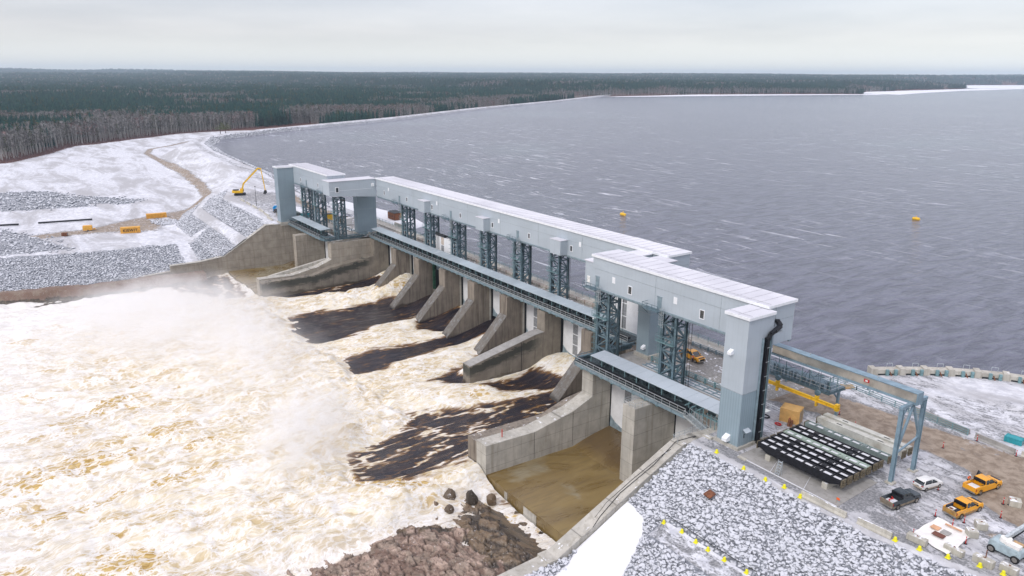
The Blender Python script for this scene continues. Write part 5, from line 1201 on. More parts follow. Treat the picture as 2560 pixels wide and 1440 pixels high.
def coil(name, label, x, y, r, m_, turns=4, z=0, cat='hose'):
    m = MB(); pts = []
    for i in range(turns*14+1): a = i*2*PI/14; rr_ = r*(1-.12*math.sin(a*.3)); pts.append((x+math.cos(a)*rr_, y+math.sin(a)*rr_*.8, z+.06+.035*i/14))
    for a, b in zip(pts[:-1], pts[1:]): m.bar(a, b, .09)
    o = m.build(name, M[m_]); tag(o, label, cat)
coil('hose_coil', 'bright red hose coil lying on the snow by the tan container', -72.6, 108.2, .55, 'red'); coil('hose_coil', 'black hose coil on the gravel behind the front tower', -76.0, 108.9, .9, 'black', 5); coil('hose_coil', 'black hose tangle nearest the rear of the front tower', -77.6, 108.0, .7, 'black', 5)
t = thing('barrier_rail', 'low white timber barrier behind the tan container', 'barrier', (-76,112,0)); m = MB(); m.bar((-80.5,113.0,.75),(-74.8,112.6,.75),.14); m.bar((-80.5,113.0,.35),(-74.8,112.6,.35),.1)
for x in (-80.4,-77.6,-75): m.box(x-.1,x+.1,112.7,112.95,0,.9)
m.build('rail', M['trim'], t)

# ------------------------------------------------------------------ vehicles (built with +X as forward)
def wheel(root, x, y, r, side):
    m = MB(); a = y; b = y+side*.26; m.tube((x,a,r),(x,b,r),r,n=20); w_ = m.build('wheel', M['tyre'], root, world=False, smooth=False)
    m = MB(); m.tube((x,b+side*.001,r),(x,b+side*.015,r),r*.62,n=16); m.build('rim', M['rim'], w_, world=False)
    return w_
def body_loft(sections, name, m_, root, bevel=.05):
    """sections: list of (x, half_bottom, half_top, z0, z1) -> rounded slab"""
    m = MB(); vs = []; 
    for (x,hb,ht,z0,z1) in sections: vs += [(x,-hb,z0),(x,-hb*1.01,(z0*.45+z1*.55)),(x,-ht,z1),(x,ht,z1),(x,hb*1.01,(z0*.45+z1*.55)),(x,hb,z0)]
    n = 6; fs = [(i*n+k,i*n+(k+1)%n,(i+1)*n+(k+1)%n,(i+1)*n+k) for i in range(len(sections)-1) for k in range(n)]
    fs += [tuple(range(n)), tuple(range((len(sections)-1)*n,len(sections)*n))[::-1]]
    m.add(vs, fs); return m.build(name, M[m_], root, world=False, bevel=bevel)
def pickup(label, loc, rz, paint, mud, load='snow', open_door=False, black_hood=True, group='pickup trucks at the dam'):
    t = thing('pickup_truck', label, 'pickup truck', loc, rz, group)
    # lower body: nose, cab sides, box sides
    body_loft([(2.95,.78,.70,.62,.98),(2.86,.93,.84,.45,1.12),(2.2,.97,.90,.42,1.20),(1.35,.98,.93,.40,1.24),(-.75,.98,.95,.40,1.26),(-.80,.98,.95,.42,1.26)], 'body', paint, t)
    # load box: two sides, tailgate, floor
    for s in (-1,1):
        a, b = sorted((s*.98, s*.82)); mb_ = MB(); mb_.box(-2.88,-.81,a,b,.55,1.33); mb_.build('box_side', M[paint], t, world=False, bevel=.03)
    g = MB(); g.box(-2.98,-2.885,-.95,.95,.60,1.30); g.build('tailgate', M[mud], t, world=False, bevel=.03)
    MB().box(-2.88,-.81,-.815,.815,.62,.74).build('load_floor', M['black'], t, world=False)
    body_loft([(-.1,.985,.985,.40,.62),(-.8,.985,.985,.40,.62)], 'sill', mud, t, .02)
    for s in (-1,1):
        a, b = sorted((s*.975, s*1.0)); MB().box(-2.9,2.3,a,b,.42,.72).build('rocker_panel', M[mud], t, world=False)
    # cab
    body_loft([(1.42,.90,.86,1.20,1.24),(.62,.90,.74,1.20,1.86),(.35,.90,.76,1.20,1.93),(-.45,.90,.77,1.20,1.93),(-.72,.90,.78,1.20,1.86),(-.80,.90,.86,1.20,1.30)], 'cab', 'glass', t, .03)
    r = MB(); r.prism([(.66,1.86),(.36,1.95),(-.46,1.955),(-.78,1.88),(-.78,1.84),(.66,1.82)], 'y', -.79, .79); r.build('roof', M[paint], t, world=False, bevel=.03)
    p = MB()
    for s in (-1,1):
        for (xa,za,xb,zb) in ((1.45,1.24,.62,1.86),(-.06,1.22,-.06,1.9),(-.80,1.24,-.76,1.88)): p.bar((xa,s*.89,za),(xb,s*.77,zb),.09,.10)
    p.bar((-.79,-.8,1.3),(-.79,.8,1.3),.08,.12); p.build('pillars', M[paint], t, world=False)
    hd = MB(); hd.add([(1.5,-.84,1.245),(2.85,-.74,1.14),(2.85,.74,1.14),(1.5,.84,1.245),(1.5,-.84,1.20),(2.85,-.74,1.08),(2.85,.74,1.08),(1.5,.84,1.20)],[(0,1,2,3),(7,6,5,4),(0,4,5,1),(1,5,6,2),(2,6,7,3),(3,7,4,0)]); hd.build('bonnet', M['black' if black_hood else paint], t, world=False, bevel=.03)
    g = MB(); g.box(2.9,2.99,-.6,.6,.62,1.0); g.build('grille', M['black'], t, world=False)
    g = MB(); g.box(2.80,3.06,-.93,.93,.42,.62); g.build('front_bumper', M['rim'], t, world=False, bevel=.03); g = MB(); g.box(-3.08,-2.9,-.93,.93,.45,.64); g.build('rear_bumper', M['rim'], t, world=False, bevel=.03)
    for s in (-1,1):
        MB().box(2.84,2.96,min(s*.62,s*.88),max(s*.62,s*.88),.82,1.02).build('headlight', M['lamp_white'], t, world=False)
        MB().box(-2.95,-2.80,min(s*.86,s*.99),max(s*.86,s*.99),.82,1.18).build('tail_light', M['lamp_red'], t, world=False)
        MB().box(1.05,1.22,min(s*.98,s*1.18),max(s*.98,s*1.18),1.24,1.42).build('mirror', M['black'], t, world=False)
        for x in (1.95,-1.85): 
            wheel(t, x, s*.74, .39, s); ar = MB()
            pts = [(x+math.cos(a)*.47, s*.985, .39+math.sin(a)*.47) for a in np.linspace(0, PI, 9)]
            ar.line(pts, .06, .06); ar.build('wheel_arch', M['black'], t, world=False)
    # headache rack
    m = MB()
    for z in (1.42,1.56,1.70,1.84): m.bar((-.92,-.82,z),(-.92,.82,z),.06)
    for y in (-.82,-.4,0,.4,.82): m.bar((-.92,y,1.3),(-.92,y,1.88),.06)
    for y in (-.82,.82): m.bar((-.92,y,1.36),(-1.6,y,1.36),.06)
    m.build('rack', M['black'], t, world=False)
    m = MB()
    if load == 'snow': m.box(-2.7,-1.5,-.75,.75,.745,.86); m.box(-2.0,-1.3,-.5,.3,.861,.98); m.build('snow_load', M['snow'], t, world=False); q = MB(); q.line([(-2.6,-.2,.95),(-2.1,.3,1.0),(-1.5,.1,1.05),(-1.3,.5,1.1)],.1); q.build('red_strap', M['red'], t, world=False)
    elif load == 'gear': m.box(-2.6,-1.7,-.1,.6,.745,1.1); m.build('crate', M['tarp'], t, world=False); q = MB(); q.box(-2.5,-1.9,-.7,-.3,.745,1.25); q.box(-2.6,-1.3,.62,.80,.745,1.42); q.build('tool_box', M['navy'], t, world=False); MB().box(-2.5,-2.2,.0,.4,1.101,1.2).build('rusty_part', M['rust'], t, world=False)
    else: m.box(-2.75,-1.35,-.6,.7,.745,1.02); m.build('white_cargo', M['white_paint'], t, world=False)
    if open_door:
        d = MB(); 
        for (a,b) in (((1.05,.98,.5),(1.35,1.95,.5)),): d.add([(1.05,.98,.5),(1.4,1.9,.5),(1.4,1.9,1.22),(1.05,.98,1.22),(1.0,.98,.5),(1.35,1.9,.5),(1.35,1.9,1.22),(1.0,.98,1.22)],[(0,1,2,3),(7,6,5,4),(0,4,5,1),(1,5,6,2),(2,6,7,3),(3,7,4,0)])
        do = d.build('open_door', M['black'], t, world=False); w_ = MB(); w_.add([(1.02,.95,1.225),(1.37,1.85,1.225),(1.28,1.7,1.8),(.85,.85,1.8)],[(0,1,2,3)]); w_.build('door_glass', M['glass'], do, world=False)
        fr_ = MB(); fr_.line([(1.02,.95,1.225),(.85,.85,1.8),(1.28,1.7,1.8),(1.37,1.85,1.225)],.06); fr_.build('door_frame', M['black'], do, world=False)
    t.scale = (1.07,1.07,1.07); return t
pickup('amber pickup truck parked on the dam road with a black bonnet', (-103.2,119.6,.02), math.radians(-6), 'amber_paint', 'amber_paint', 'white')
pickup('amber pickup with its driver door open and a worker beside it', (-41.7,115.4,0), math.radians(80), 'amber_paint', 'amber_paint', 'white', True)
pickup('muddy amber pickup parked closest to the white tarpaulin', (-40.3,106.5,0), math.radians(82), 'amber_paint', 'amber_mud', 'gear')
pickup('muddy slate grey pickup with snow and a red strap in its bed', (-46.6,101.4,0), math.radians(82), 'grey_paint', 'grey_mud', 'snow', False, False)
def suv(label, loc, rz):
    t = thing('suv_car', label, 'car', loc, rz)
    body_loft([(2.2,.70,.62,.5,.80),(2.1,.84,.76,.38,.92),(1.2,.90,.84,.32,1.02),(-1.6,.90,.86,.32,1.08),(-2.12,.84,.82,.42,1.06),(-2.2,.72,.74,.5,.95)], 'body', 'white_paint', t, .07)
    body_loft([(1.2,.82,.76,1.0,1.04),(.35,.82,.66,1.0,1.56),(0,.82,.67,1.0,1.61),(-1.4,.82,.66,1.0,1.58),(-1.95,.80,.66,1.0,1.30),(-2.12,.78,.74,1.0,1.06)], 'cabin_glass', 'glass', t, .04)
    r = MB(); r.prism([(.35,1.57),(-.1,1.64),(-1.2,1.64),(-1.85,1.56),(-1.85,1.52),(.35,1.53)], 'y', -.66, .66); r.build('roof', M['white_paint'], t, world=False, bevel=.04)
    p = MB()
    for s in (-1,1):
        for (xa,za,xb,zb) in ((1.25,1.04,.38,1.56),(-.25,1.03,-.2,1.6),(-1.75,1.05,-1.45,1.58)): p.bar((xa,s*.81,za),(xb,s*.67,zb),.09,.12 if xa>-1 else .4)
    p.build('pillars', M['white_paint'], t, world=False)
    b = MB(); b.box(-2.27,-2.1,-.80,.80,.40,.68); b.build('rear_bumper', M['white_mud'], t, world=False, bevel=.04); b = MB(); b.box(2.08,2.24,-.80,.80,.34,.56); b.build('front_bumper', M['white_mud'], t, world=False, bevel=.04)
    MB().box(-2.275,-2.271,-.25,.25,.72,.84).build('number_plate', M['rim'], t, world=False)
    for s in (-1,1):
        a,b_ = sorted((s*.885,s*.915)); MB().box(-1.5,1.4,a,b_,.30,.52).build('sill', M['white_mud'], t, world=False)
        MB().box(-2.2,-2.0,min(s*.6,s*.86),max(s*.6,s*.86),.86,1.02).build('tail_light', M['lamp_red'], t, world=False); MB().box(2.02,2.14,min(s*.5,s*.8),max(s*.5,s*.8),.68,.82).build('headlight', M['lamp_white'], t, world=False)
        MB().box(.85,1.0,min(s*.86,s*1.02),max(s*.86,s*1.02),1.04,1.18).build('mirror', M['white_paint'], t, world=False)
        for x in (1.4,-1.35): wheel(t, x, s*.66, .34, s)
    return t
suv('muddy white compact car parked beside the portal leg', (-46.7,109.2,0), math.radians(78))

# boom lift at the right edge
t = thing('boom_lift', 'pale blue wheeled boom lift cut by the right edge of the photo', 'boom lift', (-32.2,101.0,0), math.radians(-4))
body_loft([(1.9,.95,.8,.7,1.5),(1.7,1.15,1.1,.55,1.75),(-1.7,1.15,1.1,.55,1.75),(-2.0,1.0,.8,.7,1.5)], 'chassis', 'boom_paint', t, .08)
m = MB(); m.tube((-.4,0,1.76),(-.4,0,2.3),.75,.65,n=18); m.box(-.1,1.6,-.9,-.1,1.76,2.25); m.build('turntable', M['tarp'], t, world=False)
m = MB(); m.bar((-.5,.1,2.2),(.9,5.4,4.6),.42,.5); m.build('boom', M['galv'], t, world=False); m = MB(); m.bar((-.1,.9,2.1),(.75,4.2,3.7),.16); m.build('ram', M['black'], t, world=False)
m = MB(); m.box(.2,1.5,.1,.9,1.76,2.0); m.build('control_deck', M['wood'], t, world=False)
for x in (-1.45,1.45):
    for s in (-1,1): wheel(t, x, s*1.0, .52, s)
MB().box(-1.9,-1.86,-.4,.4,.9,1.2).build('label_plate', M['black'], t, world=False)

# long reach excavator
EX = Vector((-388.5,101,0)); t = thing('excavator', 'yellow long reach excavator with its thin arm folded down to the left bank', 'excavator', EX, math.radians(72))
for s in (-1,1):
    m = MB(); m.prism([(-2.6,.2),(-2.9,.65),(-2.5,1.15),(2.5,1.15),(2.9,.65),(2.6,.2)], 'y', s*1.55-.4, s*1.55+.4); m.build('track', M['black'], t, world=False, bevel=.08)
body_loft([(1.5,1.4,1.4,1.3,2.2),(-2.0,1.5,1.5,1.3,2.5),(-3.4,1.5,1.4,1.4,2.7),(-3.7,1.1,1.1,1.6,2.5)], 'house', 'yellow', t, .1)
m = MB(); m.box(.1,1.9,.5,1.5,1.6,3.3); m.build('cab', M['yellow'], t, world=False, bevel=.08); m = MB(); m.box(1.91,1.95,.6,1.4,2.1,3.15); m.box(.3,1.7,1.505,1.54,2.2,3.15); m.build('cab_glass', M['glass'], t, world=False)
m = MB(); m.box(-3.2,-.4,-1.2,.3,2.7,3.1); m.build('engine_cover', M['dark'], t, world=False)
m = MB(); m.bar((1.0,-.3,2.2),(2.2,-.3,6.2),.75,.9); m.bar((2.2,-.3,6.0),(9.6,-.3,13.3),.6,.75); m.build('boom', M['yellow'], t, world=False)
m = MB(); m.bar((9.3,-.3,13.4),(11.3,-.3,13.0),.5,.7); m.bar((11.0,-.3,13.2),(12.3,-.3,2.2),.42,.6); m.build('stick', M['yellow'], t, world=False)
m = MB(); m.prism([(11.9,2.3),(12.9,2.1),(13.1,.9),(12.2,.2),(11.2,.6)], 'y', -1.0,.4); m.build('bucket', M['dark'], t, world=False)
m = MB(); m.bar((4.6,-.3,9.3),(9.6,-.3,13.9),.22); m.build('ram', M['galv'], t, world=False)

# ------------------------------------------------------------------ people
def person(label, loc, rz, top='orange', legs='navy', lean=0.0, arm=0.6, hat='hat'):
    """one continuous skinned figure, clothing and hair as children"""
    t = thing('person', label, 'person', loc, rz)
    V = [(0,0,.93),(0,0,1.12),(lean*.4,0,1.36),(lean*.5,0,1.46),(lean*.7,0,1.60),(lean*.75,0,1.72),
         (lean*.45,.19,1.42),(lean*.45+.10*arm,.25,1.16),(lean*.45+.34*arm,.22,1.00+.18*arm),(lean*.45,-.19,1.42),(lean*.45+.05,-.26,1.14),(lean*.45+.16,-.25,.90),
         (0,.10,.90),(.02,.12,.50),(-.02,.13,.08),(.12,.14,.04),(0,-.10,.90),(.05,-.12,.50),(.0,-.13,.08),(.14,-.14,.04)]
    E_ = [(0,1),(1,2),(2,3),(3,4),(4,5),(2,6),(6,7),(7,8),(2,9),(9,10),(10,11),(0,12),(12,13),(13,14),(14,15),(0,16),(16,17),(17,18),(18,19)]
    Rr = [.15,.15,.17,.065,.10,.085,.075,.055,.045,.075,.055,.045,.10,.075,.055,.05,.10,.075,.055,.05]
    def skin(name, idx, m_, infl, root=0):
        mp_ = {v:i for i, v in enumerate(idx)}; me = bpy.data.meshes.new(name); me.from_pydata([V[i] for i in idx], [(mp_[a],mp_[b]) for a, b in E_ if a in mp_ and b in mp_], [])
        o = bpy.data.objects.new(name, me); COL.objects.link(o); md = o.modifiers.new('skin','SKIN'); sv = me.skin_vertices[0].data
        for i, v in enumerate(idx): sv[i].radius = (Rr[v]+infl, (Rr[v]+infl)*(.8 if v in (0,1,2) else 1)); sv[i].use_root = (v == root)
        s_ = o.modifiers.new('sub','SUBSURF'); s_.levels = 1; s_.render_levels = 1; me.materials.append(m_); o.parent = t; return o
    skin('body', list(range(20)), M['skin'], 0); skin('trousers', [0,12,13,14,16,17,18], M[legs], .018); skin('jacket', [0,1,2,6,7,9,10], M[top], .022, 2)
    m = MB(); hx = lean*.75; m.tube((hx,0,1.70),(hx,0,1.80),.125,.10,n=12); m.tube((hx,0,1.80),(hx,0,1.86),.10,.04,n=12); m.box(hx,hx+.18,-.09,.09,1.70,1.715); m.build('hard_hat', M[hat], t, world=False)
    for q in (1.06,1.28):
        m = MB(); m.tube((lean*.3*(q-.9)*2,0,q),(lean*.3*(q-.9)*2,0,q+.04),.205,n=12,cap=False); m.build('reflective_band', M['reflex'], t, world=False)
    return t
person('worker in an orange jacket standing at the open door of the amber pickup', (-43.55,114.9,0), math.radians(-10), 'orange', 'navy', .12, .9)
person('worker in a pale orange vest leaning on the amber pickup on the dam road', (-101.9,118.2,.03), math.radians(80), 'orange', 'navy', .10, .8)

# ------------------------------------------------------------------ barriers, blocks, markers
def jersey(label, a, b, h=.85, m_='block', group='concrete road barriers'):
    a = Vector(a); b = Vector(b); L = (b-a).length; t = thing('concrete_barrier', label, 'barrier', (*((a+b)/2)[:2],(a+b).z/2), math.atan2(b.y-a.y,b.x-a.x), group)
    MB().prism([(-.40,0),(.40,0),(.38,.14),(.18,.36),(.13,h),(-.13,h),(-.18,.36),(-.38,.14)], 'x', -L/2, L/2).build('barrier_body', M[m_], t, world=False); return t
jersey('thin snowy barrier along the crest in front of the pad', (-56.0,91.2,0),(-48.9,91.4,0)); jersey('brown stained barrier on the crest, closest to the slate grey pickup', (-47.3,91.6,0),(-42.6,91.9,0),.9)
jersey('tan barrier right of the handrail end on the reservoir side', (-50.3,132.2,0),(-43.8,131.4,0),.95,'conc_deck'); jersey('pale barrier between two orange markers by the road', (-43.0,131.8,0),(-38.0,132.4,0)); jersey('barrier cut by the right edge beyond the road', (-37.6,132.5,0),(-31,133,0)); jersey('long weathered barrier under the end of the teal handrail', (-62,134.0,0),(-51.5,132.6,0),.95,'conc_deck')
for k, (x, y) in enumerate(((-312,93.4),(-322,95),(-333,96),(-344,96.4),(-355,96.6),(-366,97))): jersey(['barrier nearest the farthest tower on the left crest','second barrier from the farthest tower on the left crest','third barrier from the farthest tower on the left crest','fourth barrier from the farthest tower on the left crest','fifth barrier from the farthest tower on the left crest','barrier closest to the excavator on the left crest'][k], (x,y,0),(x-8,y+.4,0),.9)
def block(label, x, y, s=(1.5,1.5,.9), rz=0, z=0):
    t = thing('concrete_block', label, 'concrete block', (x,y,z), rz, 'cast concrete blocks around the yard'); a,b,c = s
    MB().box(-a/2,a/2,-b/2,b/2,0,c).build('block_body', M['block'], t, world=False, bevel=.07)
    MB().box(-.12,.12,-.04,.04,c,c+.10).build('lifting_loop', M['rust'], t, world=False); return t
block('cube block with a snow cap in the middle of the yard, below the muddy pickup', -37.0,104.5,(1.4,1.4,1.0),.7); block('cube block at the right corner of the white tarpaulin', -36.8,101.5,(1.3,1.3,1.0),.8); block('block in a snow patch beside the brown mud', -36.9,114.6,(1.5,1.4,1.0),.5)
block('long block at the lower left corner of the white tarpaulin', -40.3,94.0,(2.5,.9,.9),.05); block('long block with a snowy top between two yellow pots', -36.3,95.6,(2.4,.9,.9),-.02); block('long block with a rusty post on top near the lower right corner', -33.0,96.3,(2.4,1.0,1.0),-.02); block('block cut off at the lower right corner', -30.4,97.2,(2.0,1.0,1.0),0)
t = thing('post', 'short rusty post standing on the lower right block', 'post', (-32.9,96.4,1)); MB().box(-32.95,-32.85,96.4,96.5,1.0,2.1).build('post_body', M['rust'], t)
def pot(x, y, z, lab):
    t = thing('yellow_marker', lab, 'marker', (x,y,z), group='yellow markers along the slope edges'); m = MB(); m.tube((0,0,0),(0,0,.52),.29,.18,n=14); m.tube((0,0,.52),(0,0,.60),.18,.08,n=14); m.build('cone_body', M['yellow_pale'], t, world=False)
    m = MB(); m.box(-.30,.30,-.30,.30,-.02,.05); m.build('cone_foot', M['yellow_pale'], t, world=False)
crest = [(-71.9,91.1),(-66.0,90.6),(-61.9,90.6),(-58.8,91.0),(-55.9,90.8),(-42.1,91.9),(-39.2,92.6),(-36.2,93.9),(-33.0,95.4),(-30.6,96.2)]
cl = ['closest to the front tower','second along the crest from the tower','third along the crest from the tower','fourth along the crest from the tower','fifth along the crest, before the long gap','at the end of the brown stained barrier','beside the long block at the tarpaulin corner','between the two long blocks','left of the block with a rusty post','at the lower right corner']
for (x,y), c in zip(crest, cl): pot(x, y, float(right_z(np.array([x]), np.array([y]))[0]), 'yellow marker pot on the crest, '+c)
for k, (px, py) in enumerate(((-68.9,76.3),(-65.5,76.6),(-62.6,76.4),(-60.3,76.4),(-57.4,76.5),(-53.8,76.8))): pot(px, py, float(right_z(np.array([px]), np.array([py]))[0]), 'yellow marker pot on the lower bench, '+['first at its snowy left end','second from its left end','third from its left end','fourth from its left end','fifth from its left end','cut by the bottom edge'][k])
def delin(x, y, lab, h=1.1, m_='red', z=0):
    t = thing('delineator_post', lab, 'marker post', (x,y,z), group='red delineator posts'); m = MB(); m.tube((0,0,.05),(0,0,h),.07,.06,n=8); m.build('post_body', M[m_], t, world=False)
    MB().tube((0,0,0),(0,0,.06),.24,.2,n=10).build('base', M['black'], t, world=False); MB().tube((0,0,h*.7),(0,0,h*.8),.075,n=8,cap=False).build('reflective_band', M['reflex'], t, world=False)
for x, y, l in ((-80.2,113.6,'red post behind the front tower beside the road'),(-68.8,121.0,'red post beside the platform column'),(-64.3,118.7,'red post on the road edge behind the pale stoplogs'),(-51.6,123.8,'red post seen between the portal legs'),(-49.6,131.2,'red post left of the tan barrier'),(-43.4,130.9,'red post right of the tan barrier'),(-38.4,131.7,'red and white post in front of the pale barrier'),
    (-42.0,102.2,'red post behind the muddy amber pickup'),(-38.9,103.9,'red post between the muddy pickup and the cube block'),(-39.4,101.7,'leaning red post at the top corner of the tarpaulin'),(-36.4,99.0,'red post in front of the cube block'),(-36.6,109.5,'red post alone on the snow right of the muddy pickup'),(-38.0,113.6,'red post left of the block by the brown mud'),(-37.4,114.1,'red post touching the block by the brown mud'),(-41.3,94.9,'orange red post at the left corner of the tarpaulin'),(-43.6,119.0,'small red post up the yard behind the open pickup'),(-45.3,109.6,'pink red marker on the ground by the white car')):
    delin(x, y, l, .4 if 'ground' in l or 'small' in l else 1.1)
t = thing('tarpaulin', 'crumpled white tarpaulin with brown and peach panels laid on the yard', 'tarpaulin', (-40,98,0))
m = MB(); nx, ny = 14, 14; vs = []
for j in range(ny+1):
    for i in range(nx+1):
        u, v = i/nx, j/ny; x = -41.6+u*5.2+v*.1-.4*v*u; y = 95.2+v*6.6-u*1.0*(1-v); vs.append((x,y,.10+.22*abs(math.sin(u*5+v*4))*abs(math.cos(v*6-u))+.05*random.random()))
m.add(vs, [(j*(nx+1)+i,j*(nx+1)+i+1,(j+1)*(nx+1)+i+1,(j+1)*(nx+1)+i) for j in range(ny) for i in range(nx)]); m.build('sheet', M['tarp'], t, smooth=True)
for (x,y,a,b,mm,nm) in ((-40.3,98.9,1.1,1.0,'peach','peach_panel'),(-38.9,98.8,1.1,1.1,'conc_deck','grey_panel'),(-39.2,97.5,1.5,1.0,'brown_panel','brown_panel'),(-38.9,100.9,2.2,.35,'peach','peach_strip')):
    MB().box(x-a/2,x+a/2,y-b/2,y+b/2,.36,.42).build(nm, M[mm], t)
t = thing('survey_flag', 'small orange flag on a stick at the crest', 'flag', (-51.9,93.6,0)); MB().bar((-51.9,93.6,0),(-51.9,93.6,1.0),.04).build('stick', M['wood'], t); MB().box(-51.9,-51.4,93.59,93.61,.65,1.0).build('flag_cloth', M['orange'], t)
t = thing('marker_board', 'rusty square plate resting on the riprap in mid slope', 'plate', (-66.3,83.3,-2.5)); zz = float(right_z(np.array([-66.3]), np.array([83.3]))[0]); MB().add([(-67.1,82.7,zz+.9),(-65.7,82.5,zz+.9),(-65.5,83.7,zz+1.35),(-66.9,83.9,zz+1.35),(-67.1,82.7,zz+.7),(-65.7,82.5,zz+.7),(-65.5,83.7,zz+1.15),(-66.9,83.9,zz+1.15)],[(0,1,2,3),(7,6,5,4),(0,4,5,1),(1,5,6,2),(2,6,7,3),(3,7,4,0)]).build('plate_body', M['rust'], t); MB().tube((-66.3,83.2,zz-.2),(-66.3,83.2,zz+.9),.1,n=8).build('plate_leg', M['dark'], t)
t = thing('rope_line', 'thin dark rope strung behind the lower yellow markers', 'rope', (-62,77,-6)); m = MB(); m.line([(-68.9,77.0,-5.1),(-65,77.3,-5.4),(-60,77.1,-5.35),(-55,77.3,-5.4),(-52,77.6,-5.4)],.06); m.build('rope', M['black'], t)

# junk pile, planks and curved concrete boom wall on the right
def plank_stack(label, x, y, rz, n, L, m_, z=0, name='plank_stack'):
    t = thing(name, label, 'timber', (x,y,z), rz); m = MB(); rr = random.Random(int(x*7))
    for k in range(n): o_ = rr.uniform(-.2,.2); m.box(-L/2+o_,L/2+o_,-.9+(k%6)*.3,-.65+(k%6)*.3,.05+(k//6)*.14,.16+(k//6)*.14)
    m.build('planks', M[m_], t, world=False); return t
plank_stack('pale timber planks by the water behind the platform', -74.2,134.6,.9,18,5.2,'wood'); plank_stack('rusty steel bars in the snow behind the tan barrier', -42.5,137.8,.1,6,4.5,'rust'); plank_stack('grey pipes lying in snow near the right edge', -39.6,136.6,-.1,8,6,'galv')
container('scrap_box', 'open teal scrap box in the snow beyond the barriers', (-45.8,135.9,0), .1, 2.6, 1.5, 1.0, 'teal', 'box'); container('scrap_box', 'small rusty brown scrap box in the snow beyond the barriers', (-41.6,135.2,0), -.1, 2.4, 1.4, .9, 'rust', 'box')
bp_ = [(-76.5,144.5),(-73.3,149.5),(-70.4,153.7),(-67.2,157.6),(-63.6,161.3),(-59.4,164.6),(-54.8,167.3),(-49.8,169.4),(-44.6,170.8),(-39,171.7),(-33,172)]
ol = ['leftmost','second','third','fourth','fifth','sixth','seventh','eighth','ninth','rightmost']
for k, (a, b) in enumerate(zip(bp_[:-1], bp_[1:])):
    L = math.dist(a,b); t = thing('wall_segment', '%s pale concrete segment of the curved wall at the reservoir edge%s' % (ol[k], '' if k in (0,9) else ' from the left'), 'concrete wall', ((a[0]+b[0])/2,(a[1]+b[1])/2,0), math.atan2(b[1]-a[1],b[0]-a[0]), 'segments of the curved reservoir wall')
    MB().box(-L/2+.05,L/2-.05,-.9,.9,-3.5,1.2).build('segment_body', M['conc_new'], t, world=False, bevel=.06)
    MB().box(-L/2-.45,-L/2+.75,-1.1,.95,-3.5,1.5).build('raised_end', M['conc_new'], t, world=False, bevel=.06)
    for s in (-.9,.9): MB().box(s-.28+L*.12,s+.28+L*.12,-1.35,-.91,-.4,1.3).build('steel_bracket', M['rail'], t, world=False)
    MB().box(-L/2+1.0,L/2-.7,-.93,-.901,-.3,.35).build('drain_opening', M['dark'], t, world=False)
    m = MB(); m.bar((L*.12-.6,0,1.55),(L*.12-.6,0,2.3),.08); m.bar((L*.12+.6,0,1.55),(L*.12+.6,0,2.3),.08); m.bar((L*.12-.6,0,2.3),(L*.12+.6,0,2.3),.08); m.build('frame', M['galv'], t, world=False)
    m = MB(); m.bar((L*.12,-1.6,-.2),(L*.12-.3,-1.0,.8),.14); m.build('strut', M['rust'], t, world=False)
# buoys
for x, y, l in ((-252.3,237.3,'yellow buoy nearest the middle of the reservoir'),(-170.8,341.7,'yellow buoy farther out to the right on the reservoir')):
    t = thing('buoy', l, 'buoy', (x,y,-3), group='yellow buoys on the reservoir'); m = MB(); m.tube((-1.3,0,.35),(1.3,0,.35),.75,n=16); m.tube((1.3,0,.35),(1.7,0,.35),.75,.3,n=16); m.tube((-1.3,0,.35),(-1.7,0,.35),.75,.3,n=16); m.build('float', M['yellow'], t, world=False, smooth=False)
    MB().tube((0,0,1.0),(0,0,1.8),.18,n=8).build('mast', M['yellow'], t, world=False)

# ------------------------------------------------------------------ left bank objects
W_ = -11.6
def lz(x, y): return float(left_z(np.array([float(x)]), np.array([float(y)]))[0])
container('shipping_container', 'orange yellow site container with KIEWIT painted on its side', (-380.5,48.0,lz(-380,47)), math.radians(78), 8.2, 2.6, 2.7, 'orange_box', 'container', 'KIEWIT')
container('shipping_container', 'long yellow container with faded letters at the back of the work yard', (-414.0,65.0,lz(-413,64)), math.radians(84), 9.4, 2.6, 2.2, 'orange_box', 'container')
t = thing('light_tower_trailer', 'small yellow trailer unit left of the container with lettering', 'trailer', (-394.0,32.0,lz(-394,32)), math.radians(80))
body_loft([(1.9,1.0,.9,.7,2.2),(1.7,1.1,1.0,.5,2.7),(-1.9,1.1,1.0,.5,2.7),(-2.1,1.0,.9,.7,2.4)], 'housing', 'orange_box', t, .08)
m = MB(); m.bar((2.0,0,.7),(3.6,0,.6),.2); m.box(2.2,3.0,-.6,.6,.8,1.3); m.build('drawbar', M['orange_box'], t, world=False)
for s in (-1,1): wheel(t, 0, s*.95, .42, s)
container('scrap_box', 'rusty box near the left heap of gravel', (-388,22,lz(-388,22)), 1.2, 2.2, 1.6, 1.4, 'rust', 'box')
for k, (a, b, l) in enumerate((((-431,-4),(-430,6),'dark pipe lying in snow at the left edge of the yard'),((-428.5,14),(-424.5,37),'long dark pipe lying in snow beside the yard'))):
    t = thing('pipe', l, 'pipe', (*a, lz(*a))); MB().tube((*a,lz(*a)+.7),(*b,lz(*b)+.7),.45,n=10).build('pipe_body', M['black'], t)
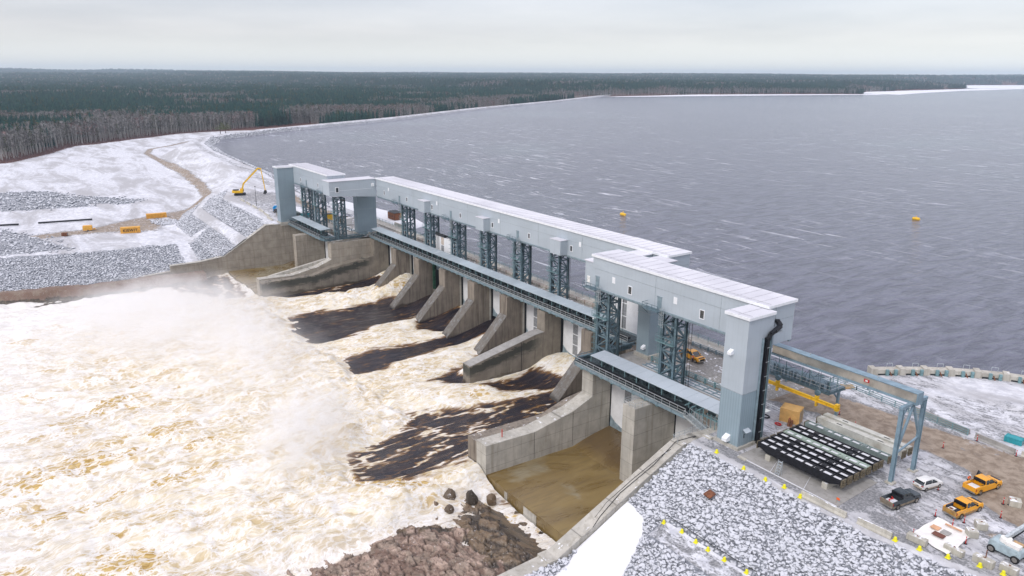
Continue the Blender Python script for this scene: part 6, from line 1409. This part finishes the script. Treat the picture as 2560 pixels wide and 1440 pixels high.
# machinery on the far platform
t = thing('boom_lift', 'bright blue boom lift half hidden by the farthest tower', 'boom lift', (-330,101.5,0), math.radians(60))
body_loft([(1.9,.9,.8,.7,1.5),(-1.9,.9,.8,.7,1.6)], 'chassis', 'blue', t, .08); m = MB(); m.bar((-1.6,0,2.6),(5.0,0,2.9),.8,.9); m.bar((-1.5,0,1.6),(-1.5,0,2.6),1.2,.8); m.build('boom', M['blue'], t, world=False)
for x in (-1.4,1.4):
    for s in (-1,1): wheel(t, x, s*.8, .5, s)
for k in range(5): 
    y = 98.5+k*1.4; tt = thing('stoplog', ['black stoplog at the front of the far storage rack','second black stoplog on the far storage rack','third stoplog on the far storage rack','fourth stoplog on the far storage rack','rearmost stoplog on the far storage rack'][k], 'stoplog', (-318,y,2), group='stoplogs on the far storage rack')
    m = MB()
    for q in (-.5,.4): m.box(-325,-309.5,y+q,y+q+.12,1.6,2.7)
    for i in range(8): m.box(-324.8+i*2.1,-324.7+i*2.1,y-.38,y+.4,1.8,2.6)
    m.build('girder', M['black' if k < 3 else 'stop_grey'], tt); MB().box(-324.6,-309.9,y-.36,y+.38,2.2,2.3).build('snow', M['snow'], tt)
t = thing('plinth', 'brown concrete wall under the far storage rack', 'concrete plinth', (-318,101,0)); MB().box(-323,-311,98.3,104.6,-.2,1.58).build('plinth_body', M['conc_deck'], t)
t = thing('teal_shed', 'low teal sheeted store beside the farthest tower', 'store', (-322,107.5,0)); m = MB(); m.box(-326,-312,106,110,0,1.9); m.build('wall', M['teal'], t); m = MB(); m.prism([(105.8,1.9),(110.2,1.9),(110.2,2.2),(108,2.7),(105.8,2.2)], 'x', -326.3,-311.7); m.build('roof', M['snow'], t)
rr = random.Random(9)
items = [('yellow','yellow machine standing behind the first far lattice tower',-300.5,113.5,2.4,2.6),('yellow','yellow bin standing behind the second far lattice tower',-292,117,2.2,2.4),('tarp','white wrapped crate behind the far lattice towers',-287,116.5,3.2,2.6),('rust','rust brown scaffold store behind the long gallery',-287,137.5,6,3.0),('wood','pale timber heap behind the long gallery',-292,141,7,2.2)]
for m_, l, x, y, s, h in items:
    t = thing('site_store', l, 'store', (x,y,0)); b = MB(); b.box(x-s/2,x+s/2,y-1.4,y+1.4,.1,h); b.build('box_body', M[m_], t, bevel=.1); c = MB()
    for k in range(5): c.bar((x-s/2+k*s/4,y-1.46,.1),(x-s/2+k*s/4,y-1.46,h),.12)
    c.bar((x-s/2,y-1.46,h*.5),(x+s/2,y-1.46,h*.5),.1); c.box(x-s/2-.1,x+s/2+.1,y-1.5,y+1.5,h+.003,h+.12); c.build('frame', M['dark' if m_ != 'tarp' else 'tarp'], t)
jersey('low grey wall with dark openings behind the long gallery', (-276,132.4,0),(-262,131.9,0),1.2)
t = thing('work_pad', 'flat snowy landing beyond the deck at the left abutment', 'landing', (-290,138,-1)); MB().prism([(-345,131.2),(-262,131.2),(-268,143),(-290,147),(-345,138)], 'z', -4, -.05).build('pad', M['snow'], t)
t = thing('light_pole', 'thin dark light pole beside the far barriers', 'pole', (-352,98.5,0)); MB().tube((-352,98.5,0),(-352,98.5,9),.12,.07,n=8).build('pole', M['dark'], t); MB().box(-352.5,-351.5,98.3,98.7,9,9.2).build('lamp_head', M['dark'], t)
# ================================================================== scattered rocks (instanced from points)
def rockmesh(seed, squash=.7):
    import bmesh
    r = random.Random(seed); bm = bmesh.new(); bmesh.ops.create_icosphere(bm, subdivisions=2, radius=.5)
    pl = [Vector((r.uniform(-1,1),r.uniform(-1,1),r.uniform(-1,1))).normalized() for _ in range(9)]; dd = [r.uniform(.28,.42) for _ in pl]
    for v in bm.verts:
        for p, d in zip(pl, dd):
            q = v.co.dot(p)
            if q > d: v.co -= p*(q-d)
        v.co.z *= squash
    me = bpy.data.meshes.new('rock_shape'); bm.to_mesh(me); bm.free(); return me
def scatter(name, label, pts, scl, rot, pick, protos, cat, kind='stuff'):
    me = bpy.data.meshes.new(name); me.vertices.add(len(pts)); me.vertices.foreach_set('co', np.asarray(pts, float).ravel())
    for k, ty, a in (('sc','FLOAT_VECTOR',scl),('rot','FLOAT_VECTOR',rot),('pick','INT',pick)):
        at = me.attributes.new(k, ty, 'POINT'); at.data.foreach_set('vector' if ty == 'FLOAT_VECTOR' else 'value', np.asarray(a, float if ty != 'INT' else int).ravel())
    o = bpy.data.objects.new(name, me); COL.objects.link(o); tag(o, label, cat, kind=kind)
    pc = bpy.data.collections.new(name+'_shapes')
    for i, p in enumerate(protos):
        q = bpy.data.objects.new('%s_shape_%02d' % (name, i), p); pc.objects.link(q)
    ng = bpy.data.node_groups.new(name, 'GeometryNodeTree'); ng.interface.new_socket('Geometry', in_out='INPUT', socket_type='NodeSocketGeometry'); ng.interface.new_socket('Geometry', in_out='OUTPUT', socket_type='NodeSocketGeometry')
    N = ng.nodes; gi = N.new('NodeGroupInput'); go = N.new('NodeGroupOutput'); ci = N.new('GeometryNodeCollectionInfo'); ci.inputs['Collection'].default_value = pc; ci.inputs['Separate Children'].default_value = True; ci.inputs['Reset Children'].default_value = True
    ip = N.new('GeometryNodeInstanceOnPoints'); ip.inputs['Pick Instance'].default_value = True
    def na(nm, ty): x = N.new('GeometryNodeInputNamedAttribute'); x.data_type = ty; x.inputs[0].default_value = nm; return next(s for s in x.outputs if s.enabled and s.name == 'Attribute')
    Lk = ng.links.new; Lk(gi.outputs[0], ip.inputs['Points']); Lk(ci.outputs[0], ip.inputs['Instance']); Lk(na('pick','INT'), ip.inputs['Instance Index']); Lk(na('rot','FLOAT_VECTOR'), ip.inputs['Rotation']); Lk(na('sc','FLOAT_VECTOR'), ip.inputs['Scale']); Lk(ip.outputs[0], go.inputs[0])
    md = o.modifiers.new('scatter', 'NODES'); md.node_group = ng; return o
ROCKS = [rockmesh(i, .62+.1*(i%3)) for i in range(7)]
for r_ in ROCKS: r_.materials.append(M['rock'])
ROCKS_F = [rockmesh(20+i, .7) for i in range(5)]
for r_ in ROCKS_F: r_.materials.append(M['rock_far'])
def rocks(name, label, X, Y, Zf, mask, smin, smax, protos, sink=.12):
    X = X[mask]; Y = Y[mask]; n = len(X); s = smin + (smax-smin)*rng.random(n)**2.2
    sc = np.stack([s*(.85+.5*rng.random(n)), s*(.8+.4*rng.random(n)), s*(.75+.4*rng.random(n))], 1)
    Z = Zf(X, Y) + s*sink; ro = np.stack([rng.normal(0,.35,n), rng.normal(0,.35,n), rng.random(n)*6.28], 1)
    scatter(name, label, np.stack([X,Y,Z],1), sc, ro, rng.integers(0,len(protos),n), protos, 'riprap')
    return n
def jit(x0, x1, y0, y1, d):
    xs, ys = np.meshgrid(np.arange(x0,x1,d), np.arange(y0,y1,d)); return (xs+rng.uniform(-.45,.45,xs.shape)*d).ravel(), (ys+rng.uniform(-.45,.45,ys.shape)*d).ravel()
X, Y = jit(-77, -22, 44, 95, .40)
s_ = 91-Y+np.clip(X+45,0,40)*.22
bench = (s_ > 13.6) & (s_ < 18.8) & (X > -69.6)
patch = inpoly(X, Y, [(-77.5,76.5),(-72.5,75.8),(-68.5,71),(-66.5,66),(-66,58),(-74,58),(-77,66)]) & (fbm(X/2,Y/2,3,5) > -.55)
low_thin = rng.random(X.shape) < .985
rocks('riprap_boulders', 'snow dusted grey boulders covering the slope below the yard', X, Y, right_z, (s_ > .7+.6*fbm(X/2,Y/2,3,7)) & ~bench & ~patch & low_thin & (X > -77.0), .36, 1.05, ROCKS)
X, Y = jit(-76, -64, 130, 142, .5); rocks('rubble_heap', 'loose rubble heap beside the road behind the platform', X, Y, right_z, (((X+71.3)/3.4)**2+((Y-136.6)/3)**2 < 1) & (rng.random(X.shape) < .6), .3, .8, ROCKS)
X, Y = jit(-348, -304, -60, 92, .85)
def leftsel(X, Y):
    ds, dc, dt = land_z(X, Y); return ds, dc, dt
ds, dc, dt = leftsel(X, Y); zz = left_z(X, Y); pth = np.abs(pdist(X, Y, [(-352,72),(-347,63),(-309,60)])) > 2.6
rocks('lower_riprap', 'dark riprap band above the left shore of the tailrace', X, Y, left_z, (dt > 4.5) & (dt < 47+fbm(X/9,Y/9,3,2)*5) & (zz < -11.0) & pth & (Y < 80), .6, 1.2, ROCKS_F, .1)
X, Y = jit(-420, -304, 60, 100, .75); ds, dc, dt = leftsel(X, Y); zz = left_z(X, Y); pth = np.abs(pdist(X, Y, [(-352,72),(-347,63),(-309,60)])) > 2.6
rocks('embankment_riprap', 'snow dusted riprap on the left embankment faces', X, Y, left_z, (dc > 1) & (zz > -11.6) & ((dc < 10.4) | (dc > 15.6)) & pth & (X > -418+2*fbm(X,Y/6,2,3)), .6, 1.25, ROCKS, .1)
X, Y = jit(-560, -430, -12, 74, 1.7); den = polymask(X, Y, [(-556,-6),(-545,26),(-492,47),(-466,40),(-474,-1)], 5)+polymask(X, Y, [(-513,42),(-476,70),(-463,58),(-480,40)], 4)
rocks('spoil_heap_rocks', 'dark broken rock on the spoil heap behind the work yard', X, Y, left_z, rng.random(X.shape) < den*.62, .8, 2.1, ROCKS_F, .1)
X, Y = jit(-440, -352, -50, 26, 1.5); den = polymask(X, Y, [(-436,-30),(-426,-2),(-384,14),(-354,24),(-358,-20)], 5)
rocks('gravel_heap_rocks', 'snowy broken rock heap at the left edge of the yard', X, Y, left_z, rng.random(X.shape) < den*.55, .7, 1.9, ROCKS, .1)
P = np.array([(x,y) for x, y in zip(np.linspace(-300,-474,150), np.interp(np.linspace(-300,-474,150),[-474,-420,-345,-300],[146,139,133,131]))])
X, Y = jit(-860, -300, 128, 300, 1.6); ds = pdist(X, Y, SHORE); rocks('dike_riprap', 'grey riprap along the reservoir face of the dike', X, Y, left_z, (ds > -1) & (ds < 7.2), .9, 1.8, ROCKS, .15)
LEDGE = [rockmesh(60+i, .55) for i in range(5)]
for r_ in LEDGE: r_.materials.append(M['rock_brown'])
X, Y = jit(-107, -64, 22, 70, .95); rocks('ledge_blocks', 'loose angular reddish blocks and wet slabs strewn over the bedrock shelf', X, Y, bed_z, inpoly(X, Y, SHELF) & (rng.random(X.shape) < .02+.6*fbm(X/5,Y/3,3,8)), .25, .9, LEDGE, -.08)
# boulders breaking the tailwater by the apron
for x, y, r_, l in ((-110.6,61.8,3.1,'big wet boulder splitting the falling water'),(-107.6,65.4,2.6,'middle wet boulder with water pouring over it'),(-104.9,68.2,2.1,'wet boulder nearest the apron edge'),(-109.4,58.4,1.6,'small round wet boulder in the foam'),(-106.6,59.9,1.7,'rounded wet boulder right of the small one')):
    me = rockmesh(int(-x*10), .95).copy(); me.materials.clear(); me.materials.append(M['rock_brown']); o = bpy.data.objects.new('boulder', me); COL.objects.link(o); o.location = (x,y,-17.9); o.scale = (r_*1.2,r_*1.1,r_*1.35); tag(o, l, 'boulder', 'boulders in the tailwater')
# tan bedrock ledge along the left shore
def ledge():
    def zf(X, Y):
        dt = pdist(X, Y, TAIL); st = np.floor((fbm(X/9, Y/11, 3, 201)+1)*4)/4
        return -18.9 + sstep(-2.5+st*1.6, .2+st*1.6, dt)*(3.6+st*.8) + fbm(X/1.8, Y/2.2, 3, 202)*.3 - sstep(5,9,dt)*4
    o = grid_mesh('shore_ledge', np.arange(-350,-285,.5), np.arange(-90,62,.5), zf, M['bedrock'], lambda X,Y,Z:{'mask':(np.clip((-16.6-Z)*.8,0,.8),X*0,X*0)}, lambda cx,cy: (np.abs(pdist(cx,cy,TAIL)-2) < 8)&(cx<-293))
    tag(o, 'tan and brown bedrock ledge along the left shore of the tailrace', 'rock', kind='structure')
ledge()

# ================================================================== trees
def spruce(seed, h=1.0):
    r = random.Random(seed); tr = MB(); tr.tube((0,0,0),(0,0,h*.95),.014,.003,n=5); c = MB(); n = 17
    for k in range(n):
        z = h*(.12+.86*k/n); rad = .165*(1-k/n)**.8+.012; m_ = 7
        for i in range(m_):
            a = 2*PI*i/m_+k*1.3+r.uniform(-.3,.3); L = rad*r.uniform(.65,1.25); ca, sa = math.cos(a), math.sin(a); w_ = L*.38
            p0 = (0,0,z+.03); tip = (ca*L,sa*L,z-.045*r.uniform(.5,1.5)); l = (ca*L*.55-sa*w_,sa*L*.55+ca*w_,z-.012); q = (ca*L*.55+sa*w_,sa*L*.55-ca*w_,z-.012)
            c.add([p0,l,tip,q],[(0,1,2),(0,2,3)])
    c.tube((0,0,h*.93),(0,0,h),.012,.001,n=4); return tr, c
def birch(seed, h=1.0):
    r = random.Random(seed); tr = MB(); c = MB(); lean = Vector((r.uniform(-.07,.07),r.uniform(-.07,.07),0)); pts = [Vector((0,0,0))+lean*(t*t)+Vector((0,0,h*t)) for t in (0,.35,.7,.93)]
    rad = [.011,.009,.006,.002]
    for i in range(3): tr.tube(pts[i], pts[i+1], rad[i], rad[i+1], n=5, cap=False)
    for k in range(15):
        t_ = r.uniform(.38,.92); b = lean*(t_*t_)+Vector((0,0,h*t_)); a = r.uniform(0,2*PI); L = r.uniform(.08,.20)*(1.25-t_); e = b+Vector((math.cos(a)*L,math.sin(a)*L,L*r.uniform(.7,1.5)))
        tr.tube(b, e, .0035, .0012, n=3, cap=False)
        for j in range(9):
            s = b.lerp(e, r.uniform(.3,1.0)); aa = a+r.uniform(-1.2,1.2); l2 = r.uniform(.04,.10); f = s+Vector((math.cos(aa)*l2,math.sin(aa)*l2,l2*r.uniform(.3,1.4))); n_ = Vector((-math.sin(aa),math.cos(aa),0))*r.uniform(.004,.010)
            c.add([s-n_*.3, f-n_, f+n_*1.0, s+n_*.3],[(0,1,2,3)])
    return tr, c
def pine(seed, h=1.0):
    r = random.Random(seed); tr = MB(); tr.tube((0,0,0),(0,0,h*.9),.013,.004,n=5); c = MB()
    for k in range(60):
        z = r.uniform(.3,.98)*h; a = r.uniform(0,2*PI); L = r.uniform(.02,.15)*(1.2-z/h)*1.3; p = Vector((math.cos(a)*L,math.sin(a)*L,z)); s = r.uniform(.02,.045)
        for j in range(3): u = Vector((r.uniform(-1,1),r.uniform(-1,1),r.uniform(-.6,.8)))*s; v = Vector((r.uniform(-1,1),r.uniform(-1,1),r.uniform(-.6,.8)))*s; c.add([p+u,p+v,p-u*.6],[(0,1,2)])
    return tr, c
def raw(mbs, mats, name):
    me = bpy.data.meshes.new(name); v = []; f = []; mi = []
    for i, m_ in enumerate(mbs): b = len(v); v += m_.v; f += [tuple(b+q for q in ff) for ff in m_.f]; mi += [i]*len(m_.f)
    me.from_pydata(v, [], f); me.polygons.foreach_set('material_index', mi); 
    for m_ in mats: me.materials.append(m_)
    me.update(); return me
KIND = []   # (fn, seed, trunk mat, crown mat, label, category)
for s in (1,2,3): KIND.append((spruce,s,'bark_dark','spruce','dark narrow spruce at the near edge of the forest','spruce'))
for s in (4,5): KIND.append((birch,s,'bark_birch','twig','bare white birch with grey twigs at the forest edge','birch'))
KIND.append((birch,6,'bark_birch','twig_red','bare birch with reddish twigs at the forest edge','birch')); KIND.append((pine,7,'bark_dark','pine','olive green pine at the forest edge','pine'))
PROTO = []; TM = []
for fn, s, tm, cm, lb, ct in KIND:
    tr, c = fn(s); PROTO.append(raw([tr,c],[M[tm],M[cm]],'tree_shape'))
    TM.append((raw([tr],[M[tm]],'trunk'), raw([c],[M[cm]],'crown')))
def ground_any(X, Y):
    near = (X > -985) & (Y > -150) & (Y < 445); return np.where(near, left_z(X, Y), far_z(X, Y)-.2)
def forest_pts(x0, x1, y0, y1, d, cond):
    X, Y = jit(x0, x1, y0, y1, d); m = cond(X, Y); return X[m], Y[m]
FE = lambda X, Y: pdist(X, Y, FOREST_EDGE)
FS = lambda X, Y: pdist(X, Y, FAR_SHORE)
def west(X, Y): return (FE(X, Y) > 0) & (Y < 1480)
def nearv(X, Y):   # inside the photograph's field of view, with a margin
    a = np.degrees(np.arctan2(Y, X)) - np.degrees(YAW); return (np.abs(a) < 42)
R_ = lambda X, Y: np.hypot(X, Y)
A = forest_pts(-1500,-690,-200,900,4.3, lambda X,Y: west(X,Y)&(FE(X,Y)<380)&(R_(X,Y)<1350)&nearv(X,Y))
E1 = forest_pts(-1760,-1000,300,1500,5.2, lambda X,Y: (west(X,Y)|((pdist(X,Y,CREST)>42)&(Y>400)))&(pdist(X,Y,CREST)<260)&(pdist(X,Y,CREST)>42)&(R_(X,Y)>=1100)&(Y<1470)&nearv(X,Y))
B = forest_pts(-3000,-900,-900,1480,9.0, lambda X,Y: (FE(X,Y)>150)&(R_(X,Y)>1250)&(R_(X,Y)<2600)&nearv(X,Y))
Cc = forest_pts(-3200,-1300,1470,3300,8.5, lambda X,Y: (FS(X,Y)>12)&(FS(X,Y)<420)&nearv(X,Y)&(R_(X,Y)<3600))
D = forest_pts(-6500,-1500,-2000,6500,24, lambda X,Y: (((FE(X,Y)>200)&(Y<1480))|((FS(X,Y)>30)&(Y>=1480)))&(R_(X,Y)>2500)&(R_(X,Y)<6500)&nearv(X,Y))
D2 = forest_pts(-13500,3000,-4500,14000,60, lambda X,Y: (((FE(X,Y)>200)&(Y<1480))|((FS(X,Y)>30)&(Y>=1480)))&(R_(X,Y)>6400)&(R_(X,Y)<13500)&nearv(X,Y))
def species(X, Y, edge):
    n = fbm(X/260, Y/260, 3, 301); n2 = fbm(X/60, Y/60, 3, 302); r = rng.random(X.shape)
    decid = sstep(.02,.30, n + .45*n2 + edge*.68 - .10)
    k = np.where(r < decid, np.where(rng.random(X.shape) < .30*sstep(.1,.5,fbm(X/90,Y/90,2,303)+.25), 5, rng.integers(3,5,X.shape)), rng.integers(0,3,X.shape))
    k = np.where((r > .93), 6, k); return k
groups = []
for (XX, YY), hs, ws, edgeon in ((A,(15,26),1.0,1),(E1,(13,22),1.1,1),(B,(15,26),1.5,0),(Cc,(13,22),1.5,2),(D,(16,26),3.2,0),(D2,(20,34),7,0)):
    fe = np.abs(np.where(YY < 1480, np.minimum(FE(XX,YY), np.abs(pdist(XX,YY,CREST)-42)), FS(XX,YY)))
    edge = np.exp(-(fe/70)**2) if edgeon else XX*0
    if edgeon == 2: edge = np.exp(-(fe/130)**2)*sstep(2600,2300,YY+XX*0)+.05
    k = species(XX, YY, edge); n = len(XX); h = hs[0]+(hs[1]-hs[0])*rng.random(n); h = np.where((k>=3)&(k<=5), h*.86, h)
    sc = np.stack([h*ws*(.85+.3*rng.random(n))]*2+[h], 1); groups.append((XX, YY, k, sc))
X = np.concatenate([g[0] for g in groups]); Y = np.concatenate([g[1] for g in groups]); K = np.concatenate([g[2] for g in groups]); S = np.concatenate([g[3] for g in groups])
Z = ground_any(X, Y); ok = Z < 200; RZ = rng.random(len(X))*6.28
clear = inpoly(X, Y, [(-1590,236),(-1740,190),(-1690,170),(-1550,215)]); ok &= ~clear
X, Y, Z, K, S, RZ = X[ok], Y[ok], Z[ok], K[ok], S[ok], RZ[ok]
dist = R_(X, Y) + np.where(np.degrees(np.arctan2(Y, X)) > np.degrees(YAW)+35.5, 1e6, 0); order = np.argsort(dist); near_i = order[:300]; far_i = order[300:]
for i in near_i:
    k = int(K[i]); _, _, _, _, lb, ct = KIND[k]; t = bpy.data.objects.new(ct+'_tree', None); COL.objects.link(t)
    t.location = (X[i],Y[i],Z[i]); t.scale = tuple(S[i]); t.rotation_euler = (0,0,RZ[i]); tag(t, lb, ct+' tree', 'trees at the near forest edge: '+ct)
    for nm, me in (('trunk',TM[k][0]),('crown',TM[k][1])): o = bpy.data.objects.new(nm, me); COL.objects.link(o); o.parent = t
fi = far_i; n = len(fi)
scatter('forest', 'dense dark spruce and bare birch forest stretching to the horizon', np.stack([X[fi],Y[fi],Z[fi]],1), S[fi], np.stack([np.zeros(n),np.zeros(n),RZ[fi]],1), K[fi], PROTO, 'forest')
# red brush at the forest edge
def tuft(seed):
    r = random.Random(seed); m_ = MB()
    for k in range(26):
        a = r.uniform(0,2*PI); d = r.uniform(0,.35); p = Vector((math.cos(a)*d,math.sin(a)*d,0)); q = p+Vector((r.uniform(-.3,.3),r.uniform(-.3,.3),r.uniform(.4,1))); n_ = Vector((-math.sin(a),math.cos(a),0))*.03; m_.add([p-n_,q,p+n_],[(0,1,2)])
    return raw([m_],[M['twig_red']],'brush_shape')
BX, BY = jit(-1100,-690,-160,480,3.2); fe = FE(BX, BY); m_ = (fe > -9) & (fe < 10) & nearv(BX, BY) & (rng.random(BX.shape) < .8); BX, BY = BX[m_], BY[m_]; n = len(BX); s = rng.uniform(1.2,3.0,n)
scatter('red_brush', 'low reddish brush along the foot of the forest', np.stack([BX,BY,left_z(BX,BY)],1), np.stack([s*1.3,s*1.3,s*.8],1), np.stack([np.zeros(n)]*2+[rng.random(n)*6],1), rng.integers(0,2,n), [tuft(1),tuft(2)], 'brush')
t = thing('green_shrub_tree', 'lone pale green bushy tree beside the bend of the dike road', 'tree', (-835,203,-3)); 
for dx, dy in ((0,0),(6,2),(-5,3),(11,5)):
    pass
m_ = MB(); m_.tube((-835,203,-5),(-835,203,4),.5,.2,n=6); m_.tube((-826,206,-5),(-826,206,4),.5,.2,n=6); m_.build('trunk', M['bark_dark'], t)
c = MB(); r = random.Random(3)
for k in range(500):
    p = Vector((-831+r.gauss(0,5.5), 205+r.gauss(0,4), 2+abs(r.gauss(0,3.4))));
    u = Vector((r.uniform(-1,1),r.uniform(-1,1),r.uniform(-1,1))); v = Vector((r.uniform(-1,1),r.uniform(-1,1),r.uniform(-1,1))); c.add([p,p+u,p+v],[(0,1,2)])
c.build('crown', M['pine'], t)

# ================================================================== spray and haze
def mist(name, label, loc, scale, dens, seed, rz=0, nsc=1.6, thr=.42):
    import bmesh
    bm = bmesh.new(); bmesh.ops.create_icosphere(bm, subdivisions=3, radius=1.0); me = bpy.data.meshes.new(name); bm.to_mesh(me); bm.free(); o = bpy.data.objects.new(name, me); COL.objects.link(o); o.location = loc; o.scale = scale; o.rotation_euler = (0,0,rz)
    m_ = bpy.data.materials.new(name); m_.use_nodes = True; nt = m_.node_tree; nt.nodes.clear(); N = nt.nodes.new; Lk = nt.links.new
    out = N('ShaderNodeOutputMaterial'); vol = N('ShaderNodeVolumePrincipled'); tc = N('ShaderNodeTexCoord'); ln = N('ShaderNodeVectorMath'); ln.operation = 'LENGTH'; Lk(tc.outputs['Object'], ln.inputs[0])
    ge = N('ShaderNodeNewGeometry'); mp = N('ShaderNodeMapping'); Lk(ge.outputs['Position'], mp.inputs[0]); mp.inputs['Location'].default_value = (seed*3.7,seed,0); ns = N('ShaderNodeTexNoise'); Lk(mp.outputs[0], ns.inputs['Vector']); ns.inputs['Scale'].default_value = nsc*.05; ns.inputs['Detail'].default_value = 5; ns.inputs['Roughness'].default_value = .6
    fall = N('ShaderNodeMapRange'); fall.interpolation_type = 'SMOOTHSTEP'; Lk(ln.outputs['Value'], fall.inputs[0]); fall.inputs[1].default_value = 1.0; fall.inputs[2].default_value = .15; fall.inputs[3].default_value = 0; fall.inputs[4].default_value = 1
    nr = N('ShaderNodeMapRange'); nr.interpolation_type = 'SMOOTHSTEP'; Lk(ns.outputs['Fac'], nr.inputs[0]); nr.inputs[1].default_value = thr-.08; nr.inputs[2].default_value = thr+.22
    mu = N('ShaderNodeMath'); mu.operation = 'MULTIPLY'; Lk(fall.outputs[0], mu.inputs[0]); Lk(nr.outputs[0], mu.inputs[1]); m2 = N('ShaderNodeMath'); m2.operation = 'MULTIPLY'; Lk(mu.outputs[0], m2.inputs[0]); m2.inputs[1].default_value = dens; Lk(m2.outputs[0], vol.inputs['Density'])
    vol.inputs['Color'].default_value = (1,1,1,1); vol.inputs['Anisotropy'].default_value = .2; Lk(vol.outputs[0], out.inputs['Volume']); me.materials.append(m_)
    try: m_.cycles.volume_step_rate = 1.0
    except Exception: pass
    tag(o, label, 'spray', kind='stuff'); return o
if USE_MIST:
    mist('spray_cloud', 'tall white spray rising over the far half of the tailwater', (-246,38,-14), (50,44,12), .13, 1.0, 0, 2.4, .40)
    mist('spray_plume', 'white spray plume drifting up in front of the right-hand jet', (-143,46,-13.5), (27,14,9), .34, 4.0, -.5, 6.0, .46); mist('drifting_spray', 'ragged white spray along the foot of the dark water sheets', (-204,54,-14), (46,15,8), .16, 11.0, 0, 5.0, .46)
    mist('thin_spray', 'thin spray hanging over the near part of the rapids', (-195,46,-14), (52,32,7), .055, 7.0, 0, 3.0, .42)
if USE_HAZE:
    mb = MB(); mb.box(-15800,12300,-9500,19500,-22,165); hz = mb.build('haze', None); m_ = bpy.data.materials.new('haze'); m_.use_nodes = True; nt = m_.node_tree; nt.nodes.clear(); out = nt.nodes.new('ShaderNodeOutputMaterial'); v = nt.nodes.new('ShaderNodeVolumePrincipled')
    v.inputs['Color'].default_value = (.72,.87,1.0,1); v.inputs['Density'].default_value = HAZE_D; v.inputs['Anisotropy'].default_value = 0.0; nt.links.new(v.outputs[0], out.inputs['Volume']); hz.data.materials.append(m_); tag(hz, 'thin blue haze over the whole landscape', 'haze', kind='stuff')
SC.cycles.volume_step_rate = 2.0; SC.cycles.volume_max_steps = 96; SC.cycles.volume_bounces = 8; SC.cycles.max_bounces = 10; SC.cycles.use_denoising = True
